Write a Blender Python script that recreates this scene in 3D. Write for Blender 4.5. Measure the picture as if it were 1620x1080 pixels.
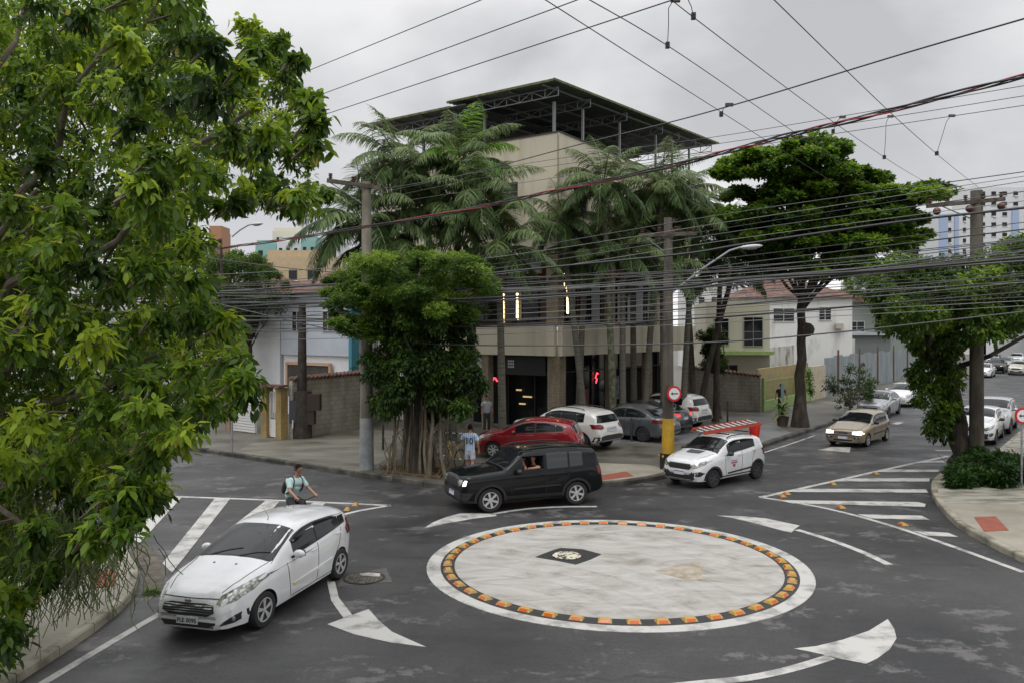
import bpy, bmesh, math, random
import numpy as np
from mathutils import Vector, Matrix
from mathutils.bvhtree import BVHTree
random.seed(7); RNG = np.random.default_rng(11)
for o in list(bpy.data.objects): bpy.data.objects.remove(o)
SC = bpy.context.scene
COL = SC.collection
# ------------------------------------------------------------------ camera, sky, sun, exposure
H = 4.8; F = 1304.0; HY = 520.0
cd = bpy.data.cameras.new('camera'); cam = bpy.data.objects.new('camera', cd); COL.objects.link(cam)
cam.location = (0, 0, H); cam.rotation_euler = (math.radians(90), 0, 0)
cd.sensor_width = 36; cd.lens = 36 * F / 1620; cd.shift_y = -(540 - HY) / 1620; cd.clip_end = 3000; cd.clip_start = 0.05
SC.camera = cam
W = bpy.data.worlds.new('World'); SC.world = W; W.use_nodes = True
nt = W.node_tree; nt.nodes.clear()
def nd(nt, t, **kw):
    n = nt.nodes.new(t)
    for k, v in kw.items():
        if hasattr(n, k): setattr(n, k, v)
        else: n.inputs[k].default_value = v
    return n
sky = nd(nt, 'ShaderNodeTexSky', sky_type='NISHITA', sun_disc=False, sun_elevation=math.radians(58), sun_rotation=math.radians(200), air_density=1.0, dust_density=4.0)
bw = nd(nt, 'ShaderNodeHueSaturation'); bw.inputs['Saturation'].default_value = 0.15
nt.links.new(sky.outputs[0], bw.inputs['Color'])
tc = nd(nt, 'ShaderNodeTexCoord')
mp = nd(nt, 'ShaderNodeMapping'); mp.inputs['Scale'].default_value = (1.0, 1.0, 1.8); mp.inputs['Location'].default_value = (.3, .2, .1)
nt.links.new(tc.outputs['Generated'], mp.inputs[0])
nz = nd(nt, 'ShaderNodeTexNoise'); nz.inputs['Scale'].default_value = 2.1; nz.inputs['Detail'].default_value = 6; nz.inputs['Roughness'].default_value = .48; nz.inputs['Distortion'].default_value = .15
nt.links.new(mp.outputs[0], nz.inputs['Vector'])
cr = nd(nt, 'ShaderNodeValToRGB')
cr.color_ramp.elements[0].position = .40; cr.color_ramp.elements[0].color = (5.2, 5.3, 5.55, 1)
cr.color_ramp.elements[1].position = .60; cr.color_ramp.elements[1].color = (8.8, 8.8, 8.9, 1)
nt.links.new(nz.outputs['Fac'], cr.inputs['Fac'])
# cloud deck: brighter overhead and in a pale band along the horizon (a real overcast sky does both)
sp = nd(nt, 'ShaderNodeSeparateXYZ'); nt.links.new(tc.outputs['Generated'], sp.inputs[0])
gr = nd(nt, 'ShaderNodeValToRGB')
e = gr.color_ramp.elements; e[0].position = 0.0; e[0].color = (1.35,)*3 + (1,); e[1].position = 1.0; e[1].color = (3.1,)*3 + (1,)
for p_, c_ in ((.08, 1.25), (.2, 1.03), (.36, 1.0), (.6, 1.9)):
    q = e.new(p_); q.color = (c_, c_, c_, 1)
nt.links.new(sp.outputs['Z'], gr.inputs['Fac'])
mu = nd(nt, 'ShaderNodeMix', data_type='RGBA', blend_type='MULTIPLY'); mu.inputs['Factor'].default_value = 1
nt.links.new(cr.outputs[0], mu.inputs[6]); nt.links.new(gr.outputs[0], mu.inputs[7])
mx = nd(nt, 'ShaderNodeMix', data_type='RGBA'); mx.inputs['Factor'].default_value = .9
nt.links.new(bw.outputs[0], mx.inputs[6]); nt.links.new(mu.outputs[2], mx.inputs[7])
bg = nd(nt, 'ShaderNodeBackground'); bg.inputs['Strength'].default_value = .107
ow = nd(nt, 'ShaderNodeOutputWorld')
nt.links.new(mx.outputs[2], bg.inputs['Color']); nt.links.new(bg.outputs[0], ow.inputs['Surface'])
sl = bpy.data.lights.new('sun', 'SUN'); sl.energy = .7; sl.angle = math.radians(25); sl.color = (1, .97, .93)
so = bpy.data.objects.new('sun', sl); COL.objects.link(so); so.rotation_euler = (math.radians(32), 0, math.radians(-20)); so.location = (0, 0, 40)
SC.view_settings.view_transform = 'Standard'; SC.view_settings.look = 'None'; SC.view_settings.exposure = 0; SC.view_settings.gamma = 1
SC.cycles.max_bounces = 6; SC.cycles.transparent_max_bounces = 6; SC.cycles.caustics_reflective = False; SC.cycles.caustics_refractive = False
# ------------------------------------------------------------------ helpers
def G(px, py, z=0.0):
    Y = F * (H - z) / (py - HY); return Vector(((px - 810) / F * Y, Y, z))
def P(px, py, Y): return Vector(((px - 810) / F * Y, Y, H - (py - HY) / F * Y))
D1 = Vector((.593, .805, 0)); D2 = Vector((-.805, .593, 0))
def link(o, parent=None):
    COL.objects.link(o)
    if parent is not None: o.parent = parent
    return o
def tag(o, label=None, cat=None, group=None, kind=None):
    if label: o['label'] = label
    if cat: o['category'] = cat
    if group: o['group'] = group
    if kind: o['kind'] = kind
    return o
def thing(name, label, cat, loc=(0, 0, 0), rz=0, group=None):
    o = bpy.data.objects.new(name, None); o.empty_display_size = .2; link(o); o.location = loc; o.rotation_euler = (0, 0, rz)
    return tag(o, label, cat, group)
class MB:
    def __init__(s): s.v = []; s.f = []; s.m = []
    def add(s, vs, fs, mi=0):
        n = len(s.v); s.v += [tuple(v) for v in vs]; s.f += [tuple(i + n for i in f) for f in fs]; s.m += [mi] * len(fs); return s
    def box(s, c, d, rz=0, mi=0, ux=None):
        c = Vector(c); hx, hy, hz = d[0] / 2, d[1] / 2, d[2] / 2; R = Matrix.Rotation(rz, 3, 'Z')
        vs = [c + R @ Vector((x * hx, y * hy, z * hz)) for z in (-1, 1) for y in (-1, 1) for x in (-1, 1)]
        return s.add(vs, [(0, 2, 3, 1), (4, 5, 7, 6), (0, 1, 5, 4), (1, 3, 7, 5), (3, 2, 6, 7), (2, 0, 4, 6)], mi)
    def beam(s, a, b, w, h, mi=0, zc=0):   # box from a to b (centres), width w, height h
        a = Vector(a); b = Vector(b); d = (b - a)
        t = d.normalized(); up = Vector((0, 0, 1)) if abs(t.z) < .95 else Vector((1, 0, 0)); sx = t.cross(up).normalized(); uy = sx.cross(t)
        vs = [p + sx * (i * w / 2) + uy * (j * h / 2) for p in (a, b) for j in (-1, 1) for i in (-1, 1)]
        return s.add(vs, [(0, 2, 3, 1), (4, 5, 7, 6), (0, 1, 5, 4), (1, 3, 7, 5), (3, 2, 6, 7), (2, 0, 4, 6)], mi)
    def prism(s, poly, z0, z1, mi=0, mside=None):
        n = len(poly); a = sum(poly[i][0] * poly[(i + 1) % n][1] - poly[(i + 1) % n][0] * poly[i][1] for i in range(n))
        if a < 0: poly = poly[::-1]
        vs = [(p[0], p[1], z0) for p in poly] + [(p[0], p[1], z1) for p in poly]
        s.add(vs, [tuple(range(n - 1, -1, -1)), tuple(range(n, 2 * n))], mi)
        k = len(s.v) - 2 * n
        for i in range(n):
            j = (i + 1) % n; s.f.append((k + i, k + j, k + n + j, k + n + i)); s.m.append(mi if mside is None else mside)
        return s
    def tube(s, pts, rad, n=8, mi=0, cap=True):
        pts = [Vector(p) for p in pts]; rad = rad if hasattr(rad, '__len__') else [rad] * len(pts)
        k = len(s.v); prev = None
        for i, p in enumerate(pts):
            t = (pts[min(i + 1, len(pts) - 1)] - pts[max(i - 1, 0)])
            t = t.normalized() if t.length > 1e-9 else Vector((0, 0, 1))
            if prev is None:
                up = Vector((0, 0, 1)) if abs(t.z) < .9 else Vector((1, 0, 0)); u = t.cross(up).normalized()
            else:
                u = (prev - t * prev.dot(t)); u = u.normalized() if u.length > 1e-6 else t.orthogonal().normalized()
            prev = u; w = t.cross(u)
            for j in range(n):
                a = 2 * math.pi * j / n; s.v.append(tuple(p + (u * math.cos(a) + w * math.sin(a)) * rad[i]))
        for i in range(len(pts) - 1):
            for j in range(n):
                a, b = k + i * n + j, k + i * n + (j + 1) % n; s.f.append((a, b, b + n, a + n)); s.m.append(mi)
        if cap:
            s.f.append(tuple(k + j for j in range(n))[::-1]); s.m.append(mi)
            e = k + (len(pts) - 1) * n; s.f.append(tuple(e + j for j in range(n))); s.m.append(mi)
        return s
    def lathe(s, prof, n=16, c=(0, 0, 0), axis='Z', mi=0):   # prof: (r, h)
        k = len(s.v); c = Vector(c)
        for r, h in prof:
            for j in range(n):
                a = 2 * math.pi * j / n; x, y = r * math.cos(a), r * math.sin(a)
                v = {'Z': (x, y, h), 'Y': (x, h, -y), 'X': (h, x, y)}[axis]; s.v.append(tuple(c + Vector(v)))
        for i in range(len(prof) - 1):
            for j in range(n):
                a, b = k + i * n + j, k + i * n + (j + 1) % n; s.f.append((a, b, b + n, a + n)); s.m.append(mi)
        s.f.append(tuple(k + j for j in range(n))[::-1]); s.m.append(mi)
        e = k + (len(prof) - 1) * n; s.f.append(tuple(e + j for j in range(n))); s.m.append(mi)
        return s
    def ball(s, c, r, mi=0, n=8, m=6):
        r = r if hasattr(r, '__len__') else (r, r, r)
        k = len(s.v)
        for i in range(m + 1):
            th = math.pi * i / m
            for j in range(n):
                a = 2 * math.pi * j / n; s.v.append((c[0] + r[0] * math.sin(th) * math.cos(a), c[1] + r[1] * math.sin(th) * math.sin(a), c[2] + r[2] * math.cos(th)))
        for i in range(m):
            for j in range(n):
                a, b = k + i * n + j, k + i * n + (j + 1) % n; s.f.append((a, a + n, b + n, b)); s.m.append(mi)
        return s
    def build(s, name, mats, parent=None, smooth=False, bevel=0):
        me = bpy.data.meshes.new(name); me.from_pydata(s.v, [], s.f)
        mats = mats if isinstance(mats, (list, tuple)) else [mats]
        for m in mats: me.materials.append(m)
        if len(mats) > 1: me.polygons.foreach_set('material_index', s.m)
        me.update()
        o = bpy.data.objects.new(name, me); link(o, parent)
        bm = bmesh.new(); bm.from_mesh(me); bmesh.ops.remove_doubles(bm, verts=bm.verts, dist=1e-6); bmesh.ops.recalc_face_normals(bm, faces=bm.faces)
        if bevel: 
            bmesh.ops.bevel(bm, geom=[e for e in bm.edges if len(e.link_faces) == 2 and e.calc_face_angle(0) > .5], offset=bevel, segments=1, affect='EDGES')
        bm.to_mesh(me); bm.free()
        if smooth: shade(me, 40)
        return o
def shade(me, ang=40):
    me.polygons.foreach_set('use_smooth', [True] * len(me.polygons))
    try: me.set_sharp_from_angle(angle=math.radians(ang))
    except Exception: pass
def raw(name, verts, faces, mat, parent=None, tint=None, smooth=False):
    """fast numpy mesh; faces (n,k) of one size"""
    me = bpy.data.meshes.new(name); v = np.asarray(verts, dtype=np.float32); f = np.asarray(faces, dtype=np.int32)
    me.vertices.add(len(v)); me.vertices.foreach_set('co', v.ravel())
    k = f.shape[1]; me.loops.add(f.size); me.loops.foreach_set('vertex_index', f.ravel())
    me.polygons.add(len(f)); me.polygons.foreach_set('loop_start', np.arange(0, f.size, k, dtype=np.int32)); me.polygons.foreach_set('loop_total', np.full(len(f), k, dtype=np.int32))
    me.update(calc_edges=True)
    if tint is not None:
        at = me.attributes.new('tint', 'FLOAT', 'POINT'); at.data.foreach_set('value', np.asarray(tint, dtype=np.float32))
    me.materials.append(mat)
    if smooth: me.polygons.foreach_set('use_smooth', [True] * len(f))
    o = bpy.data.objects.new(name, me); link(o, parent); return o
# ------------------------------------------------------------------ materials
MATS = {}
def mat(name, col, rough=.6, metal=0, col2=None, scale=6, detail=4, lo=.4, hi=.65, bump=0, bscale=40, coat=0, spec=None, stretch=None, emit=None, rough2=None, alpha=None, trans=None):
    if name in MATS: return MATS[name]
    m = bpy.data.materials.new(name); m.use_nodes = True; t = m.node_tree; b = t.nodes['Principled BSDF']
    c4 = lambda c: (c[0], c[1], c[2], 1)
    b.inputs['Base Color'].default_value = c4(col); b.inputs['Roughness'].default_value = rough; b.inputs['Metallic'].default_value = metal
    if coat: b.inputs['Coat Weight'].default_value = coat; b.inputs['Coat Roughness'].default_value = .06
    if spec is not None: b.inputs['Specular IOR Level'].default_value = spec
    if emit: b.inputs['Emission Color'].default_value = c4(emit[0]); b.inputs['Emission Strength'].default_value = emit[1]
    if trans: b.inputs['Transmission Weight'].default_value = trans
    if alpha is not None: b.inputs['Alpha'].default_value = alpha
    if col2 is not None or bump or rough2 is not None:
        tc = nd(t, 'ShaderNodeTexCoord'); mp = nd(t, 'ShaderNodeMapping'); t.links.new(tc.outputs['Object'], mp.inputs[0])
        if stretch: mp.inputs['Scale'].default_value = stretch
        n = nd(t, 'ShaderNodeTexNoise'); n.inputs['Scale'].default_value = scale; n.inputs['Detail'].default_value = detail; n.inputs['Roughness'].default_value = .6
        t.links.new(mp.outputs[0], n.inputs['Vector'])
        if col2 is not None:
            r = nd(t, 'ShaderNodeValToRGB'); r.color_ramp.elements[0].position = lo; r.color_ramp.elements[1].position = hi
            r.color_ramp.elements[0].color = c4(col); r.color_ramp.elements[1].color = c4(col2)
            t.links.new(n.outputs['Fac'], r.inputs['Fac']); t.links.new(r.outputs[0], b.inputs['Base Color'])
        if rough2 is not None:
            mr = nd(t, 'ShaderNodeMapRange'); mr.inputs[1].default_value = lo; mr.inputs[2].default_value = hi; mr.inputs[3].default_value = rough; mr.inputs[4].default_value = rough2
            t.links.new(n.outputs['Fac'], mr.inputs[0]); t.links.new(mr.outputs[0], b.inputs['Roughness'])
        if bump:
            n2 = nd(t, 'ShaderNodeTexNoise'); n2.inputs['Scale'].default_value = bscale; n2.inputs['Detail'].default_value = 3; t.links.new(mp.outputs[0], n2.inputs['Vector'])
            bp = nd(t, 'ShaderNodeBump'); bp.inputs['Strength'].default_value = bump; bp.inputs['Distance'].default_value = .02
            t.links.new(n2.outputs['Fac'], bp.inputs['Height']); t.links.new(bp.outputs[0], b.inputs['Normal'])
    MATS[name] = m; return m
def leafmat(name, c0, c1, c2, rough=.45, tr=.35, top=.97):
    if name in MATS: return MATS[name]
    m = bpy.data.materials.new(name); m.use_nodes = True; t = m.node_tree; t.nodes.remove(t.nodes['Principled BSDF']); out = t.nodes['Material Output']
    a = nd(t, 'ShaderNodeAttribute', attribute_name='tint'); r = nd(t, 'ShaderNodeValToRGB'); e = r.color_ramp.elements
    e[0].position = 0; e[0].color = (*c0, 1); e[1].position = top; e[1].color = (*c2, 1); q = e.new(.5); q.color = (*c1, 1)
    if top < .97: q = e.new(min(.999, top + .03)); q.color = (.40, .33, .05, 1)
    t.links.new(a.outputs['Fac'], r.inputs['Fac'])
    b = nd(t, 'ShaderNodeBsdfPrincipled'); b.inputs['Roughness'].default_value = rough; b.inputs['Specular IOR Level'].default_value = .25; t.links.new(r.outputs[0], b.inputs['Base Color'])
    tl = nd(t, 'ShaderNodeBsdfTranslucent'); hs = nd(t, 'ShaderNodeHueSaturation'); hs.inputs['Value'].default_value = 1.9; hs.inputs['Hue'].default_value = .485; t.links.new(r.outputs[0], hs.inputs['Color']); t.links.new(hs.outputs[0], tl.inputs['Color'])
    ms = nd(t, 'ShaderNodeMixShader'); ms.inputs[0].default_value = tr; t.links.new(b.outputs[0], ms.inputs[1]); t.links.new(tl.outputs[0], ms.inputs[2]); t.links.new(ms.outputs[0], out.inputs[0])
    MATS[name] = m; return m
M_concrete = mat('sidewalk concrete', (.20, .185, .14), .75, col2=(.34, .31, .25), scale=.7, detail=9, lo=.35, hi=.68, bump=.15)
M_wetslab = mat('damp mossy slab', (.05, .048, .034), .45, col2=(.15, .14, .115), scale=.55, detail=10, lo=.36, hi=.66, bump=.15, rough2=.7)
M_kerbdk = mat('wet dark kerb stone', (.025, .023, .018), .6, col2=(.13, .12, .095), scale=1.2, detail=8, lo=.42, hi=.66, bump=.25, bscale=18)
M_kerb = mat('kerb stone', (.10, .095, .07), .8, col2=(.34, .31, .24), scale=1.6, detail=8, lo=.35, hi=.6, bump=.25, bscale=18)
M_paint = mat('worn road paint', (.20, .195, .185), .55, col2=(.48, .47, .44), scale=2.2, detail=14, lo=.34, hi=.52, bump=.05)
M_tan = mat('stained tan render', (.56, .51, .40), .85, col2=(.40, .35, .26), scale=.5, detail=10, lo=.5, hi=.74, stretch=(2.2, 2.2, .3), bump=.04)
M_black = mat('black matt', (.012, .012, .012), .6)
M_darkglass = mat('dark window glass', (.010, .012, .013), .05, spec=.3)
M_white = mat('white painted wall', (.70, .71, .73), .8, col2=(.58, .58, .57), scale=.6, detail=8, lo=.45, hi=.75)
M_steel = mat('galvanised steel', (.22, .23, .24), .5, metal=.5)
# ------------------------------------------------------------------ asphalt
def asphalt():
    m = bpy.data.materials.new('asphalt'); m.use_nodes = True; t = m.node_tree; b = t.nodes['Principled BSDF']
    tc = nd(t, 'ShaderNodeTexCoord')
    def noise(sc, det, loc=(0, 0, 0), st=(1, 1, 1), rg=.6, dist=0):
        mp = nd(t, 'ShaderNodeMapping'); mp.inputs['Location'].default_value = loc; mp.inputs['Scale'].default_value = st; t.links.new(tc.outputs['Object'], mp.inputs[0])
        n = nd(t, 'ShaderNodeTexNoise'); n.inputs['Scale'].default_value = sc; n.inputs['Detail'].default_value = det; n.inputs['Roughness'].default_value = rg; n.inputs['Distortion'].default_value = dist
        t.links.new(mp.outputs[0], n.inputs['Vector']); return n.outputs['Fac']
    def ramp(src, lo, hi, a, c):
        r = nd(t, 'ShaderNodeValToRGB'); r.color_ramp.elements[0].position = lo; r.color_ramp.elements[1].position = hi
        r.color_ramp.elements[0].color = (*a, 1); r.color_ramp.elements[1].color = (*c, 1); t.links.new(src, r.inputs['Fac']); return r.outputs[0]
    def mixc(f, a, c, mode='MIX'):
        x = nd(t, 'ShaderNodeMix', data_type='RGBA', blend_type=mode)
        if isinstance(f, float): x.inputs['Factor'].default_value = f
        else: t.links.new(f, x.inputs['Factor'])
        t.links.new(a, x.inputs[6]); t.links.new(c, x.inputs[7]); return x.outputs[2]
    mid = ramp(noise(16, 5, (2, 7, 0)), .35, .65, (.78, .78, .78), (1.2, 1.2, 1.2))
    base = ramp(noise(.28, 8, (3, 1, 0)), .38, .64, (.023, .023, .024), (.054, .053, .053))
    grain = ramp(noise(42, 3), .3, .75, (.5, .5, .5), (1.6, 1.6, 1.6))
    c = mixc(1.0, base, grain, 'MULTIPLY'); c = mixc(1.0, c, mid, 'MULTIPLY')
    worn = noise(.62, 15, (8, 3, 0), (1, 1.25, 1), .78, .1); wf = ramp(worn, .555, .585, (0, 0, 0), (.75, .75, .75))
    light = ramp(noise(3, 8), .3, .7, (.095, .09, .087), (.16, .15, .143))
    c = mixc(wf, c, light)
    dk = ramp(noise(.5, 6, (-4, 9, 0), (1, 2.6, 1), .6, .6), .62, .72, (0, 0, 0), (.8, .8, .8))
    dark = ramp(noise(5, 4), .3, .7, (.017, .017, .018), (.03, .03, .03))
    c = mixc(dk, c, dark)
    vo = nd(t, 'ShaderNodeTexVoronoi', feature='DISTANCE_TO_EDGE'); vo.inputs['Scale'].default_value = .33
    nm = nd(t, 'ShaderNodeTexNoise'); nm.inputs['Scale'].default_value = 1.3; nm.inputs['Detail'].default_value = 5; t.links.new(tc.outputs['Object'], nm.inputs['Vector'])
    ad = nd(t, 'ShaderNodeMixRGB'); ad.inputs[0].default_value = .55; t.links.new(tc.outputs['Object'], ad.inputs[1]); t.links.new(nm.outputs['Color'], ad.inputs[2]); t.links.new(ad.outputs[0], vo.inputs['Vector'])
    cf = ramp(vo.outputs[0], 0.0, .010, (.85, .85, .85), (0, 0, 0))
    c = mixc(cf, c, dark)
    t.links.new(c, b.inputs['Base Color'])
    rr = nd(t, 'ShaderNodeMapRange'); rr.inputs[1].default_value = .38; rr.inputs[2].default_value = .62; rr.inputs[3].default_value = .38; rr.inputs[4].default_value = .68
    t.links.new(noise(.42, 7, (1, 5, 0), (1, 1.8, 1)), rr.inputs[0]); t.links.new(rr.outputs[0], b.inputs['Roughness'])
    bp = nd(t, 'ShaderNodeBump'); bp.inputs['Strength'].default_value = .35; bp.inputs['Distance'].default_value = .01; t.links.new(noise(90, 2), bp.inputs['Height']); t.links.new(bp.outputs[0], b.inputs['Normal'])
    return m
M_asph = asphalt()
M_far = mat('far ground', (.10, .10, .085), .9, col2=(.16, .15, .12), scale=.05, detail=8)
o = MB().add([(-1500, -300, -.06), (1500, -300, -.06), (1500, 2500, -.06), (-1500, 2500, -.06)], [(0, 1, 2, 3)]).build('ground', M_far); tag(o, kind='structure')
o = MB().add([(-120, -30, 0), (160, -30, 0), (160, 260, 0), (-120, 260, 0)], [(0, 1, 2, 3)]).build('road', M_asph); tag(o, kind='structure')
def inset(poly, d):      # offset an open/closed 2D polyline to its left by d
    out = []; n = len(poly)
    for i in range(n):
        a = Vector(poly[max(i - 1, 0)][:2]); b = Vector(poly[min(i + 1, n - 1)][:2]); t = (b - a).normalized(); out.append((poly[i][0] - t.y * d, poly[i][1] + t.x * d))
    return out
def smoothline(pts, k=2):
    pts = [Vector(p[:2]) for p in pts]
    for _ in range(k):
        q = [pts[0]]
        for a, b in zip(pts, pts[1:]): q += [a * .75 + b * .25, a * .25 + b * .75]
        q.append(pts[-1]); pts = q
    return [tuple(p) for p in pts]
def kerb(line, side, name='kerb', m=None):
    """individual kerb stones along a line, rising .15; side = +1 pavement is left of the line"""
    pts = [Vector(p) for p in line]; L = [0]
    for a, b in zip(pts, pts[1:]): L.append(L[-1] + (b - a).length)
    def at(s):
        for i in range(len(L) - 1):
            if s <= L[i + 1] or i == len(L) - 2:
                f = (s - L[i]) / max(1e-6, L[i + 1] - L[i]); return pts[i].lerp(pts[i + 1], f)
    mb = MB(); s = 0
    while s < L[-1] - .05:
        e = min(s + .95, L[-1]); a, b = at(s + .008), at(e - .008); t = (b - a)
        if t.length > .03:
            t.normalize(); nrm = Vector((-t.y, t.x)) * side; h = .15 + random.uniform(-.012, .012); w = .16
            q = [a, b, b + nrm * w, a + nrm * w]; q2 = [a + nrm * .02, b + nrm * .02, b + nrm * w, a + nrm * w]
            mb.add([(p.x, p.y, -.02) for p in q] + [(p.x, p.y, h - .03) for p in q[:2]] + [(p.x, p.y, h) for p in q2[:2]] + [(p.x, p.y, h) for p in q2[2:]],
                   [(0, 1, 5, 4), (4, 5, 7, 6), (6, 7, 8, 9), (1, 2, 8, 7, 5), (0, 4, 6, 9, 3), (2, 3, 9, 8), (3, 2, 1, 0)])
        s = e
    o = mb.build(name, m or M_kerb); tag(o, kind='structure'); return o
# block with the corner building
kA = [G(690, 770), G(560, 755), G(360, 722), G(240, 700)]
kA = [(-2.6, 25.15)] + [(-2.6 + D2.x * t, 25.15 + D2.y * t) for t in (4, 12, 60)]
kB = smoothline([(-2.6, 25.15), (-1.5, 24.55), (.2, 24.55), (2.4, 24.9), (3.6, 25.4), (4.6, 26.1), (5.6, 27.2)], 2)
kC = [(5.6, 27.2)] + [(5.6 + D1.x * t, 27.2 + D1.y * t) for t in (7, 20, 150)]
lineA = kA[::-1] + kB[1:-1] + kC          # left far -> corner -> right far, pavement on its left
lineA = [tuple(p) for p in lineA]
kerb(lineA, 1, m=M_kerbdk)
polyA = inset(lineA, .155) + [(60, 190), (-60, 120)]
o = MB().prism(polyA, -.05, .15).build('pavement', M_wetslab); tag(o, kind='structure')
# pale crossing landings and forecourt slabs laid on the damp pavement
def slab(name, pts, z, m, label=None):
    mb = MB(); mb.prism([tuple(p)[:2] for p in pts], z - .02, z); o = mb.build(name, m); tag(o, kind='structure'); return o
slab('pavement_landing', [(1.1, 24.75), (2.5, 25.08), (3.5, 25.55), (4.4, 26.25), (5.3, 27.25), (4.6, 28.3), (1.9, 28.9), (1.4, 27.4)], .156, M_concrete)
slab('pavement_driveway', [G(880, 700, .15), G(1000, 668, .15), G(1150, 676, .15), G(1222, 668, .15), G(1252, 684, .15), G(1196, 701, .15)], .154, mat('grey damp driveway', (.13, .135, .14), .35, col2=(.21, .21, .21), scale=.8, detail=8, rough2=.6))
slab('pavement_forecourt', [G(372, 714, .15), G(575, 746, .15), G(620, 720, .15), G(660, 690, .15), G(598, 676, .15), G(574, 677, .15), G(490, 692, .15), G(400, 700, .15)], .154, mat('patchy forecourt', (.085, .08, .055), .55, col2=(.21, .195, .16), scale=.5, detail=10, lo=.36, hi=.62, stretch=(1, 2, 1)))
M_tact = mat('red tactile pad', (.28, .075, .04), .8, col2=(.20, .06, .04), scale=4)
def pad(pts, z=.164): 
    o = MB().prism([tuple(p)[:2] for p in pts], z - .02, z).build('tactile_paving', M_tact); tag(o, kind='structure')
pad([G(943, 752, .16), G(991, 745, .16), G(1002, 752, .16), G(952, 759, .16)])
# right corner block
kR0 = [(11.0, -5), (10.75, 8), (10.5, 15), (10.48, 16.9), (10.55, 18.4), (10.75, 20), (11.3, 21.7), (12.0, 23.6), (13.0, 25.6), (14.6, 27.6), (17.5, 30.2), (23.9, 38.6)]
kR0 = kR0[:3] + smoothline(kR0[3:10], 1) + kR0[10:] + [(23.9 + D1.x * 130, 38.6 + D1.y * 130)]
kR0 = kR0[::-1]
kerb(kR0, 1)
M_mosaic = mat('old mosaic pavement', (.13, .125, .09), .75, col2=(.33, .31, .26), scale=1.2, detail=10, lo=.38, hi=.6, stretch=(1, 2.4, 1))
o = MB().prism(inset(kR0, .155) + [(60, -5), (130, 100)], -.05, .15).build('pavement', M_mosaic); tag(o, kind='structure')
slab('pavement_landing', [(10.67, 14), (10.66, 18.3), (10.9, 20), (11.5, 21.9), (13.4, 21.9), (16, 19.5), (17, 14)], .156, M_concrete)
pad([G(1541, 817, .16), G(1575, 816, .16), G(1596, 838, .16), G(1557, 840, .16)])
# near left block, under the big tree
kL0 = [(-6.9, -5), (-6.75, 8), (-6.7, 11.3), (-6.62, 12.3), (-6.6, 13.6), (-6.75, 14.9), (-7.25, 16.1), (-8.5, 18.0)] 
kL0 = kL0[:3] + smoothline(kL0[3:], 1)
kL0 += [(-8.5 + D2.x * 4, 18.1 + D2.y * 4), (-8.5 + D2.x * 60, 18.1 + D2.y * 60)]
kerb(kL0, 1)
o = MB().prism(inset(kL0, .155) + [(-70, 50), (-70, -5)], -.05, .15).build('pavement', M_concrete); tag(o, kind='structure')
pad([G(140, 903, .16), G(183, 899, .16), G(183, 925, .16), G(143, 930, .16)])
slab('gutter_dirt', [G(205, 858), G(240, 862), G(262, 905), G(255, 930), G(232, 955), G(226, 938), G(226, 905), G(208, 872)], .006, mat('gutter silt', (.06, .05, .035), .8, col2=(.15, .13, .10), scale=3, detail=9))
# ------------------------------------------------------------------ road markings
def mark(pts, z=.008, name='road_marking', m=None):
    mb = MB(); mb.prism([tuple(p)[:2] for p in pts], z - .006, z); o = mb.build(name, m or M_paint); tag(o, kind='structure'); return o
def px(pts, s=1, ox=0, oy=0): return [G(ox + x / s, oy + y / s) for x, y in pts]
def strip(pts, w, z=.008):      # painted line of even width through ground points
    p2 = smoothline([tuple(p)[:2] for p in pts], 2); L = inset(p2, w / 2); R_ = inset(p2, -w / 2); mb = MB()
    for i in range(len(p2) - 1): mb.prism([L[i], L[i + 1], R_[i + 1], R_[i]], z - .006, z)
    o = mb.build('road_marking', M_paint); tag(o, kind='structure')
Z5 = dict(s=4.5, ox=1300, oy=660); ZA = dict(s=3.375, ox=960, oy=790); ZB = dict(s=4.5, ox=640, oy=790)
# curved arrows circulating round the island
mark([G(*p) for p in [(518, 987), (583, 963), (600, 982), (620, 999), (674, 1023), (618, 1016), (560, 1003)]])
mark([G(*p) for p in [(517, 918), (530, 920), (536, 945), (557, 972), (543, 977), (524, 950)]])
mark(px([(590, 85), (720, 88), (850, 100), (1030, 138), (1005, 155), (985, 177), (900, 155), (780, 122), (650, 93)], **ZA))
strip(px([(1015, 160), (1190, 212), (1375, 282), (1505, 346)], **ZA), .17)
mark(px([(1000, 795), (1120, 782), (1260, 748), (1400, 700), (1500, 638), (1535, 690), (1547, 740), (1510, 800), (1440, 850), (1385, 876), (1225, 845), (1160, 828), (1080, 810)], **ZA))
strip(px([(1195, 840), (1045, 888), (900, 925), (730, 958), (520, 978), (300, 1000), (150, 1020)], **ZA), .17)
mark(px([(145, 200), (200, 162), (300, 122), (400, 97), (470, 98), (640, 100), (655, 115), (500, 133), (300, 168), (200, 190)], **ZB))
strip(px([(615, 103), (800, 72), (950, 57), (1160, 49), (1370, 48)], **ZB), .13)
# right hatch
strip([G(1203, 786), G(1300, 765), G(1400, 742), G(1500, 721)], .16)
strip([G(1203, 786), G(1300, 801), G(1400, 827), G(1500, 861), G(1620, 905)], .14)
for q in ([(150, 435), (770, 432), (765, 455), (70, 455)], [(470, 370), (835, 372), (830, 388), (400, 388)], [(740, 308), (900, 308), (900, 322), (690, 322)], [(-130, 508), (740, 512), (760, 535), (-230, 530)],
          [(-330, 588), (690, 603), (740, 617), (735, 636), (-210, 611)], [(255, 690), (710, 700), (770, 730), (345, 718)], [(650, 808), (900, 822), (970, 850), (750, 842)]):
    mark(px(q, **Z5), z=.013)
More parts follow.
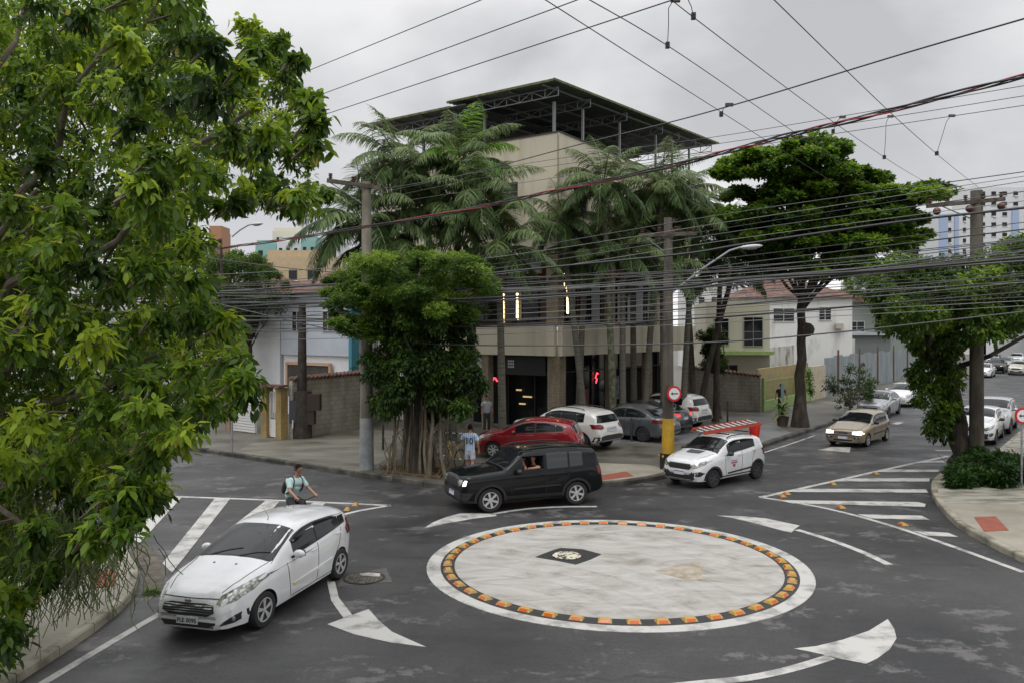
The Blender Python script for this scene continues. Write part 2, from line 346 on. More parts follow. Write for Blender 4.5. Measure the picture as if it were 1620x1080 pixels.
# left hatch and edge lines
strip([G(150, 781), G(400, 789), G(617, 799)], .15)
strip([G(617, 799), G(540, 812), G(470, 845), G(380, 900), G(262, 965), G(160, 1025), G(60, 1085)], .14)
for q in ([(222, 858), (200, 853), (258, 785), (288, 786)], [(272, 906), (257, 891), (340, 788), (364, 789)], [(385, 856), (345, 850), (420, 792), (442, 793)], [(465, 838), (440, 832), (495, 795), (515, 796)]):
    mark([G(*p) for p in q], z=.013)
mark([G(*p) for p in [(1294, 711), (1318, 706.5), (1346, 707), (1344, 715)]]); mark([G(*p) for p in [(1410, 670), (1420, 667), (1430, 668), (1420, 671)]])
strip([G(1185, 723), G(1250, 702), G(1290, 688)], .1)
strip([G(1480, 712), G(1560, 712)], .12)
# asphalt patches
M_patch = mat('fresh asphalt patch', (.022, .022, .024), .45, col2=(.035, .035, .037), scale=12)
M_patch2 = mat('old asphalt patch', (.075, .065, .055), .7, col2=(.10, .09, .08), scale=8, detail=8)
# ------------------------------------------------------------------ roundabout
RC = Vector((2.12, 16.88)); 
def disc(r0, r1, z, name, m, n=96, kind='structure', parent=None):
    mb = MB()
    if r0 == 0: mb.prism([(RC.x + r1 * math.cos(2 * math.pi * i / n), RC.y + r1 * math.sin(2 * math.pi * i / n)) for i in range(n)], 0.002, z)
    else:
        for i in range(n):
            a, b = 2 * math.pi * i / n, 2 * math.pi * (i + 1) / n
            vs = [(RC.x + r * math.cos(t), RC.y + r * math.sin(t), zz) for t in (a, b) for r in (r0, r1) for zz in (0.001, z)]
            mb.add(vs, [(0, 2, 3, 1), (4, 5, 7, 6), (2, 6, 7, 3), (0, 1, 5, 4), (1, 3, 7, 5)])
    o = mb.build(name, m, parent); 
    if kind: tag(o, kind=kind)
    return o
def island_mat():
    m = bpy.data.materials.new('island paint'); m.use_nodes = True; t = m.node_tree; b = t.nodes['Principled BSDF']; tc = nd(t, 'ShaderNodeTexCoord')
    mp = nd(t, 'ShaderNodeMapping'); mp.inputs['Rotation'].default_value = (0, 0, .5); mp.inputs['Scale'].default_value = (1, 2.2, 1); t.links.new(tc.outputs['Object'], mp.inputs[0])
    n1 = nd(t, 'ShaderNodeTexNoise'); n1.inputs['Scale'].default_value = .9; n1.inputs['Detail'].default_value = 12; n1.inputs['Roughness'].default_value = .72; n1.inputs['Distortion'].default_value = .8; t.links.new(mp.outputs[0], n1.inputs['Vector'])
    r1 = nd(t, 'ShaderNodeValToRGB'); e = r1.color_ramp.elements; e[0].position = .32; e[0].color = (.20, .18, .15, 1); e[1].position = .60; e[1].color = (.43, .415, .39, 1); q = e.new(.46); q.color = (.34, .32, .29, 1)
    t.links.new(n1.outputs['Fac'], r1.inputs['Fac'])
    wv = nd(t, 'ShaderNodeTexWave', wave_type='RINGS', rings_direction='Z'); wv.inputs['Scale'].default_value = .55; wv.inputs['Distortion'].default_value = 2.5; wv.inputs['Detail'].default_value = 2
    mp2 = nd(t, 'ShaderNodeMapping'); mp2.inputs['Location'].default_value = (1.5, -12.5, 0); t.links.new(tc.outputs['Object'], mp2.inputs[0]); t.links.new(mp2.outputs[0], wv.inputs['Vector'])
    r2 = nd(t, 'ShaderNodeValToRGB'); r2.color_ramp.elements[0].position = .88; r2.color_ramp.elements[0].color = (1, 1, 1, 1); r2.color_ramp.elements[1].position = .98; r2.color_ramp.elements[1].color = (.74, .74, .77, 1)
    t.links.new(wv.outputs['Fac'], r2.inputs['Fac']); x = nd(t, 'ShaderNodeMix', data_type='RGBA', blend_type='MULTIPLY'); x.inputs['Factor'].default_value = .35
    t.links.new(r1.outputs[0], x.inputs[6]); t.links.new(r2.outputs[0], x.inputs[7]); t.links.new(x.outputs[2], b.inputs['Base Color']); b.inputs['Roughness'].default_value = .6
    return m
M_isl = island_mat()
disc(3.57, 3.85, .010, 'roundabout_edge_line', M_paint)
disc(3.29, 3.57, .016, 'roundabout_kerb_band', M_patch)
disc(0, 3.29, .022, 'roundabout_island', M_isl)
for name, m, q, z in (('asphalt_patch', M_patch, [(930, 415), (1040, 372), (1110, 350), (1270, 360), (1400, 395), (1330, 430), (1220, 468), (1080, 440)], .03),):
    o = MB().prism([tuple(p)[:2] for p in px(q, **ZB)], .012, z).build(name, m); tag(o, kind='structure')
for q in ([(878, 682), (905, 632), (1112, 593), (1142, 660)],):
    mark(px(q, s=3, ox=240, oy=700), z=.005, name='asphalt_patch', m=M_patch2)
slab('asphalt_patch', px([(255, 385), (330, 365), (400, 350), (520, 350), (500, 400), (540, 440), (430, 432), (300, 400)], **ZA), .027, mat('tan spill', (.24, .19, .12), .8, col2=(.38, .34, .28), scale=5, detail=10, lo=.35, hi=.6))
M_orange = mat('orange plastic stud', (.45, .25, .04), .5, col2=(.38, .30, .12), scale=9, lo=.4, hi=.62)
M_refl = mat('orange reflector', (.55, .10, .01), .15)
def stud_proto(label, group):
    root = thing('road_stud', label, 'road stud', group=group)
    mb = MB(); b = [(-.13, -.075, .0), (.13, -.075, 0), (.13, .075, 0), (-.13, .075, 0)]; tq = [(-.10, -.035, .055), (.10, -.035, .055), (.10, .035, .055), (-.10, .035, .055)]
    mb.add(b + tq, [(3, 2, 1, 0), (4, 5, 6, 7), (0, 1, 5, 4), (1, 2, 6, 5), (2, 3, 7, 6), (3, 0, 4, 7)]).build('stud_body', M_orange, root, bevel=.006)
    for s_ in (-1, 1):
        MB().add([(-.085, s_ * .0705, .009), (.085, s_ * .0705, .009), (.08, s_ * .0435, .048), (-.08, s_ * .0435, .048), (-.085, s_ * .066, .009), (.085, s_ * .066, .009), (.08, s_ * .039, .048), (-.08, s_ * .039, .048)],
                 [(0, 1, 2, 3), (7, 6, 5, 4), (0, 4, 5, 1), (1, 5, 6, 2), (2, 6, 7, 3), (3, 7, 4, 0)]).build('reflector', M_refl, root)
    return root
def copy_tree(o, parent=None):
    c = o.copy(); COL.objects.link(c); c.parent = parent
    for ch in list(o.children): copy_tree(ch, c)
    return c
sp0 = stud_proto('one of the orange plastic studs ringing the pale roundabout island', 'orange studs ringing the roundabout island')
NS = 46
for i in range(NS):
    a = 2 * math.pi * i / NS + .03; s_ = sp0 if i == 0 else copy_tree(sp0)
    s_.location = (RC.x + 3.43 * math.cos(a), RC.y + 3.43 * math.sin(a), .016); s_.rotation_euler = (0, 0, a + math.pi / 2 + random.uniform(-.06, .06)); s_.scale = (.92, 1.25, 1.0); s_.rotation_euler.x = random.uniform(-.04, .04)
hs = [((385, 402), 'orange stud in right road hatching, farthest along its upper line'), ((80, 475), 'orange stud on upper line of right hatching, second from the far end'), ((140, 642), 'orange stud beside lower line of right hatching, between two white bars'), ((580, 765), 'orange stud nearest the camera in the right road hatching')]
for (x, y), lb in hs:
    c = copy_tree(sp0); c['label'] = lb; c['group'] = 'orange studs in the road hatching'; c.location = G(1300 + x / 4.5, 660 + y / 4.5); c.location.z = .004; c.scale = (1.0, 1.15, 1.0)
for (x, y), lb in (((1238, 785), 'orange stud nearest the pointed tip of right road hatching'), ((1245, 781), 'orange stud just behind the one at the tip of right hatching'), ((549, 806), 'orange stud behind the white hatchback, lower of the left pair'), ((562, 798.5), 'orange stud behind the white hatchback, upper of the left pair')):
    c = copy_tree(sp0); c['label'] = lb; c['group'] = 'orange studs in the road hatching'; c.location = G(x, y); c.location.z = .004; c.scale = (1.0, 1.15, 1.0)
# manhole covers
M_iron = mat('cast iron', (.03, .028, .027), .6, metal=.4, col2=(.07, .06, .05), scale=10)
def manhole(c, r, z, label, painted):
    root = thing('manhole_cover', label, 'manhole cover', (c.x, c.y, z))
    MB().lathe([(r * 1.12, 0), (r * 1.12, .012), (r * 1.04, .012), (r * 1.04, .004)], 40).build('frame', M_iron, root)
    m = mat('paint-spattered iron' if painted else 'rusty iron', (.05, .045, .04), .7, col2=(.62, .58, .46) if painted else (.10, .085, .065), scale=9 if painted else 6, detail=3, lo=.42, hi=.52)
    mb = MB().lathe([(r, 0), (r, .014), (r * .99, .016), (0.01, .016)], 40)
    for i in range(-4, 5):
        for j in range(-4, 5):
            if math.hypot(i, j) < 4.4: mb.box((i * r * .2, j * r * .2, .019), (r * .11, r * .11, .008), .4)
    mb.build('lid', m, root)
manhole(G(896.7, 880.5), .30, .028, 'round manhole cover splashed with cream paint inside the roundabout', True)
manhole(G(576, 914), .36, .006, 'round iron manhole cover in the road behind the white hatchback', False)
mark(px([(985, 628), (1030, 622), (1085, 626), (1082, 640), (1000, 637)], s=3, ox=240, oy=700), z=.032)
# ------------------------------------------------------------------ vehicles
M_tyre = mat('tyre rubber', (.015, .015, .015), .75)
M_rim = mat('alloy rim', (.50, .50, .50), .35, metal=.25)
M_rimdark = mat('dark alloy rim', (.10, .10, .11), .35, metal=.6)
M_hub = mat('dark hub', (.03, .03, .03), .5)
M_plast = mat('black bumper plastic', (.018, .018, .02), .55)
M_lamp = mat('clear headlamp', (.42, .42, .38), .05, metal=.5, col2=(.16, .16, .14), scale=14, detail=1, lo=.45, hi=.55, coat=1)
M_lampon = mat('lit headlamp', (.9, .8, .6), .2, emit=((1, .78, .42), 5))
M_drl = mat('lit running lamp', (.9, .9, .9), .2, emit=((.95, .97, 1), 4))
M_red = mat('red tail lamp', (.13, .006, .008), .12)
M_redon = mat('lit brake lamp', (.5, .01, .01), .15, emit=((1, .06, .04), .9))
M_chrome = mat('chrome', (.6, .6, .62), .12, metal=1)
M_plate = mat('licence plate', (.60, .61, .62), .4)
M_plateblue = mat('plate blue band', (.02, .06, .30), .4)
M_txt = mat('plate lettering', (.02, .02, .025), .5)
M_interior = mat('dark car interior', (.02, .02, .021), .8)
M_seam = mat('panel gap', (.015, .015, .015), .7)
def paint(name, c, met=0.0, rough=.25): return mat(name, c, rough, metal=met, coat=.8)
P_white = mat('white car paint', (.74, .75, .76), .22, coat=.8, col2=(.64, .635, .62), scale=1.3, detail=9, lo=.45, hi=.75); P_black = mat('black car paint', (.006, .007, .008), .12, coat=.05, spec=.3)
P_red = paint('red car paint', (.22, .006, .012)); P_grey = paint('dark grey car paint', (.13, .14, .15), .5, .3)
P_beige = paint('beige metallic car paint', (.36, .29, .19), .4, .32); P_silver = paint('silver car paint', (.42, .43, .45), .5, .3)
P_pearl = paint('pearl white car paint', (.60, .59, .56)); P_dark = paint('navy dark car paint', (.02, .022, .028)); P_cream = paint('champagne car paint', (.50, .47, .40), .2)
def smooth1(x, y, sig):
    if sig <= 0: return y
    n = len(x); out = np.empty(n)
    for i in range(n):
        w = np.exp(-.5 * ((x - x[i]) / sig) ** 2); s_ = min(i, n - 1 - i)
        out[i] = (w * y).sum() / w.sum()
    e = np.exp(-np.minimum(x - x[0], x[-1] - x) / sig); return out * (1 - e) + y * e
class Car: pass
def text_mesh(s, size, m, parent, mtx, ext=.002, name='lettering', bold=0):
    cu = bpy.data.curves.new('t', 'FONT'); cu.body = s; cu.size = size; cu.extrude = ext; cu.align_x = 'CENTER'; cu.align_y = 'CENTER'; cu.offset = bold; cu.resolution_u = 2
    o = bpy.data.objects.new('t', cu); COL.objects.link(o); dg = bpy.context.evaluated_depsgraph_get(); me = bpy.data.meshes.new_from_object(o.evaluated_get(dg))
    bpy.data.objects.remove(o); me.materials.clear(); me.materials.append(m); q = bpy.data.objects.new(name, me); link(q, parent); q.matrix_local = mtx; return q
def make_wheel(R, w, parent, c, side, style, rimm, nsp):
    """tyre with rim sub-part; side +1/-1 is the outward y direction"""
    cy = c[1]; mb = MB(); h = w / 2
    prof = [(R * .66, -h * .8), (R * .70, -h), (R * .93, -h), (R, -h * .7), (R, h * .7), (R * .93, h), (R * .70, h), (R * .66, h * .8)]
    ty = mb.lathe(prof, 28, (0, 0, 0), 'Y').build('wheel', M_tyre, parent, smooth=True); ty.location = c
    mb = MB(); o = side * h
    mb.lathe([(R * .665, o * .75), (R * .665, o * .96), (R * .61, o * .96), (R * .60, o * .5)], 28, (0, 0, 0), 'Y', 0)
    mb.lathe([(R * .60, o * .42), (R * .01, o * .42)], 20, (0, 0, 0), 'Y', 1)
    mb.lathe([(R * .13, o * .45), (R * .13, o * .9), (R * .02, o * .95)], 12, (0, 0, 0), 'Y', 0)
    for k in range(nsp):
        for dd in ((-.13, .13) if style == 'twin' else (0,)):
            a = 2 * math.pi * k / nsp + .3; a2 = a + dd
            p0 = Vector((R * .08 * math.cos(a), o * .86, R * .08 * math.sin(a))); p1 = Vector((R * .625 * math.cos(a2), o * .9, R * .625 * math.sin(a2)))
            t = (p1 - p0).normalized(); n_ = Vector((0, 1, 0)); s_ = t.cross(n_) * R; wd0, wd1 = (.055, .045) if style == 'twin' else (.075, .10)
            vs = [p0 - s_ * wd0, p0 + s_ * wd0, p1 + s_ * wd1, p1 - s_ * wd1]; vs += [v - Vector((0, o * .28, 0)) for v in vs]
            mb.add(vs, [(0, 1, 2, 3), (7, 6, 5, 4), (0, 4, 5, 1), (1, 5, 6, 2), (2, 6, 7, 3), (3, 7, 4, 0)], 0)
    mb.build('rim', [rimm, M_hub], ty, smooth=True)
def build_car(name, cat, label, sp, paintm, detail=2, group=None):
    L, Wd, wb, fo, R = sp['L'], sp['W'], sp['wb'], sp['fo'], sp['R']
    xc = fo + wb / 2
    n = {3: 110, 2: 90, 1: 46}[detail]
    xs = np.unique(np.concatenate([np.linspace(0, L, n), np.linspace(0, .25, 12 if detail > 1 else 5), np.linspace(L - .35, L, 16 if detail > 1 else 6)]))
    def prof(key, sig):
        a = np.array(sp[key], dtype=float); return smooth1(xs, np.interp(xs, a[:, 0], a[:, 1]), sig)
    top = prof('top', sp.get('sig', .045)); belt = prof('belt', .06); zb = prof('bot', .04); hw = prof('plan', .05) * Wd / 2
    k = sp.get('tumble', .28); crown = sp.get('crown', .035); bulge = sp.get('bulge', .03)
    NSEC = 0; V = []; rows = []
    for i, x in enumerate(xs):
        w, zt, b0 = hw[i], top[i], zb[i]; gh0 = max(0.0, zt - belt[i])
        zs = min(belt[i], zt - .055); h = zt - zs
        f = min(1, max(0, (h - .06) / .25))     # 0 on bonnet, 1 on cabin
        ws = w - .035; wr = ws - k * max(0, h - .05) * 1.0 - .02
        rr = .05 + .07 * f
        zmid = b0 + (zs - b0) * .5
        pts = [(0, b0), (w - .16, b0), (w - .05, b0 + .035), (w - .008 - bulge * .4, b0 + .14), (w - bulge * .35, zmid - .08), (w, zmid + (zs - zmid) * .42), (w - .004, zs - .14), (w - .012, zs - .07), (ws, zs),
               (ws - (ws - wr) * .33 - .004, zs + h * .33 * (1 - .15)), (ws - (ws - wr) * .66, zs + h * .66 * .97), (wr - rr * .15, zt - rr * .55 - (1 - f) * .0), (wr - rr * .7, zt - rr * .18), (wr - rr * 1.6, zt + 0.0), (wr * .55, zt + crown * .75), (0, zt + crown)]
        if f < .999:   # bonnet sections: smooth dome from shoulder to centre
            hz = [(ws, zs), (ws - .04, zs + (zt - zs) * .45), (ws - .10, zs + (zt - zs) * .75), (ws - .18, zt - .006), (ws - .28, zt + crown * .25), (ws * .55, zt + crown * .5), (ws * .4, zt + crown * .75), (0, zt + crown)]
            for j in range(8):
                a = pts[8 + j]; c = hz[j]; pts[8 + j] = (a[0] * f + c[0] * (1 - f), a[1] * f + c[1] * (1 - f))
        rows.append(pts)
    NS_ = len(rows[0]); X = [xc - x for x in xs]
    # nose and tail caps are domed a little
    v = []; 
    for i, pts in enumerate(rows):
        ring = [(X[i], p[0], p[1]) for p in pts] + [(X[i], -p[0], p[1]) for p in pts[-2:0:-1]]
        v += ring
    m = 2 * NS_ - 2; fcs = []
    for i in range(len(rows) - 1):
        for j in range(m):
            a, b = i * m + j, i * m + (j + 1) % m; fcs.append((a, b, b + m, a + m))
    fcs.append(tuple(range(m))[::-1]); e = (len(rows) - 1) * m; fcs.append(tuple(e + j for j in range(m)))
    me = bpy.data.meshes.new('body'); me.from_pydata(v, [], fcs); me.materials.append(paintm); me.materials.append(M_interior)
    bm = bmesh.new(); bm.from_mesh(me); bmesh.ops.recalc_face_normals(bm, faces=bm.faces); bm.to_mesh(me); bm.free()
    body = bpy.data.objects.new('body', me)
    root = thing(name, label, cat, group=group); link(body, root)
    hull = BVHTree.FromPolygons([Vector(q) for q in v], fcs)
    fx, rx = wb / 2, -wb / 2; tw = Wd / 2 - .11 - .0
    # cutters: wheel wells, optional open window
    cut = MB()
    for ax in (fx, rx):
        for sd in (1, -1):
            cut.lathe([(R + .045, sd * (Wd / 2 - .34)), (R + .045, sd * (Wd / 2 + .2))], 28, (ax, 0, R - .005), 'Y')
    if sp.get('open'):
        x0, x1 = sp['open']; zt_ = np.interp(xc - (x0 + x1) / 2, xs, top); 
        zl = float(np.interp(xc - x1, xs, belt)) + .02; zu = float(np.interp(xc - (x0 + x1) / 2, xs, top)) - .16
        q = [(x0, zl), (x1, zl), (x1 - sp.get('rake', .20), zu), (x0, zu)]; vs = [(a, y, b) for y in (Wd / 2 - .62, Wd / 2 + .1) for a, b in q]
        cut.add(vs, [(0, 1, 2, 3), (7, 6, 5, 4), (0, 4, 5, 1), (1, 5, 6, 2), (2, 6, 7, 3), (3, 7, 4, 0)])
    co = cut.build('cut', M_interior)
    md = body.modifiers.new('b', 'BOOLEAN'); md.operation = 'DIFFERENCE'; md.object = co; md.solver = 'EXACT'; md.material_mode = 'TRANSFER' if hasattr(md, 'material_mode') else md.material_mode
    dg = bpy.context.evaluated_depsgraph_get(); me2 = bpy.data.meshes.new_from_object(body.evaluated_get(dg)); body.modifiers.clear(); body.data = me2; bpy.data.objects.remove(co)
    shade(me2, 38)
    prj = {'side': (Vector((0, -1, 0)), lambda a, b, s_: Vector((a, 3 * s_, b))), 'front': (Vector((-1, 0, 0)), lambda a, b, s_: Vector((5, a, b))), 'rear': (Vector((1, 0, 0)), lambda a, b, s_: Vector((-5, a, b))), 'top': (Vector((0, 0, -1)), lambda a, b, s_: Vector((a, b, 4)))}
    def patch(nm, poly, plane, m, off=.005, s_=1, parent=None, res=.09, smooth_=True):
        d, fn = prj[plane]; d = Vector(d) * (s_ if plane == 'side' else 1)
        bm = bmesh.new(); vs = [bm.verts.new((p[0], p[1], 0)) for p in poly]
        bm.faces.new(vs); lo = [min(p[i] for p in poly) for i in (0, 1)]; hi = [max(p[i] for p in poly) for i in (0, 1)]
        for ax in (0, 1):
            t_ = lo[ax] + res
            while t_ < hi[ax] - .01:
                co_ = [0, 0, 0]; co_[ax] = t_; no = [0, 0, 0]; no[ax] = 1
                bmesh.ops.bisect_plane(bm, geom=bm.verts[:] + bm.edges[:] + bm.faces[:], plane_co=co_, plane_no=no); t_ += res
        dead = []
        tops = {}
        for vv in bm.verts:
            h, nn, _, _ = hull.ray_cast(fn(vv.co.x, vv.co.y, s_), d)
            if h is None: dead.append(vv); continue
            if nn.dot(d) > 0: nn = -nn
            vv.co = h + nn * off
        bmesh.ops.delete(bm, geom=dead, context='VERTS')
        bmesh.ops.recalc_face_normals(bm, faces=bm.faces)
        if bm.faces:
            # face outward, then give a rim back to the body
            s1 = sum((f.normal.dot(d) * f.calc_area() for f in bm.faces))
            if s1 > 0: bmesh.ops.reverse_faces(bm, faces=bm.faces)
            be = [e_ for e_ in bm.edges if e_.is_boundary]; nv = {}
            for e_ in be:
                for q in e_.verts:
                    if q not in nv: nv[q] = bm.verts.new(q.co + d * (off + .004))
            for e_ in be:
                a, b = e_.verts
                try: bm.faces.new((a, b, nv[b], nv[a]))
                except ValueError: pass
            bmesh.ops.recalc_face_normals(bm, faces=bm.faces)
        me = bpy.data.meshes.new(nm); bm.to_mesh(me); bm.free(); me.materials.append(m)
        if smooth_: shade(me, 50)
        o = bpy.data.objects.new(nm, me); link(o, parent or root); return o
    def seam(pts, s_=1, plane='side', w=.011, m=M_seam, nm='door_seam', parent=None, off=.0045):
        L_ = inset(pts, w / 2); R_ = inset(pts, -w / 2); return patch(nm, L_ + R_[::-1], plane, m, off, s_, parent, res=.07)
    fT = lambda x: float(np.interp(xc - x, xs, top)); fB = lambda x: float(np.interp(xc - x, xs, belt)); fW = lambda x: float(np.interp(xc - x, xs, hw))
    def roofw(x): h = fT(x) - fB(x); return fW(x) - .035 - k * max(0, h - .05) - .02
    # side glass
    wins = sp['win']; gl = sp.get('glass', M_darkglass)
    for s_ in (1, -1):
        a, c = wins[0][0], wins[-1][1]
        q = np.linspace(a, c, 26); lo = [(x, fB(x) + .012) for x in q]; up = [(x, max(fB(x) + .014, min(fT(x) - .105 * min(1, (fT(x) - fB(x)) / .3), sp.get('winup', 9)))) for x in q]
        if not (sp.get('open') and s_ == 1):
            patch('window_surround', [(x, z - .012) for x, z in lo] + [(x, z + .014) for x, z in up][::-1], 'side', M_plast, .004, s_)
        for wi, (x0, x1) in enumerate(wins):
            if sp.get('open') and s_ == 1 and wi == 0: continue
            q = np.linspace(x0, x1, 10); lo = [(x, fB(x) + .016) for x in q]; up = [(x, max(fB(x) + .02, min(fT(x) - .118 * min(1, (fT(x) - fB(x)) / .3), sp.get('winup', 9)))) for x in q]
            if wi == len(wins) - 1 and sp.get('kink'): up[-1] = (up[-1][0] + sp['kink'], up[-1][1]); up[-2] = (min(up[-2][0], up[-2][0]), up[-2][1])
            patch('side_window', lo + up[::-1], 'side', gl, .008, s_)
    # windscreen
    xa, xb = sp['ws']; q = np.linspace(xa, xb, 12); e_ = [(x, min(roofw(x), fW(x) - .06) - sp.get('apillar', .05)) for x in q]
    wsm = patch('windscreen', e_ + [(x, -y) for x, y in e_[::-1]], 'top', sp.get('wsglass', gl), .006, res=.12)
    if detail > 1:
        patch('windscreen_surround', [(x, y + .02) for x, y in [(xa + .03, e_[0][1] + .01)] + e_] + [(x, -y - .02) for x, y in e_[::-1] + [(xa + .03, e_[0][1] + .01)]], 'top', M_plast, .003, res=.12)
        for y0 in (-.45, .12): seam([(xa + .01, y0 + .0), (xa - .10, y0 + .28), (xa - .16, y0 + .52)], plane='top', w=.022, nm='wiper', m=M_plast, off=.018)
    # rear glass, as a polygon seen from behind
    z0, z1 = sp['rw']; w0 = sp.get('rww', (Wd / 2 - .16, Wd / 2 - .30))
    patch('rear_window', [(-w0[0], z0), (w0[0], z0), (w0[1], z1), (-w0[1], z1)], 'rear', gl, .008)
    # lamps
    for s_ in (1, -1):
        patch('headlight', [(y * s_, z) for y, z in sp['head']], 'front', sp.get('headm', M_lamp), .008, res=.05)
        patch('tail_light', [(y * s_, z) for y, z in sp['tail']], 'rear', sp.get('tailm', M_red), .012, res=.05)
        if sp.get('tailside'): patch('tail_light_side', sp['tailside'], 'side', sp.get('tailm', M_red), .01, s_, res=.05)
        if sp.get('fog') and detail > 1:
            fr = patch('fog_light_recess', [(y * s_, z) for y, z in sp['fog']], 'front', M_plast, .006, res=.06)
            c = sp['fogc']; h, nn, _, _ = hull.ray_cast(Vector((5, c[0] * s_, c[1])), Vector((-1, 0, 0)))
            if h: MB().lathe([(.045, .0), (.045, .02), (.03, .024)], 12, h - Vector((.002, 0, 0)), 'X').build('fog_light', M_lamp, fr, smooth=True)
        if sp.get('drl'):
            patch('running_light', [(y * s_, z) for y, z in sp['drl']], 'front', M_drl, .014, res=.05)
        # mirror
        mx_, mz = sp['mirror']; 
        mc = sp.get('mirrorm', paintm); h, nn, _, _ = hull.ray_cast(Vector((mx_, 3 * s_, mz - .03)), Vector((0, -s_, 0)))
        if h:
            mb = MB(); mb.ball((mx_, h.y + s_ * .13, mz + .05), (.075, .115, .075), n=12, m=8); mo = mb.build('mirror', mc, root, smooth=True)
            MB().beam((mx_, h.y - s_ * .02, mz - .02), (mx_ - .0, h.y + s_ * .10, mz + .02), .07, .04).build('mirror_arm', M_plast, mo)
            MB().box((mx_ - .062, h.y + s_ * .13, mz + .05), (.02, .17, .10)).build('mirror_glass', M_darkglass, mo)
        if detail > 1:
            for xh in sp['handles']:
                h, nn, _, _ = hull.ray_cast(Vector((xh, 3 * s_, fB(xh) - .10)), Vector((0, -s_, 0)))
                if h: MB().beam((xh - .085, h.y + s_ * .028, h.z), (xh + .085, h.y + s_ * .022, h.z - .003), .022, .028).build('door_handle', sp.get('handlem', paintm), root, bevel=.006)
            for sm in sp['seams']: seam(sm, s_)
            if sp.get('mould'): seam(sp['mould'], s_, w=.05, m=sp.get('mouldm', paintm), nm='door_moulding', off=.014)
        if sp.get('clad'):      # black sill and arch flares
            zc = sp['clad']
            xq = np.linspace(rx + R + .06, fx - R - .06, 8); zbq = [float(np.interp(xc - x, xs, zb)) for x in xq]
            patch('sill_cladding', [(x, z + .02) for x, z in zip(xq, zbq)] + [(x, zc) for x in xq[::-1]], 'side', M_plast, .014, s_)
            for ax in (fx, rx):
                a0, a1 = -.25, math.pi + .25; n1 = 16; po = [(ax + (R + .115) * math.cos(a0 + (a1 - a0) * i / n1), R + (R + .11) * math.sin(a0 + (a1 - a0) * i / n1)) for i in range(n1 + 1)]
                pi_ = [(ax + (R + .047) * math.cos(a0 + (a1 - a0) * i / n1), R + (R + .045) * math.sin(a0 + (a1 - a0) * i / n1)) for i in range(n1 + 1)]
                for i0 in range(0, n1): pass
                patch('wheel_arch_flare', po + pi_[::-1], 'side', M_plast, .02, s_, res=.08)
    for nm_, poly, m_ in sp.get('front', []): patch(nm_, poly, 'front', m_, .007, res=.06)
    for nm_, poly, m_ in sp.get('rear', []): patch(nm_, poly, 'rear', m_, .007, res=.06)
    for nm_, pts, w_, m_, s2 in sp.get('frontline', []): seam(pts, 1, 'front', w_, m_, nm_, off=s2)
    if detail > 1 and sp.get('bonnet'): seam(sp['bonnet'], 1, 'top', .010, nm='bonnet_seam'); seam([(x, -y) for x, y in sp['bonnet']], 1, 'top', .010, nm='bonnet_seam')
    for nm_, poly, m_ in sp.get('topp', []): patch(nm_, poly, 'top', m_, .006, res=.1)
    # plates
    def plate(z, rear=False, txt=None, blue=True, y=0):
        org = Vector((-5 if rear else 5, y, z)); d = Vector((1 if rear else -1, 0, 0)); h, nn, _, _ = hull.ray_cast(org, d)
        if h is None: return
        sx = -1 if rear else 1; c = h + Vector((sx * .022, 0, 0)); p = MB().box(c, (.018, .40, .13)).build('licence_plate', M_plate, root, bevel=.004)
        if txt: text_mesh(txt, .098, M_txt, p, Matrix.Translation(c + Vector((sx * .010, 0, -.008))) @ (Matrix.Rotation(math.radians(90), 4, 'Z') @ Matrix.Rotation(math.radians(90), 4, 'X')), name='lettering', bold=.002)
        elif blue: MB().box(c + Vector((sx * .0095, 0, .05)), (.003, .39, .024)).build('plate_band', M_plateblue, p); 
        return p
    if 'fplate' in sp: plate(sp['fplate'], False, sp.get('ftext'), sp.get('blue', True))
    if 'rplate' in sp: plate(sp['rplate'], True, None, sp.get('blue', True))
    # wheels
    for ax in (fx, rx):
        for sd in (1, -1):
            make_wheel(R, .20, root, (ax, sd * (Wd / 2 - .115), R), sd, sp.get('rim', 'twin'), sp.get('rimm', M_rim), sp.get('nsp', 5))
    MB().box((0, 0, .26), (wb - R, Wd - .5, .12)).build('underbody', M_interior, root)
    if sp.get('rails'):
        for s_ in (1, -1):
            pts = []
            for x in np.linspace(*sp['rails'], 7): pts.append((x, s_ * (roofw(x) - .10), fT(x) + .05))
            a, b = pts[0], pts[-1]; pts = [(a[0] + .06, a[1], a[2] - .05)] + pts + [(b[0] - .06, b[1], b[2] - .05)]
            MB().tube(pts, .018, 6).build('roof_rail', sp.get('railm', M_plast), root, smooth=True)
    if sp.get('antenna'):
        x = sp['antenna']; MB().tube([(x, 0, fT(x) + .02), (x - .04, 0, fT(x) + .09), (x - .22 if not sp.get('antf') else x + .12, 0, fT(x) + .30)], [.012, .004, .002], 6).build('antenna', M_plast, root)
    root['_'] = 1; del root['_']
    c = Car(); c.root = root; c.patch = patch; c.seam = seam; c.hull = hull; c.fT = fT; c.fB = fB; c.fW = fW; c.roofw = roofw; c.sp = sp; c.prj = prj
    return c
def place(c, front, rear, side=1, scale=None):
    """front/rear: ground points of the near-side wheel contacts"""
    f, r = Vector(front[:2]), Vector(rear[:2]); h = (f - r); d = h.length; h.normalize(); left = Vector((-h.y, h.x)); s_ = scale or d / c.sp['wb']
    mid = (f + r) / 2 - left * side * (c.sp['W'] / 2 - .04) * .93
    c.root.location = (mid.x, mid.y, getattr(c, 'z', 0)); c.root.rotation_euler = (0, 0, math.atan2(h.y, h.x)); c.root.scale = (s_, .93, .93)
HD = lambda *p: list(p)
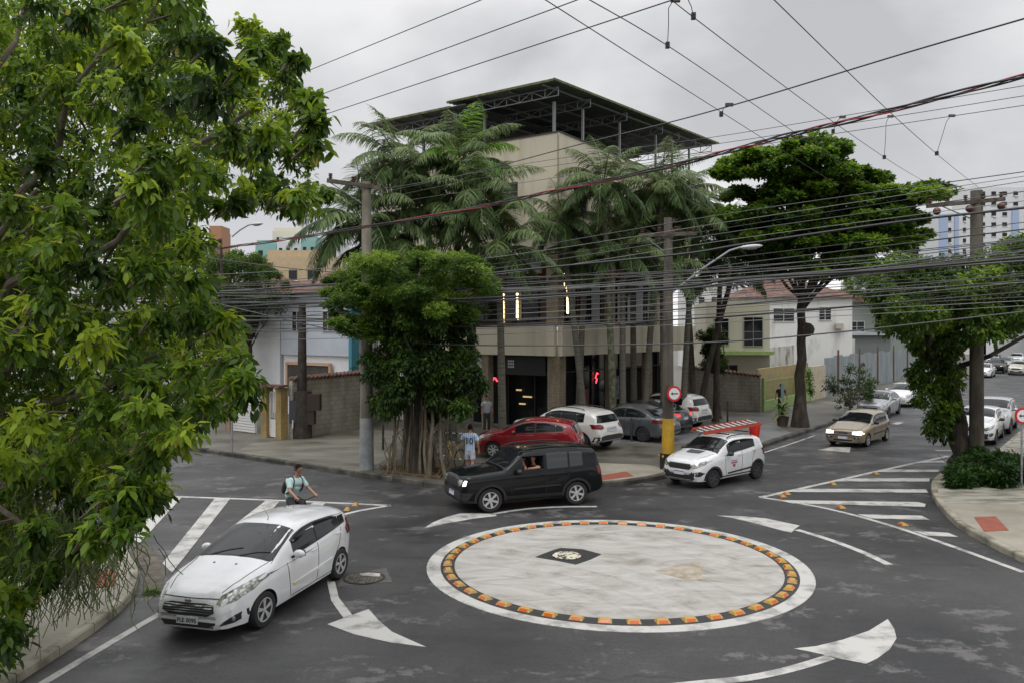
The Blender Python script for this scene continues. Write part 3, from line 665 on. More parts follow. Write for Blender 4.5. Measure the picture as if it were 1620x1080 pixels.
# ---- specs (x measured from the nose for outline curves; local x forward from the wheelbase centre for details)
S_hatch = dict(L=3.97, W=1.74, wb=2.49, fo=.82, R=.305, tumble=.33, crown=.04,
    top=[(0, .60), (.03, .68), (.10, .76), (.3, .86), (.6, .94), (.95, 1.01), (1.10, 1.045), (1.45, 1.22), (1.85, 1.395), (2.15, 1.455), (2.5, 1.475), (3.0, 1.45), (3.5, 1.385), (3.74, 1.34), (3.80, 1.26), (3.86, 1.08), (3.92, .86), (3.97, .62)],
    belt=[(0, .58), (.3, .78), (.8, .90), (1.1, .93), (1.6, .96), (2.4, 1.02), (3.2, 1.09), (3.6, 1.13), (3.85, 1.0), (3.97, .6)],
    bot=[(0, .27), (.06, .20), (.5, .18), (3.4, .19), (3.85, .27), (3.97, .36)],
    plan=[(0, .60), (.05, .70), (.15, .80), (.35, .91), (.7, .98), (1.2, 1), (3.0, 1), (3.5, .96), (3.75, .90), (3.88, .84), (3.97, .74)],
    win=[(.36, -.36), (-.41, -1.22), (-1.25, -1.48)], ws=(.93, .12), apillar=.045, rw=(1.02, 1.28), rwx=0,
    head=[(.50, .66), (.58, .62), (.72, .66), (.82, .76), (.86, .93), (.80, .92), (.66, .84), (.53, .765)],
    tail=[(.60, .86), (.80, .84), (.82, 1.0), (.74, 1.16), (.66, 1.16), (.60, 1.0)], tailside=[(-1.72, .86), (-1.90, .84), (-1.86, 1.0), (-1.74, 1.18), (-1.66, 1.10)],
    fog=[(.56, .30), (.60, .36), (.72, .44), (.80, .48), (.80, .36), (.70, .31)], fogc=(.70, .385), mirror=(.42, .98), handles=(-.22, -1.12),
    seams=[[(.62, .92), (.55, .60), (.50, .30)], [(-.375, 1.0), (-.40, .60), (-.36, .28)], [(-1.26, 1.06), (-1.18, .75), (-1.02, .55), (-.92, .28)], [(.50, .275), (-.9, .275)]],
    mould=[(.40, .47), (-.92, .53)], bonnet=[(1.88, .50), (1.6, .60), (1.1, .68), (.93, .72)],
    fplate=.385, ftext='FLE 0095', antenna=-.02, antf=1, rim='twin')
fk = [(-.50, .50), (-.47, .62), (-.35, .66), (.35, .66), (.47, .62), (.50, .50), (.40, .455), (-.40, .455)]
S_fiesta = dict(S_hatch, front=[('grille', [(-.49, .52), (-.46, .635), (-.3, .66), (.3, .66), (.46, .635), (.49, .52), (.36, .455), (-.36, .455)], M_plast), ('lower_intake', [(-.52, .36), (.52, .36), (.46, .27), (-.46, .27)], M_plast)],
    frontline=[('grille_bar', [(-.46, z), (.46, z)], .017, M_chrome, .014) for z in (.51, .55, .59, .628)] + [('bonnet_edge', [(-.60, .715), (-.3, .728), (.3, .728), (.60, .715)], .012, M_seam, .003)])
c_f = build_car('hatchback', 'car', 'white hatchback in the foreground driving past the roundabout, plate FLE 0095', S_fiesta, P_white, 3)
place(c_f, G(418, 991), G(538, 914), 1)
for y in (-.22, .22): c_f.patch('washer_nozzle', [(1.17, y), (1.20, y), (1.20, y + .03), (1.17, y + .03)], 'top', M_plast, .008)
e_ = MB().ball((0, 0, 0), (.01, .075, .03), n=14, m=6).build('emblem', M_chrome, c_f.root, smooth=True); h_ = c_f.hull.ray_cast(Vector((5, 0, .69)), Vector((-1, 0, 0)))[0]; e_.location = h_ + Vector((.012, 0, .012))
c_f.patch('side_badge', [(.44, .465), (.44, .495), (.30, .50), (.30, .47)], 'side', mat('gold badge', (.6, .5, .2), .4), .02, 1)
# --- boxy black SUV
S_box = dict(L=4.23, W=1.80, wb=2.57, fo=.80, R=.345, tumble=.16, crown=.03, sig=.035, bulge=.04,
    top=[(0, .84), (.03, 1.0), (.10, 1.06), (.3, 1.09), (.9, 1.13), (1.15, 1.15), (1.25, 1.20), (1.58, 1.48), (1.80, 1.63), (2.1, 1.665), (2.8, 1.69), (3.5, 1.67), (3.98, 1.62), (4.06, 1.56), (4.14, 1.15), (4.20, 1.0), (4.23, .70)],
    belt=[(0, .80), (.2, 1.0), (1.1, 1.06), (1.7, 1.08), (3.0, 1.11), (3.9, 1.15), (4.15, 1.0), (4.23, .7)],
    bot=[(0, .38), (.08, .26), (.5, .24), (3.6, .25), (4.1, .34), (4.23, .42)],
    plan=[(0, .80), (.05, .86), (.2, .95), (.5, 1), (3.7, 1), (4.0, .97), (4.15, .94), (4.23, .88)],
    win=[(.40, -.30), (-.38, -1.02), (-1.08, -1.48)], ws=(.83, .30), apillar=.05, open=(.34, -.30), rake=.0, rw=(1.14, 1.46),
    head=[(.50, .84), (.52, .78), (.60, .76), (.70, .78), (.74, .86), (.70, .94), (.58, .95), (.51, .90)], drl=[(.76, .78), (.80, .78), (.80, .92), (.76, .92)], headm=M_lamp,
    tail=[(.66, .86), (.84, .86), (.84, 1.10), (.66, 1.10)], tailside=[(-1.95, .86), (-2.06, .86), (-2.04, 1.10), (-1.93, 1.10)],
    glass=mat('reflective suv glass', (.012, .014, .016), .04, spec=.9), mirror=(.50, 1.06), mirrorm=M_plast, handles=(-.18, -1.02), clad=.42, rails=(.35, -1.35), rails2=1,
    seams=[[(.72, 1.04), (.72, .70), (.66, .44)], [(-.34, 1.10), (-.36, .70), (-.34, .44)], [(-1.14, 1.10), (-1.02, .90), (-.88, .62), (-.86, .44)]],
    mould=[(.62, .62), (-.80, .64)], mouldm=M_plast, bonnet=[(1.95, .62), (1.4, .72), (.95, .76)], fplate=.50,
    front=[('grille', [(-.47, .74), (-.47, .90), (.47, .90), (.47, .74)], M_plast), ('bumper_guard', [(-.82, .40), (-.86, .58), (-.55, .62), (.55, .62), (.86, .58), (.82, .40), (.5, .31), (-.5, .31)], M_plast)],
    frontline=[('grille_slot', [(y, .765), (y, .885)], .055, M_hub, .014) for y in (-.36, -.24, -.12, 0, .12, .24, .36)], rim='fat', nsp=6)
c_j = build_car('suv', 'car', 'black boxy suv with open driver window rounding the roundabout', S_box, P_black, 3)
place(c_j, G(776, 810), G(912, 797.5), 1)
# --- small white hatch with a ladder on the roof
S_mini = dict(L=3.57, W=1.66, wb=2.305, fo=.70, R=.30, tumble=.26, crown=.035, sig=.04, bulge=.035,
    top=[(0, .66), (.03, .80), (.10, .88), (.3, .96), (.8, 1.07), (.95, 1.10), (1.3, 1.32), (1.62, 1.47), (1.85, 1.52), (2.4, 1.53), (2.9, 1.49), (3.25, 1.45), (3.34, 1.38), (3.44, 1.05), (3.52, .9), (3.57, .62)],
    belt=[(0, .62), (.2, .84), (.9, .98), (1.5, 1.03), (2.3, 1.09), (2.9, 1.16), (3.2, 1.22), (3.4, 1.1), (3.57, .62)],
    bot=[(0, .30), (.06, .22), (.4, .21), (3.0, .22), (3.45, .30), (3.57, .38)],
    plan=[(0, .74), (.05, .81), (.18, .92), (.45, .99), (1.0, 1), (2.9, 1), (3.3, .96), (3.48, .90), (3.57, .82)],
    win=[(.42, -.26), (-.30, -1.0)], kink=.0, ws=(.86, .24), rw=(1.10, 1.38),
    head=[(.44, .72), (.50, .66), (.66, .70), (.77, .78), (.80, .90), (.74, .90), (.60, .82), (.46, .78)],
    tail=[(.62, .82), (.78, .82), (.80, 1.05), (.66, 1.08)], tailside=[(-1.60, .82), (-1.70, .82), (-1.68, 1.04), (-1.58, 1.04)],
    fog=[(.52, .42), (.54, .54), (.72, .58), (.78, .52), (.72, .42)], fogc=(.66, .5), mirror=(.50, 1.0), mirrorm=M_plast, handles=(-.12, -.92), clad=.34, rails=(.15, -1.0),
    seams=[[(.60, 1.0), (.58, .6), (.52, .34)], [(-.275, 1.08), (-.29, .65), (-.26, .34)], [(-1.0, 1.12), (-.86, .75), (-.80, .36)]],
    bonnet=[(1.62, .50), (1.2, .62), (.95, .66)], fplate=.50, mould=[(.46, .40), (-.78, .46)], mouldm=M_plast,
    front=[('grille', [(-.46, .68), (-.42, .80), (.42, .80), (.46, .68), (.38, .62), (-.38, .62)], M_plast), ('lower_intake', [(-.60, .34), (-.50, .56), (-.38, .46), (.38, .46), (.50, .56), (.60, .34), (.46, .27), (-.46, .27)], M_plast)],
    topp=[('bonnet_sticker', [(.93, -.30), (1.22, -.27), (1.26, .0), (1.22, .27), (.93, .30), (.95, 0)], mat('grey bonnet decal', (.10, .10, .10), .5, col2=(.06, .06, .06), scale=30))], rim='fat', nsp=6, rimm=M_rimdark)
c_m = build_car('service_car', 'car', 'small white service car carrying a red ladder on its roof', S_mini, P_white, 3)
place(c_m, G(1129, 771), G(1198, 756.5), 1)
c_m.patch('company_decal', [(.30, .70), (.30, .74), (-.02, .745), (-.02, .705)], 'side', mat('decal red', (.45, .03, .03), .5), .012, 1)
c_m.patch('company_decal', [(.28, .78), (.28, .80), (.0, .805), (.0, .785)], 'side', mat('decal blue', (.04, .05, .25), .5), .012, 1)
c_m.patch('company_decal', [(.19, .60), (.20, .67), (.09, .672), (.09, .60), (.14, .575)], 'side', mat('decal red', (.45, .03, .03), .5), .012, 1)
# ladder (a thing of its own) resting on the roof rails
M_ladder = mat('red fibreglass', (.42, .06, .03), .5); M_alu = mat('aluminium rung', (.6, .6, .58), .35, metal=.4)
lad = thing('ladder', 'red extension ladder with silver rungs tied on the roof of a small white car', 'ladder')
lad.location = c_m.root.location; lad.rotation_euler = c_m.root.rotation_euler; lad.scale = c_m.root.scale
for i, (y0, zz) in enumerate(((.26, 1.68), (.22, 1.735))):
    for s_ in (1, -1): MB().beam((.95, s_ * y0, zz + .04 - .04 * s_), (-2.15, s_ * y0, zz + .10 - .04 * s_), .035, .055).build('rail', M_ladder, lad)
    for k in range(10):
        x = .75 - k * .29 - i * .1; MB().tube([(x, -y0, zz + .08 + (1.05 - x) * .021), (x, y0, zz + (1.05 - x) * .021)], .022, 6).build('rung', M_alu, lad)
for x in (.1, -.95): MB().box((x, 0, 1.625), (.04, 1.16, .035)).build('roof_bar', M_plast, c_m.root)
bk = thing('bucket', 'red plastic bucket hanging from the rear end of the roof ladder', 'bucket'); bk.location = c_m.root.matrix_basis @ Vector((-1.95, .12, 1.30)); bk.rotation_euler = c_m.root.rotation_euler
MB().lathe([(.14, 0), (.15, .0), (.19, .38), (.17, .38), (.12, .02)], 18).build('bucket_shell', mat('bright red plastic', (.65, .02, .01), .4), bk, smooth=True)
MB().tube([(.18, 0, .36), (.08, 0, .50), (-.08, 0, .50), (-.18, 0, .36)], .008, 5).build('handle', M_alu, bk)
# --- beige hatch, headlights on
S_gol = dict(S_hatch, L=3.93, W=1.66, wb=2.47, fo=.78, R=.29, tumble=.22,
    top=[(0, .62), (.04, .72), (.1, .76), (.5, .84), (1.0, .93), (1.15, .97), (1.5, 1.17), (1.85, 1.34), (2.1, 1.39), (2.6, 1.42), (3.2, 1.40), (3.55, 1.35), (3.68, 1.24), (3.8, .98), (3.88, .86), (3.93, .6)],
    belt=[(0, .6), (.2, .74), (1.1, .87), (1.8, .90), (2.8, .92), (3.5, .95), (3.8, .88), (3.93, .6)],
    plan=[(0, .84), (.04, .90), (.15, .95), (.5, .99), (1.2, 1), (3.2, .99), (3.7, .94), (3.93, .86)],
    win=[(.45, -.38), (-.43, -1.15), (-1.19, -1.48)], ws=(.80, .16), rw=(.98, 1.24),
    head=[(.40, .60), (.42, .70), (.74, .72), (.80, .62), (.74, .57)], headm=M_lampon, tail=[(.6, .68), (.8, .68), (.8, .86), (.6, .86)], tailside=None, fog=[(.45, .40), (.45, .46), (.75, .46), (.75, .40)], fogc=(.6, .43), mirror=(.52, .94), mirrorm=M_plast, handles=(-.2, -1.0),
    seams=[[(.60, .90), (.58, .60), (.52, .28)], [(-.405, .9), (-.42, .60), (-.38, .28)], [(-1.18, .92), (-1.1, .72), (-.95, .5), (-.9, .28)]], mould=[(.60, .50), (-.88, .51)], mouldm=M_plast,
    fplate=.44, ftext=None, antenna=None, front=[('grille', [(-.36, .60), (-.36, .69), (.36, .69), (.36, .60)], M_plast), ('lower_intake', [(-.4, .28), (-.4, .36), (.4, .36), (.4, .28)], M_plast)],
    frontline=[('bumper_strip', [(-.76, .53), (0, .535), (.76, .53)], .035, M_plast, .012), ('grille_bar', [(-.34, .645), (.34, .645)], .014, M_chrome, .014)], rim='fat', nsp=5, rimm=M_silverrim if 'M_silverrim' in globals() else M_rim)
c_g = build_car('hatchback', 'car', 'beige metallic hatchback with headlights lit coming down the right street', S_gol, P_beige, 3)
place(c_g, G(1373, 706), G(1403, 696), 1)
# --- red hatch parked
S_onix = dict(S_hatch, L=4.10, W=1.74, wb=2.53, fo=.84, R=.31, top=[(0, .6), (.03, .7), (.1, .78), (.4, .90), (.95, 1.01), (1.15, 1.05), (1.6, 1.30), (1.95, 1.42), (2.3, 1.48), (2.8, 1.48), (3.3, 1.43), (3.75, 1.36), (3.84, 1.28), (3.94, 1.06), (4.03, .92), (4.10, .6)],
    belt=[(0, .58), (.3, .80), (.9, .93), (1.5, .97), (2.4, 1.01), (3.2, 1.07), (3.7, 1.12), (3.95, 1.0), (4.1, .6)], bot=[(0, .27), (.06, .20), (.5, .18), (3.5, .19), (3.95, .27), (4.1, .36)],
    plan=[(0, .62), (.05, .72), (.15, .82), (.35, .92), (.7, .98), (1.2, 1), (3.1, 1), (3.6, .96), (3.9, .90), (4.1, .80)], win=[(.40, -.34), (-.39, -1.12), (-1.15, -1.42)], kink=.1, rw=(1.02, 1.28),
    tail=[(.50, .84), (.56, .80), (.80, .80), (.82, 1.0), (.76, 1.16), (.68, 1.16), (.66, .98)], tailside=[(-1.70, .82), (-1.96, .80), (-1.92, 1.0), (-1.82, 1.12), (-1.74, 1.0)], tailm=mat('bright red tail lamp', (.28, .008, .008), .1), rplate=.80, ftext=None, fplate=.4, mould=None, rim='fat', nsp=7)
c_o = build_car('hatchback', 'car', 'dark red hatchback parked beside the man in the football shirt', S_onix, P_red, 3)
c_o.root.location = (0.68, 30.15, .155); c_o.root.rotation_euler = (0, 0, math.radians(166)); c_o.root.scale = (.95, .97, .95)
c_o.seam([(-.62, 1.28), (.0, 1.30), (.62, 1.28)], 1, 'rear', .02, nm='spoiler_seam'); c_o.seam([(-.1, .97), (.1, .97)], 1, 'rear', .05, M_chrome, nm='boot_badge')
# --- white SUVs
S_suv = dict(L=4.40, W=1.84, wb=2.64, fo=.88, R=.35, tumble=.26, crown=.035, sig=.045,
    top=[(0, .78), (.03, .9), (.12, .98), (.5, 1.05), (1.1, 1.12), (1.3, 1.18), (1.7, 1.42), (2.05, 1.58), (2.4, 1.635), (3.0, 1.635), (3.6, 1.59), (4.0, 1.52), (4.1, 1.44), (4.22, 1.16), (4.34, 1.02), (4.40, .70)],
    belt=[(0, .74), (.2, .93), (1.1, 1.03), (1.9, 1.06), (3.0, 1.10), (3.8, 1.16), (4.2, 1.08), (4.40, .7)], bot=[(0, .38), (.08, .27), (.5, .25), (3.7, .26), (4.2, .34), (4.4, .44)],
    plan=[(0, .76), (.05, .83), (.2, .93), (.5, .99), (1.0, 1), (3.4, 1), (3.9, .96), (4.2, .92), (4.40, .84)],
    win=[(.42, -.34), (-.39, -1.10), (-1.14, -1.46)], ws=(.86, .22), rw=(1.14, 1.42), head=[(.52, .84), (.54, .90), (.82, .94), (.84, .84)], tail=[(.52, .94), (.52, 1.04), (.66, 1.10), (.86, 1.08), (.86, .92), (.68, .90)],
    tailside=[(-1.88, .93), (-2.1, .92), (-2.08, 1.06), (-1.80, 1.09)], mirror=(.52, 1.08), handles=(-.18, -.98), clad=.42, rails=(.2, -1.30), railm=M_plast,
    seams=[[(.70, 1.04), (.68, .70), (.62, .44)], [(-.36, 1.10), (-.38, .7), (-.36, .44)], [(-1.14, 1.10), (-1.0, .84), (-.90, .62), (-.88, .44)]], bonnet=[(1.9, .5), (1.5, .66), (1.0, .72)], rplate=.86, fplate=.5, blue=True,
    rear=[('rear_bumper_cladding', [(-.84, .40), (-.84, .60), (-.5, .66), (.5, .66), (.84, .60), (.84, .40)], M_plast), ('boot_recess', [(-.34, .78), (-.34, .97), (.34, .97), (.34, .78)], mat('shaded pearl panel', (.42, .415, .39), .5))], front=[('grille', [(-.5, .82), (-.5, .92), (.5, .92), (.5, .82)], M_plast)], rim='fat', nsp=5, rimm=M_rimdark)  # boot recess is flat, its shade put in a darker pearl colour
c_c = build_car('suv', 'car', 'pearl white suv parked between the red hatchback and the mossy palm trunk', S_suv, P_pearl, 3, group='white suvs parked facing the shops')
c_c.root.location = (2.15, 32.9, .155); c_c.root.rotation_euler = (0, 0, math.radians(140)); c_c.root.scale = (1, 1, .96)
c2 = copy_tree(c_c.root); c2['label'] = 'pearl white suv parked behind the yellow-banded utility pole'; c2.location = (7.2, 39.4, .155); c2.rotation_euler = (0, 0, math.radians(141)); c2.scale = (1.0, 1.0, 1.0)
# --- grey saloon, dark saloon
S_sedan = dict(S_hatch, L=4.28, W=1.73, wb=2.53, fo=.85, R=.31, top=[(0, .6), (.03, .7), (.1, .76), (.4, .86), (.95, .96), (1.15, 1.0), (1.6, 1.26), (1.95, 1.38), (2.3, 1.44), (2.8, 1.44), (3.3, 1.34), (3.8, 1.10), (3.95, 1.06), (4.15, 1.05), (4.2, .98), (4.28, .6)],
    belt=[(0, .58), (.3, .76), (.9, .89), (1.5, .93), (2.4, .97), (3.2, 1.0), (3.7, 1.02), (4.1, .99), (4.28, .6)], bot=[(0, .27), (.06, .20), (.5, .18), (3.6, .19), (4.15, .28), (4.28, .36)],
    plan=[(0, .62), (.05, .72), (.15, .82), (.35, .92), (.7, .98), (1.2, 1), (3.2, 1), (3.8, .96), (4.1, .90), (4.28, .80)], win=[(.40, -.34), (-.39, -1.10), (-1.13, -1.40)], rw=(1.08, 1.33), rww=(.62, .50),
    tail=[(.40, .84), (.40, .92), (.80, .95), (.82, .82), (.62, .78)], tailside=[(-1.86, .84), (-2.08, .84), (-2.06, .94), (-1.80, .92)], tailm=M_red, rplate=.74, ftext=None, mould=None, rim='fat', nsp=5, rimm=M_rimdark, antenna=None)
c_h = build_car('saloon', 'car', 'grey saloon parked right of the mossy palm trunk', S_sedan, P_grey, 3)
c_h.root.location = (5.0, 35.35, .155); c_h.root.rotation_euler = (0, 0, math.radians(137))
c_d = build_car('saloon', 'car', 'near-black car parked between the grey saloon and a white suv, tail lamp glowing', dict(S_sedan, tailm=M_redon), P_dark, 2)
c_d.root.location = (6.0, 37.7, .155); c_d.root.rotation_euler = (0, 0, math.radians(140))
# --- right street
def street(c, px_, py_, off=0, z=0, head=None, sc=1.0):
    """front-left wheel contact pixel; heading down the street towards the junction"""
    p = G(px_, py_, z); h = -D1 if head is None else Vector((math.cos(head), math.sin(head), 0)); left = Vector((-h.y, h.x, 0)); m = p - h * c.sp['wb'] / 2 - left * (c.sp['W'] / 2 - .04)
    c.root.location = (m.x, m.y, z); c.root.rotation_euler = (0, 0, math.atan2(h.y, h.x)); c.root.scale = (1.03 * sc, .94 * sc, .93 * sc)
S_sed2 = dict(S_sedan, headm=M_lamp, front=[('grille', [(-.4, .52), (-.4, .62), (.4, .62), (.4, .52)], M_plast), ('lower_intake', [(-.5, .28), (-.5, .36), (.5, .36), (.5, .28)], M_plast)])
c = build_car('saloon', 'car', 'silver saloon parked at the kerb right behind the beige hatchback', S_sed2, P_silver, 2); street(c, 1408, 660)
c = build_car('hatchback', 'car', 'white hatchback parked half hidden by the leaning tree, ahead of it a silver saloon', dict(S_hatch, ftext=None, mould=None), P_white, 2); street(c, 1446, 643)
S_cf = dict(S_mini, L=4.0, wb=2.46, fo=.85, topp=[], W=1.68, top=[(x * 1.12, z) for x, z in S_mini['top']], belt=[(x * 1.12, z) for x, z in S_mini['belt']], bot=[(x * 1.12, z) for x, z in S_mini['bot']], plan=[(x * 1.12, z) for x, z in S_mini['plan']], rails=None)
c = build_car('hatchback', 'car', 'white hatchback with black grille parked at the kerb just right of the leaning tree', S_cf, P_white, 2); street(c, 1578, 702)
c = build_car('suv', 'car', 'grey family suv parked behind the white hatchback by the right kerb', dict(S_suv, rails=None), P_silver, 2); street(c, 1601, 685)
for px_, py_, lb, S_, P_ in ((1570, 597, 'small white saloon far up the right street, just right of the concrete pole', S_sed2, P_white), (1590, 590, 'dark suv in the far queue up the right street', S_suv, P_black),
                             (1623, 593, 'champagne hatchback far up the right street at the edge of the view', S_cf, P_cream), (1602, 583, 'silver saloon at the back of the far queue beside the dark suv', S_sed2, P_silver), (1620, 577, 'white van-like suv last in the far queue', S_suv, P_white), (1581, 577, 'pale hatchback farthest away above the dark suv', S_cf, P_silver)):
    c = build_car('distant_car', 'car', lb, dict(S_, ftext=None), P_, 1, group='cars queued far up the right street'); street(c, px_, py_)
# ------------------------------------------------------------------ buildings and walls
def brickmat(name, c1, c2, mortar, w, h, rough=.85, ms=.012, stain=None):
    m = bpy.data.materials.new(name); m.use_nodes = True; t = m.node_tree; b = t.nodes['Principled BSDF']; tc = nd(t, 'ShaderNodeTexCoord'); sx = nd(t, 'ShaderNodeSeparateXYZ'); t.links.new(tc.outputs['Object'], sx.inputs[0])
    ad = nd(t, 'ShaderNodeMath', operation='ADD'); t.links.new(sx.outputs[0], ad.inputs[0]); t.links.new(sx.outputs[1], ad.inputs[1]); cx = nd(t, 'ShaderNodeCombineXYZ'); t.links.new(ad.outputs[0], cx.inputs[0]); t.links.new(sx.outputs[2], cx.inputs[1])
    br = nd(t, 'ShaderNodeTexBrick'); br.inputs['Color1'].default_value = (*c1, 1); br.inputs['Color2'].default_value = (*c2, 1); br.inputs['Mortar'].default_value = (*mortar, 1); br.inputs['Scale'].default_value = 1; br.inputs['Brick Width'].default_value = w; br.inputs['Row Height'].default_value = h; br.inputs['Mortar Size'].default_value = ms
    t.links.new(cx.outputs[0], br.inputs['Vector'])
    n = nd(t, 'ShaderNodeTexNoise'); n.inputs['Scale'].default_value = .8; n.inputs['Detail'].default_value = 9; n.inputs['Roughness'].default_value = .65
    mp = nd(t, 'ShaderNodeMapping'); mp.inputs['Scale'].default_value = (1.5, 1.5, .6); t.links.new(tc.outputs['Object'], mp.inputs[0]); t.links.new(mp.outputs[0], n.inputs['Vector'])
    r = nd(t, 'ShaderNodeValToRGB'); r.color_ramp.elements[0].position = .38; r.color_ramp.elements[1].position = .62; s_ = stain or (.55, .52, .42); r.color_ramp.elements[0].color = (*s_, 1); r.color_ramp.elements[1].color = (1, 1, 1, 1); t.links.new(n.outputs['Fac'], r.inputs['Fac'])
    x = nd(t, 'ShaderNodeMix', data_type='RGBA', blend_type='MULTIPLY'); x.inputs['Factor'].default_value = 1; t.links.new(br.outputs['Color'], x.inputs[6]); t.links.new(r.outputs[0], x.inputs[7]); t.links.new(x.outputs[2], b.inputs['Base Color']); b.inputs['Roughness'].default_value = rough
    return m
M_block = brickmat('painted block wall', (.42, .40, .35), (.37, .35, .30), (.27, .25, .21), .40, .20, stain=(.66, .64, .56))
M_stonecol = brickmat('tan brick cladding', (.36, .31, .23), (.27, .23, .17), (.20, .17, .13), .22, .07, ms=.008)
M_ybrick = brickmat('ochre brick', (.40, .27, .09), (.30, .20, .07), (.30, .25, .15), .22, .07, ms=.01)
def tilemat(name, c1, c2):
    return mat(name, c1, .85, col2=c2, scale=2.5, detail=9, bump=.3, bscale=10)
M_tile = tilemat('clay roof tile', (.09, .05, .038), (.20, .105, .075))
M_metal_roof = mat('grey corrugated metal', (.12, .13, .135), .5, metal=.3, col2=(.20, .21, .21), scale=1.5, detail=6)
M_corr_dark = mat('corrugated roof sheet', (.09, .10, .105), .6, metal=.2, col2=(.14, .15, .15), scale=.8)
M_moss = mat('mossy eave', (.07, .075, .03), .9, col2=(.16, .16, .08), scale=4)
M_frame = mat('grey window frame', (.22, .22, .21), .5)
M_wframe = mat('white window frame', (.65, .65, .63), .5)
M_led = mat('warm led strip', (1, .85, .5), .4, emit=((1, .72, .38), 6))
M_room = mat('dim shop interior', (.035, .03, .027), .8, col2=(.07, .06, .05), scale=1.5)
M_brown = mat('brown timber lining', (.12, .06, .03), .6, col2=(.07, .04, .025), scale=2)
M_greyblue = mat('blue-grey lintel render', (.22, .25, .25), .8, col2=(.16, .18, .18), scale=2)
A53 = math.atan2(D1.y, D1.x)
def window(parent, c, w, h, rz, fm=None, gm=None, nx=2, ny=1, dep=.09, bars=False):
    """frame with pane; c centre of the opening in parent space, rz normal direction faces local -y rotated"""
    fm = fm or M_frame; gm = gm or M_darkglass
    o = bpy.data.objects.new('window', None); mb = MB(); t = .05
    for x in (-w / 2 + t / 2, w / 2 - t / 2): mb.box((x, 0, 0), (t, dep, h))
    for z in (-h / 2 + t / 2, h / 2 - t / 2): mb.box((0, 0, z), (w - 2 * t, dep, t))
    for i in range(1, nx): mb.box((-w / 2 + w * i / nx, 0, 0), (.035, dep * .8, h - 2 * t))
    for i in range(1, ny): mb.box((0, .001, -h / 2 + h * i / ny), (w - 2 * t, dep * .7, .03))
    f = mb.build('window', fm, parent); f.location = c; f.rotation_euler = (0, 0, rz)
    MB().box((0, .01, 0), (w - .06, .012, h - .06)).build('pane', gm, f)
    return f
bl = thing('corner_building', 'tan three-storey corner building with shops below and a black metal rooftop canopy', 'building', (2.1, 36.5, 0), A53)
BX, BY = 14.4, 11.2
def wall_holes(x0, x1, z0, z1, holes, place_, th=.22):
    """wall from x0..x1 with rectangular holes [(a,b,c,d)], place_(mb, x0,x1,z0,z1)"""
    mb = MB(); xs = sorted({x0, x1, *[h[0] for h in holes], *[h[1] for h in holes]})
    for a, b in zip(xs, xs[1:]):
        hs = sorted([(h[2], h[3]) for h in holes if h[0] <= a + 1e-6 and h[1] >= b - 1e-6]); z = z0
        for c, d in hs:
            place_(mb, a, b, z, c); z = d
        place_(mb, a, b, z, z1)
    return mb
RW = [(1.21, 2.54, 10.1, 11.3), (6.2, 7.5, 10.0, 11.2), (10.2, 11.4, 9.9, 11.1)]
LW = [(2.28, 3.45, 10.28, 11.54), (7.0, 8.2, 10.2, 11.4)]
ptop = lambda u: 13.5 - .5 * u / BX
def pr(mb, a, b, c, d):
    t0, t1 = (ptop(a), ptop(b)) if d > 13 else (d, d)
    vs = [(a, 0, c), (b, 0, c), (b, 0, t1), (a, 0, t0), (a, .22, c), (b, .22, c), (b, .22, t1), (a, .22, t0)]
    mb.add(vs, [(0, 1, 2, 3), (7, 6, 5, 4), (0, 4, 5, 1), (1, 5, 6, 2), (2, 6, 7, 3), (3, 7, 4, 0)])
def pl(mb, a, b, c, d): mb.box((.11, (a + b) / 2, (c + d) / 2), (.22, b - a, d - c))
wall_holes(0, BX, 8.15, 13.5, RW, pr).build('upper_wall', M_tan, bl)
wall_holes(.222, BY, 8.15, 13.5, LW, pl).build('upper_wall', M_tan, bl)
MB().box((BX - .11, BY / 2 + .11, 10.6), (.215, BY - .23, 4.7)).build('upper_wall', M_tan, bl)
MB().box((BX / 2, BY - .11, 10.6), (BX - .46, .215, 4.7)).build('upper_wall', M_tan, bl)
for a, b, c, d in RW: window(bl, ((a + b) / 2, .12, (c + d) / 2), b - a, d - c, 0, nx=2)
for a, b, c, d in LW: window(bl, (.12, (a + b) / 2, (c + d) / 2), b - a, d - c, -math.pi / 2, nx=1, ny=3)
MB().box((BX / 2, BY / 2, 8.25), (BX - .5, BY - .5, .18)).box((BX / 2, BY / 2, 11.9), (BX - .5, BY - .5, .15)).build('floor_slab', M_room, bl)
# coping, flashing
mb = MB(); 
for i in range(12):
    a, b = BX * i / 12, BX * (i + 1) / 12; mb.beam((a, .1, ptop(a) + .02), (b, .1, ptop(b) + .02), .30, .05)
mb.box((.1, BY / 2, 13.525), (.30, BY, .05)); mb.build('coping', mat('dark coping', (.05, .045, .04), .7), bl)
MB().tube([(-.03, .06, 8.2), (-.03, .06, 13.4)], .035, 6).build('downpipe', mat('beige downpipe', (.30, .26, .18), .6), bl)
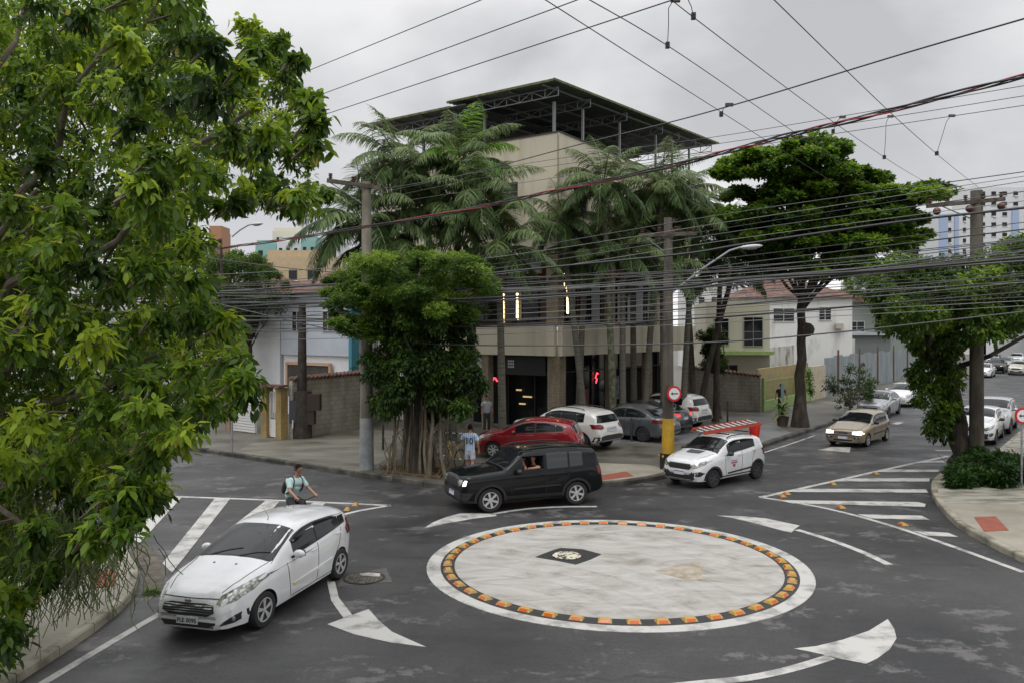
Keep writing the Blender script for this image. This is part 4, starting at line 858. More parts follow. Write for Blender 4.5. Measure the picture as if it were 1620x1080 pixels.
# balcony band
mb = MB(); mb.box((BX / 2, -.02, 4.27), (BX, .24, 1.34)); mb.box((-.02, BY / 2 + .1, 4.27), (.24, BY - .2, 1.34)); mb.build('balcony_parapet', M_tan, bl)
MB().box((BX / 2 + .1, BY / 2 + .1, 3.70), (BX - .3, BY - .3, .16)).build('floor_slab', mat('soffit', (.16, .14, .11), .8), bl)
mb = MB()
for x, y in ((.28, .33), (4.9, .2), (8.8, .2), (14.15, .2)): MB().box((x, y, 1.85), (.42 if x > 1 else .55, .40 if x > 1 else .62, 3.5)).build('ground_column', M_stonecol, bl)
for y in (4.2, 8.0, 11.0): MB().box((.2, y, 1.85), (.40, .40, 3.5)).build('ground_column', M_stonecol, bl)
M_tc = mat('stained column', (.30, .25, .17), .85, col2=(.21, .17, .12), scale=2, detail=8)
for a_, b_ in (((.3, .42, 6.5), (.50, .62, 3.2)), ((5, .3, 6.5), (.4, .4, 3.2)), ((10, .3, 6.5), (.4, .4, 3.2)), ((.3, 6, 6.5), (.4, .4, 3.2))): MB().box(a_, b_).build('terrace_column', M_tc, bl)
# set-back first floor: lining, lintel, glass
mb = MB(); mb.box((BX / 2 + .8, 1.7, 6.5), (BX - 1.6, .1, 3.1)); mb.box((1.7, BY / 2 + .9, 6.5), (.1, BY - 1.8, 3.1)); mb.build('terrace_wall', M_brown, bl)
mb = MB(); mb.box((BX / 2 + .2, .35, 7.72), (BX - .8, .2, .8)); mb.box((.36, BY / 2 + .5, 7.72), (.2, BY - 1.5, .8)); mb.build('lintel', M_greyblue, bl)
for i in range(5): window(bl, (3.0 + i * 2.4, 1.62, 6.3), 2.1, 2.4, 0, fm=M_black, nx=2)
for i in range(4): window(bl, (1.62, 3.2 + i * 2.3, 6.3), 2.0, 2.4, -math.pi / 2, fm=M_black, nx=2)
led = lambda a, b: MB().beam(a, b, .07, .07).build('led_strip', M_led, bl)
led((1.62, .6, 5.5), (1.62, .6, 7.35)); led((1.6, .6, 7.38), (3.1, .6, 7.38)); led((1.6, .7, 7.38), (1.6, 1.5, 7.38)); led((1.5, 4.25, 5.1), (1.5, 4.25, 6.5)); led((1.5, 3.4, 5.2), (1.5, 3.4, 6.5)); led((1.5, 2.6, 7.6), (1.5, 4.0, 7.6))
mb = MB()
for i in range(14): mb.ball((2.2 + random.uniform(-.35, .35), 1.2 + random.uniform(-.3, .3), 6.9 + random.uniform(-.3, .25)), .035, n=6, m=4)
mb.build('chandelier', M_led, bl)  # small glowing balls of the terrace chandelier
for x, y in ((2.2, .7), (3.2, .65), (5.8, .7), (.7, 2.2), (.7, 3.0)):
    r_ = MB().lathe([(.16, 4.95), (.19, 5.3), (.15, 5.3)], 10, (x, y, 0)).build('planter', M_black, bl)
# shop fronts
mb = MB(); mb.box((BX / 2 + .6, 1.35, 1.9), (BX - 1.4, .06, 3.4)); mb.box((1.35, BY / 2 + .7, 1.9), (.06, BY - 1.5, 3.4)); mb.build('shop_glazing', M_darkglass, bl)
mb = MB()
for i in range(9): mb.box((2.0 + i * 1.45, 1.28, 1.9), (.07, .06, 3.4))
for i in range(6): mb.box((1.28, 2.2 + i * 1.55, 1.9), (.06, .07, 3.4))
mb.box((BX / 2 + .6, 1.285, 2.75), (BX - 1.5, .05, .06)); mb.box((1.285, BY / 2 + .7, 2.75), (.05, BY - 1.6, .06)); mb.build('mullion', M_black, bl)
fas = MB().box((.5, 3.9, 3.1), (.08, 5.6, .86)).box((.5, 9.2, 3.1), (.08, 3.6, .86)).build('fascia_board', M_black, bl)
M_sign = mat('pale sign metal', (.55, .57, .58), .4)
mb = MB()       # cloud-shaped pale emblem on the fascia
for dy, dz, r_ in ((-.55, 0, .13), (-.3, .06, .17), (0, .09, .20), (.3, .05, .17), (.52, -.02, .12), (-.15, -.1, .12), (.2, -.11, .12)): mb.lathe([(r_, -.02), (r_, .02)], 14, (.44, 4.9 + dy, 3.15 + dz), 'X')
mb.build('emblem', M_sign, fas)
mb = MB()
for i, z in enumerate((3.30, 3.17, 3.04)): 
    for j in range(3): mb.lathe([(.055, -.01), (.055, .01), (.035, .012)], 10, (.44, 3.12 - j * .13, z), 'X')
mb.build('emblem', M_sign, fas)
M_neon = mat('red neon', (.8, .02, .03), .4, emit=((1, .04, .06), 5))
pts = [(1.2, 5.6 - i * .06, 2.35 + .09 * math.sin(i * 1.15) + .02 * math.sin(i * 2.7)) for i in range(26)]; MB().tube(pts, .028, 6).build('neon_script', M_neon, bl)
MB().tube([(5.2, 1.2, 2.1), (5.3, 1.2, 2.3), (5.15, 1.2, 2.35), (5.3, 1.2, 2.6), (5.4, 1.2, 2.55)], .03, 6).build('neon_script', M_neon, bl)
MB().box((1.2, 6.4, 1.7), (.06, .9, 1.1)).build('poster', mat('red poster', (.16, .015, .02), .6, col2=(.30, .05, .04), scale=4), bl)
MB().box((7.2, 1.22, 1.75), (.7, .05, 1.2)).build('poster', mat('pale poster', (.22, .24, .25), .6, col2=(.06, .06, .07), scale=5), bl)
MB().box((4.0, 1.2, 1.3), (.8, .05, 1.1)).build('poster', mat('red poster', (.2, .02, .02), .6), bl)
for (x, y, z, s_) in ((1.22, 2.6, 1.6, .5), (1.22, 3.1, 1.9, .3), (1.22, 2.9, 1.25, .35)): MB().box((x, y, z), (.05, s_, .07)).build('shop_lamp', mat('dim amber lamp', (.6, .45, .2), .5, emit=((1, .7, .35), .5)), bl)
gd = MB().box((-.03, 10.25, 1.5), (.06, 1.75, 2.7))
for i in range(16): gd.box((-.07, 10.25, .25 + i * .17), (.02, 1.72, .13))
gd.build('garage_door', M_wframe, bl)
# rooftop canopy
def corr(x0, x1, y0, y1, z00, z10, per=.30, amp=.035, th=.03):
    ns = int((x1 - x0) / per * 4); mb = MB(); vs = []; 
    for i in range(ns + 1):
        x = x0 + (x1 - x0) * i / ns; z = z00 + (z10 - z00) * i / ns + amp * (1 if i % 4 < 2 else -1) * .5
        vs += [(x, y0, z), (x, y1, z), (x, y0, z + th), (x, y1, z + th)]
    f = []
    for i in range(ns):
        a = 4 * i; b = a + 4; f += [(a, a + 1, b + 1, b), (a + 2, b + 2, b + 3, a + 3), (a, b, b + 2, a + 2), (a + 1, a + 3, b + 3, b + 1)]
    f += [(0, 2, 3, 1), (4 * ns, 4 * ns + 1, 4 * ns + 3, 4 * ns + 2)]; return mb.add(vs, f)
corr(-1.1, 16.9, -.4, 5.6, 15.45, 15.95).build('canopy_roof', M_corr_dark, bl)
corr(-1.08, 16.5, 4.5, 11.4, 15.2, 15.7).build('canopy_roof', M_corr_dark, bl)
mb = MB(); mb.beam((-1.12, -.42, 15.47), (-1.12, 5.6, 15.47), .07, .10).beam((-1.12, -.44, 15.5), (16.95, -.44, 16.0), .07, .10).beam((-1.12, 5.4, 15.22), (-1.12, 11.4, 15.22), .07, .1); mb.build('eave_gutter', M_moss, bl)
zr = lambda x: 15.38 + .5 * (x + 1.1) / 18
mb = MB()
for y in np.arange(.2, 11.3, 1.8):
    dz = -.25 if y > 5.5 else 0; mb.beam((-1.0, y, zr(-1) + dz), (16.7, y, zr(16.7) + dz), .05, .09)
mb.build('purlin', M_steel, bl)
def truss(a, b, h=.36, seg=8):
    a = Vector(a); b = Vector(b); mb = MB(); mb.beam(a, b, .035, .04); dn = Vector((0, 0, -h)); mb.beam(a + dn, b + dn, .035, .04)
    for i in range(seg + 1):
        p = a.lerp(b, i / seg); mb.beam(p, p + dn, .03, .03)
        if i < seg: q = a.lerp(b, (i + 1) / seg); mb.beam(p + (dn if i % 2 else Vector()), q + (Vector() if i % 2 else dn), .028, .028)
    mb.build('truss', M_steel, bl)
truss((-.55, -.3, zr(-.5) - .09), (-.55, 5.3, zr(-.5) - .09)); truss((-.55, 5.5, zr(-.5) - .34), (-.55, 11.2, zr(-.5) - .34))
for u in (2.15, 5.64, 9.62, 11.65, 13.9, 16.2):
    truss((u, -.3, zr(u) - .09), (u, 5.3, zr(u) - .09)); truss((u, 5.5, zr(u) - .34), (u, 11.2, zr(u) - .34))
    if u < 15: MB().beam((u, .11, ptop(u)), (u, .11, zr(u) - .5), .10, .10).build('canopy_post', M_steel, bl); MB().beam((u, 10.9, 13), (u, 10.9, zr(u) - .7), .1, .1).build('canopy_post', M_steel, bl)
for y in (.35, 4.3, 8.2, 11.0): MB().beam((.11, y, 13.5), (.11, y, zr(0) - .5 - (.25 if y > 5.5 else 0)), .11, .11).build('canopy_post', M_steel, bl)
# ---------------- boundary walls
def bwall(name, label, a, b, z0a, z1a, z1b, m, th=.2, cap=True, group=None):
    a = Vector(a); b = Vector(b); L_ = (b - a).length; r = thing(name, label, 'wall', (a.x, a.y, 0), math.atan2(b.y - a.y, b.x - a.x), group)
    MB().add([(0, -th / 2, z0a), (L_, -th / 2, z0a), (L_, -th / 2, z1b), (0, -th / 2, z1a), (0, th / 2, z0a), (L_, th / 2, z0a), (L_, th / 2, z1b), (0, th / 2, z1a)], [(0, 1, 2, 3), (7, 6, 5, 4), (0, 4, 5, 1), (1, 5, 6, 2), (2, 6, 7, 3), (3, 7, 4, 0)]).build('wall_face', m, r)
    if cap:
        mb = MB(); n = int(L_ / .23)
        for i in range(n):
            x = (i + .5) * L_ / n; z = z1a + (z1b - z1a) * (i + .5) / n; mb.tube([(x, -th / 2 - .09, z + .02), (x, 0, z + .10), (x, th / 2 + .09, z + .02)], [.085, .095, .085], 7)
        mb.build('coping_tile', M_tile, r)
    return r
w1 = bwall('boundary_wall', 'mossy beige block wall with clay coping behind the dark utility pole', (-9.4, 35.0), (-6.95, 38.8), .1, 2.62, 2.72, M_block)
MB().box((.75, -.13, .75), (1.0, .06, 1.3)).build('meter_cabinet', mat('beige meter cabinet', (.38, .33, .24), .7), w1); MB().box((.72, -.175, .85), (.55, .04, .5)).build('meter_grille', M_black, w1)
w1b = bwall('boundary_wall', 'short beige wall linking the block wall to the corner building garage', (-6.9, 38.9), (-6.9, 43.0), .1, 2.72, 2.72, M_block)
w2 = bwall('boundary_wall', 'tall beige block wall with tile coping right of the corner building', (14.05, 46.5), (10.4, 49.1), .1, 2.12, 2.5, M_block)
MB().box((.5, -.12, 1.0), (.12, .04, .6)).build('meter_cabinet', mat('beige meter cabinet', (.38, .33, .24), .7), w2)
# front gates of the left neighbour
gp = thing('gate_pillars_and_gate', 'white barred garden gate between two ochre brick pillars', 'gate', (-9.75 + D2.x * .98, 34.9 + D2.y * .98, .15), A53 - math.pi / 2); gp.name = 'garden_gate'
for x in (.0, .98): MB().box((x, 0, 1.05), (.36, .36, 2.1)).box((x, 0, 2.13), (.42, .42, .07)).build('gate_pillar', M_ybrick, gp)
g_ = MB().box((.49, 0, 1.95), (.60, .05, .06)).box((.49, 0, .1), (.6, .05, .1)).box((.49, 0, .45), (.60, .03, .7)).box((.21, 0, 1.0), (.05, .05, 1.9)).box((.77, 0, 1.0), (.05, .05, 1.9))
for i in range(5): g_.box((.28 + i * .105, 0, 1.4), (.03, .03, 1.1))
g_.build('gate_leaf', M_wframe, gp); MB().box((.49, -.1, 2.25), (1.5, .5, .10)).build('gate_canopy', M_tile, gp)
rg = thing('roller_gate', 'white slatted garage gate left of the ochre brick pillars', 'gate', (-12.75, 37.7, .15), A53 - math.pi / 2)
mb = MB().box((.8, .06, 1.05), (1.7, .04, 2.1))
for i in range(17): mb.box((.8, 0, .08 + i * .122), (1.68, .05, .09))
mb.build('gate_leaf', M_wframe, rg); MB().box((-.25, 0, 1.1), (.36, .3, 2.2)).build('gate_post', brickmat('pink brick', (.42, .27, .2), (.33, .22, .17), (.3, .25, .2), .22, .07), rg)
# left white house
hs_ = thing('white_house', 'pale blue-white two-storey house behind the mossy block wall', 'house', (-12.75, 45.5, 0), A53 - math.pi / 2)
M_bw = mat('pale blue render', (.50, .54, .60), .8, col2=(.44, .47, .53), scale=1, detail=6)
MB().box((2.9, 2.2, 5.05), (5.8, 4.4, 3.3)).build('upper_storey', M_bw, hs_); MB().box((2.9, 2.25, 1.7), (5.7, 4.2, 3.4)).build('lower_storey', M_white, hs_)
MB().box((5.92, -.1, 3.4), (.22, .5, 6.7)).build('side_wall', mat('turquoise paint', (.05, .22, .28), .7), hs_)
MB().box((2.35, -.06, 2.95), (3.6, .14, .14)).box((.6, -.06, 2.3), (.14, .14, 1.3)).box((4.1, -.06, 2.3), (.14, .14, 1.3)).build('door_trim', mat('peach trim', (.52, .32, .20), .8), hs_)
MB().box((2.35, -.02, 2.0), (3.3, .1, 1.7)).build('garage_opening_shade', M_room, hs_)  # flat dark panel, the garage's inner shade put in its colour
for x in (1.6, 4.1): window(hs_, (x, -.02, 5.2), 1.3, 1.1, 0, fm=M_wframe, nx=3, ny=2)
rf = MB().add([(-.4, -.5, 6.7), (6.3, -.5, 6.7), (6.3, 4.9, 6.7), (-.4, 4.9, 6.7), (1.6, 2.2, 8.0), (4.3, 2.2, 8.0)], [(0, 1, 5, 4), (1, 2, 5), (2, 3, 4, 5), (3, 0, 4), (3, 2, 1, 0)]).build('roof', M_tile, hs_)
h2 = thing('white_house', 'older white house with a small tiled awning at the far left', 'house', (-18.4, 49.6, 0), A53 - math.pi / 2)
MB().box((3.2, 2.4, 3.3), (7.0, 4.4, 6.6)).build('wall', M_white, h2)
for x in (1.6, 4.2): window(h2, (x, .18, 4.9), .9, 1.3, 0, fm=M_wframe, nx=2, ny=2)
MB().add([(-.2, -1.0, 3.55), (3.4, -1.0, 3.55), (3.4, .15, 4.25), (-.2, .15, 4.25), (-.2, -1.0, 3.45), (3.4, -1.0, 3.45), (3.4, .15, 4.15), (-.2, .15, 4.15)], [(0, 1, 2, 3), (7, 6, 5, 4), (0, 4, 5, 1), (1, 5, 6, 2), (3, 2, 6, 7), (0, 3, 7, 4)]).build('tiled_awning', M_tile, h2)
MB().box((1.2, -1.2, 3.0), (4.0, 2.6, .22)).build('balcony_floor', mat('peach trim', (.52, .32, .20), .8), h2)
mb = MB().beam((-.7, -2.4, 3.75), (3.1, -2.4, 3.75), .04, .04)
for i in range(22): mb.beam((-.7 + i * .18, -2.4, 3.1), (-.7 + i * .18, -2.4, 3.75), .02, .02)
mb.build('balcony_railing', M_wframe, h2)
for x in (.2, 1.5, 2.7): window(h2, (x, .15, 1.9), .8, 1.6, 0, fm=M_wframe, nx=2)
MB().add([(-1, -.5, 6.6), (7, -.5, 6.6), (7, 5, 6.6), (-1, 5, 6.6), (1.6, 2.2, 7.9), (4.3, 2.2, 7.9)], [(0, 1, 5, 4), (1, 2, 5), (2, 3, 4, 5), (3, 0, 4), (3, 2, 1, 0)]).build('roof', M_tile, h2)
# right side: fence, walls, hoarding
fn = thing('garden_fence', 'low green-painted fence with wire mesh beside the tall beige wall', 'fence', (14.2, 46.7, 0), A53)
M_lime = mat('lime green paint', (.26, .36, .12), .7, col2=(.20, .28, .10), scale=3)
MB().box((4.3, 0, .42), (8.6, .18, .6)).build('fence_base', M_lime, fn); MB().box((0, 0, 1.1), (.25, .25, 1.9)).build('fence_post', M_lime, fn); MB().box((8.7, 0, 1.2), (.25, .25, 2.1)).build('fence_post', M_lime, fn)
mb = MB().beam((0, 0, 1.85), (8.6, 0, 1.85), .05, .05)
for i in range(58): mb.tube([(.15 + i * .147, 0, .7), (.15 + i * .147, 0, 1.85)], .008, 4, cap=False)
for z in (1.0, 1.3, 1.6): mb.tube([(.1, 0, z), (8.6, 0, z)], .006, 4, cap=False)
mb.build('fence_mesh', M_lime, fn)
w3 = bwall('boundary_wall', 'ochre yellow garden wall seen through the green fence mesh', (15.0, 50.5), (20.2, 56.5), 0, 2.35, 2.5, mat('ochre render', (.36, .27, .12), .85, col2=(.27, .22, .13), scale=1.5, detail=8), cap=False)
w4 = bwall('boundary_wall', 'cream roadside wall between the almond tree and the metal hoarding', (19.4, 53.7), (21.4, 56.5), .1, 2.35, 2.35, mat('cream render', (.46, .40, .28), .85, col2=(.36, .32, .24), scale=1.5, detail=8), cap=False)
hd = thing('metal_hoarding', 'tall grey corrugated metal hoarding along the right pavement', 'hoarding', (21.5, 56.6, 0), A53)
mb = MB(); vs = []; n = 34 * 8
for i in range(n + 1):
    x = 34 * i / n; y = .03 * (1 if i % 4 < 2 else -1); z1 = 2.8 + .12 * (int(x / 2.2) % 2)
    vs += [(x, y, .1), (x, y, z1), (x, y + .02, .1), (x, y + .02, z1)]
f = []
for i in range(n): a = 4 * i; b = a + 4; f += [(a, b, b + 1, a + 1), (a + 2, a + 3, b + 3, b + 2), (a + 1, b + 1, b + 3, a + 3)]
mb.add(vs, f).build('corrugated_sheet', mat('grey painted sheet', (.24, .27, .28), .6, col2=(.17, .19, .2), scale=1, detail=6, stretch=(1, 1, .4)), hd)
for i in range(6): MB().box((3 + i * 6, -.08, 1.7), (.14, .10, 3.2)).build('hoarding_post', mat('rusty brown post', (.14, .07, .05), .8), hd)
mb = MB(); 
for i in range(3): 
    for j in range(3): mb.tube([(9.6 + j * .45 + .3 * math.sin(i * 2 + k), -.045, .9 + i * .55 + .16 * math.cos(k * 1.9 + j)) for k in range(6)], .03, 4)
mb.build('graffiti', M_black, hd)
def house(name, label, loc, rz, w, d, h, wallm, wins, roof=None, rh=1.3, ov=.4, fm=None, nx=2, ny=2, extra=None, cat='house', grp=None):
    r = thing(name, label, cat, loc, rz, grp); MB().box((w / 2, d / 2, h / 2), (w, d, h)).build('wall', wallm, r)
    for x, z, ww, hh in wins: window(r, (x, -.02, z), ww, hh, 0, fm=fm or M_wframe, nx=nx, ny=ny, dep=.12)
    if roof is not None:
        k = min(d / 2, w / 2); MB().add([(-ov, -ov, h), (w + ov, -ov, h), (w + ov, d + ov, h), (-ov, d + ov, h), (k, d / 2, h + rh), (w - k, d / 2, h + rh)], [(0, 1, 5, 4), (1, 2, 5), (2, 3, 4, 5), (3, 0, 4), (3, 2, 1, 0)]).build('roof', roof, r)
    return r
rzR = -math.radians(6)
M_whitest = mat('stained white render', (.66, .66, .64), .85, col2=(.40, .38, .33), scale=.7, detail=10, lo=.52, hi=.75, stretch=(1.5, 1.5, .5))
hr = house('white_house', 'long white two-storey house with brown tiled roof behind the almond tree', (17.8, 66.5, 0), rzR, 9.3, 8, 7.3, M_whitest, [(1.8, 5.6, 1.9, 1.5), (4.0, 5.9, 1.7, 1.1), (7.2, 6.0, 1.0, 1.1), (3.6, 2.2, 1.6, 1.0)], M_tile, 1.9)
MB().box((8.2, -.3, 5.0), (.55, .45, .4)).build('air_conditioner', mat('beige unit', (.4, .36, .3), .6), hr)
ws_ = bwall('boundary_wall', 'mould-streaked white yard wall in front of the long white house', (19.0, 63.2), (30.0, 72.3), 0, 3.3, 3.9, mat('mouldy white render', (.52, .51, .46), .9, col2=(.12, .10, .07), scale=.9, detail=11, lo=.50, hi=.66, stretch=(2, 2, .5)), cap=False)
for x in (6.0, 7.6): MB().box((x, -.16, 1.9), (.32, .14, 3.8)).build('brick_pier', mat('brick pier', (.25, .10, .07), .9), ws_)
house('tan_house', 'narrow tan and green house between the palms and the white house', (13.2, 56.0, 0), rzR, 4.2, 7, 6.6, mat('tan render with green tinge', (.44, .42, .34), .85, col2=(.40, .39, .29), scale=.4), [(1.0, 4.6, 1.0, 1.8), (3.1, 4.6, 1.3, 2.0), (1.5, 1.8, 1.2, 1.2)], None, fm=M_frame)
MB().box((2.1, -.5, 3.2), (4.4, 1.0, .25)).build('balcony', M_lime, bpy.data.objects['tan_house'])
house('grey_shed', 'dark open shed with white corrugated awning behind the metal hoarding', (27.5, 73.5, 0), .35, 8, 5, 4.2, mat('grey shed wall', (.16, .18, .17), .85), [(2, 2.6, 3.0, 1.4)], M_metal_roof, .5, fm=M_frame, cat='shed')
house('grey_house', 'tall grey-green house behind the hoarding and right of the long white house', (31, 89.0, 0), rzR, 12, 8, 7.6, mat('grey green render', (.24, .27, .24), .85), [(2, 5, 1.6, 1.2), (6, 5, 1.6, 1.2)], M_tile, 1.6)
# far buildings
def block(label, px0, px1, pyt, Y, m, cols, rows, dep=14, side=None, name='apartment_building', accents=(), z0=0):
    x0 = (px0 - 810) / F * Y; x1 = (px1 - 810) / F * Y; zt = H - (pyt - HY) / F * Y; r = thing(name, label, 'building', (x0, Y, 0)); w = x1 - x0
    MB().box((w / 2, dep / 2, zt / 2), (w, dep, zt)).build('wall', m, r)
    mb = MB(); cw = w / cols; ch = 3.0; mf = MB(); 
    for i in range(cols):
        for j in range(rows):
            z = zt - 1.9 - j * ch
            mb.box(((i + .5) * cw, -.02, z), (cw * .42, .14, 1.1)); mf.box(((i + .5) * cw, -.1, z - .62), (cw * .5, .2, .1))
            if (i + j) % 3 == 0: mf.box(((i + .5) * cw + cw * .05, -.22, z - .8), (cw * .3, .35, .3))
    w_ = mb.build('window_row', M_darkglass, r); w_['kind'] = 'stuff'; w_2 = mf.build('sill_row', M_wframe, r); w_2['kind'] = 'stuff'
    for a, b, zt2, am in accents: MB().box((w * (a + b) / 2, -.25, zt2 / 2 + .0), (w * (b - a), .45, zt2)).build('facade_panel', am, r)
    MB().box((w / 2, dep / 2, zt + .4), (w * .96, dep * .9, .8)).build('roof_parapet', m, r)
    return r
M_aptw = mat('off white tower render', (.62, .63, .64), .8); M_teal = mat('teal render', (.24, .42, .39), .8); M_ablue = mat('powder blue render', (.34, .42, .58), .8)
block('white apartment block with teal panels above the roofs at far left', 438, 534, 382, 165, M_aptw, 8, 6, accents=())
block('teal-fronted apartment block left of the white one with windows', 404, 437, 386, 168, M_teal, 2, 6)
block('teal apartment wing projecting in the middle of the white block', 476, 500, 380, 161, M_teal, 2, 5, dep=5)
block('cream stair tower rising behind the white and teal apartments', 431, 478, 366, 182, mat('cream tower render', (.60, .56, .46), .8), 2, 3)
block('ochre tiled flat-roofed building in front of the teal apartments', 419, 508, 407, 88, mat('ochre tiled facade', (.46, .36, .22), .7, col2=(.40, .31, .19), scale=3), 3, 3, name='ochre_building')
block('terracotta brick tower peeking beside the big tree at far left', 330, 350, 366, 120, mat('terracotta brick', (.36, .19, .11), .8), 1, 6, name='brick_tower', dep=4)
block('white and powder-blue tower left of the concrete pole at far right', 1485, 1543, 336, 230, M_aptw, 5, 8, accents=((0, .22, 36.6, M_ablue), (.42, .52, 36.6, M_ablue)))
block('tall white apartment tower right of the concrete pole', 1546, 1650, 296, 240, M_aptw, 6, 10, accents=((.52, .62, 40, M_ablue), (.9, 1.0, 40, M_ablue)))
# low skyline behind the street trees
for i, (a, b, t_, Y) in enumerate(((150, 330, 470, 70), (1640, 1760, 470, 120), (1370, 1480, 440, 130), (1100, 1180, 452, 95), (-100, 140, 455, 62), (560, 700, 450, 90), (1470, 1560, 478, 150), (1555, 1640, 500, 150))):
    lbs = ['low grey house behind the big near tree', 'grey block at the far right past the queue', 'low white block under the far towers', 'brown roofed house between palms and almond tree', 'wide low house at the extreme left', 'low house behind the palm cluster', 'low pale house closing the street behind the leaning tree', 'pale house at the end of the right street']
    block(lbs[i], a, b, t_, Y, [M_whitest, M_aptw, M_white][i % 3], 4, 1, dep=10, name='distant_house')
# ------------------------------------------------------------------ vegetation
M_bark = mat('grey brown bark', (.07, .055, .04), .9, col2=(.15, .125, .095), scale=5, detail=8, bump=.5, bscale=14, stretch=(1, 1, .35))
M_barkdk = mat('dark damp bark', (.025, .02, .016), .9, col2=(.075, .06, .045), scale=5, detail=8, bump=.5, bscale=14, stretch=(1, 1, .3))
M_mossbark = mat('mossy palm trunk', (.04, .05, .018), .9, col2=(.14, .14, .10), scale=5, detail=9, bump=.4, lo=.42, hi=.6)
M_palmtrunk = mat('ringed palm trunk', (.07, .065, .05), .9, col2=(.14, .13, .10), scale=6, stretch=(.4, .4, 5), bump=.3)
M_shaft = mat('green crownshaft', (.07, .12, .035), .5, col2=(.13, .15, .05), scale=3)
L_near = leafmat('glossy oval leaves', (.016, .038, .007), (.078, .150, .013), (.28, .38, .028), .48, .40, top=.955)
L_dark = leafmat('dark ficus leaves', (.016, .036, .008), (.044, .090, .014), (.12, .20, .025), .5, .25)
L_bright = leafmat('yellow green feathery leaves', (.030, .070, .012), (.085, .155, .02), (.20, .30, .04), .55, .3)
L_almond = leafmat('almond leaves', (.020, .048, .009), (.068, .140, .015), (.19, .31, .03), .42, .3, top=.968)
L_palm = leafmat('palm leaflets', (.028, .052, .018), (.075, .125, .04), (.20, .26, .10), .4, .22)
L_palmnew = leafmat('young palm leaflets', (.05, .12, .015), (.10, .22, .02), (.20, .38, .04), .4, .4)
L_right = leafmat('olive street tree leaves', (.020, .046, .008), (.065, .125, .015), (.20, .31, .03), .5, .3)
# leaf templates: (verts, tris) along +x, width in y, folded up in z
def leaf_oval(w=.36, fold=.10, droop=.12):
    v = [(0, 0, 0), (.28, w * .42, fold * .5), (.28, 0, -fold * .3), (.28, -w * .42, fold * .5), (.62, w * .46, fold * .3 - droop * .5), (.62, 0, -fold * .3 - droop * .4), (.62, -w * .46, fold * .3 - droop * .5), (1, 0, -droop * 1.4)]
    t = [(0, 2, 1), (0, 3, 2), (1, 2, 5), (1, 5, 4), (2, 3, 6), (2, 6, 5), (4, 5, 7), (5, 6, 7)]; return np.array(v, float), np.array(t)
def leaf_simple(w=.45, fold=.1):
    v = [(0, 0, 0), (.45, w / 2, fold), (1, 0, -.05), (.45, -w / 2, fold)]; return np.array(v, float), np.array([(0, 2, 1), (0, 3, 2)])
def frames(d, up=None, roll=None):
    n = len(d); d = d / np.linalg.norm(d, axis=1, keepdims=True); u = np.tile(np.array([0, 0, 1.0]), (n, 1)) if up is None else up
    s = np.cross(u, d); ln = np.linalg.norm(s, axis=1, keepdims=True); bad = ln[:, 0] < 1e-3; s[bad] = (1, 0, 0); ln[bad] = 1; s = s / ln; w = np.cross(d, s)
    if roll is not None:
        c, q = np.cos(roll)[:, None], np.sin(roll)[:, None]; s, w = s * c + w * q, w * c - s * q
    return d, s, w
def place_leaves(pos, d, size, tpl, roll=None, wscale=None):
    V, T = tpl; d, s, w = frames(d, roll=roll); sz = size[:, None, None]
    ws = 1 if wscale is None else wscale[:, None, None]
    co = pos[:, None, :] + sz * (V[None, :, 0:1] * d[:, None, :] + ws * V[None, :, 1:2] * s[:, None, :] + V[None, :, 2:3] * w[:, None, :])
    n = len(pos); f = (T[None] + (np.arange(n) * len(V))[:, None, None]).reshape(-1, 3); return co.reshape(-1, 3), f
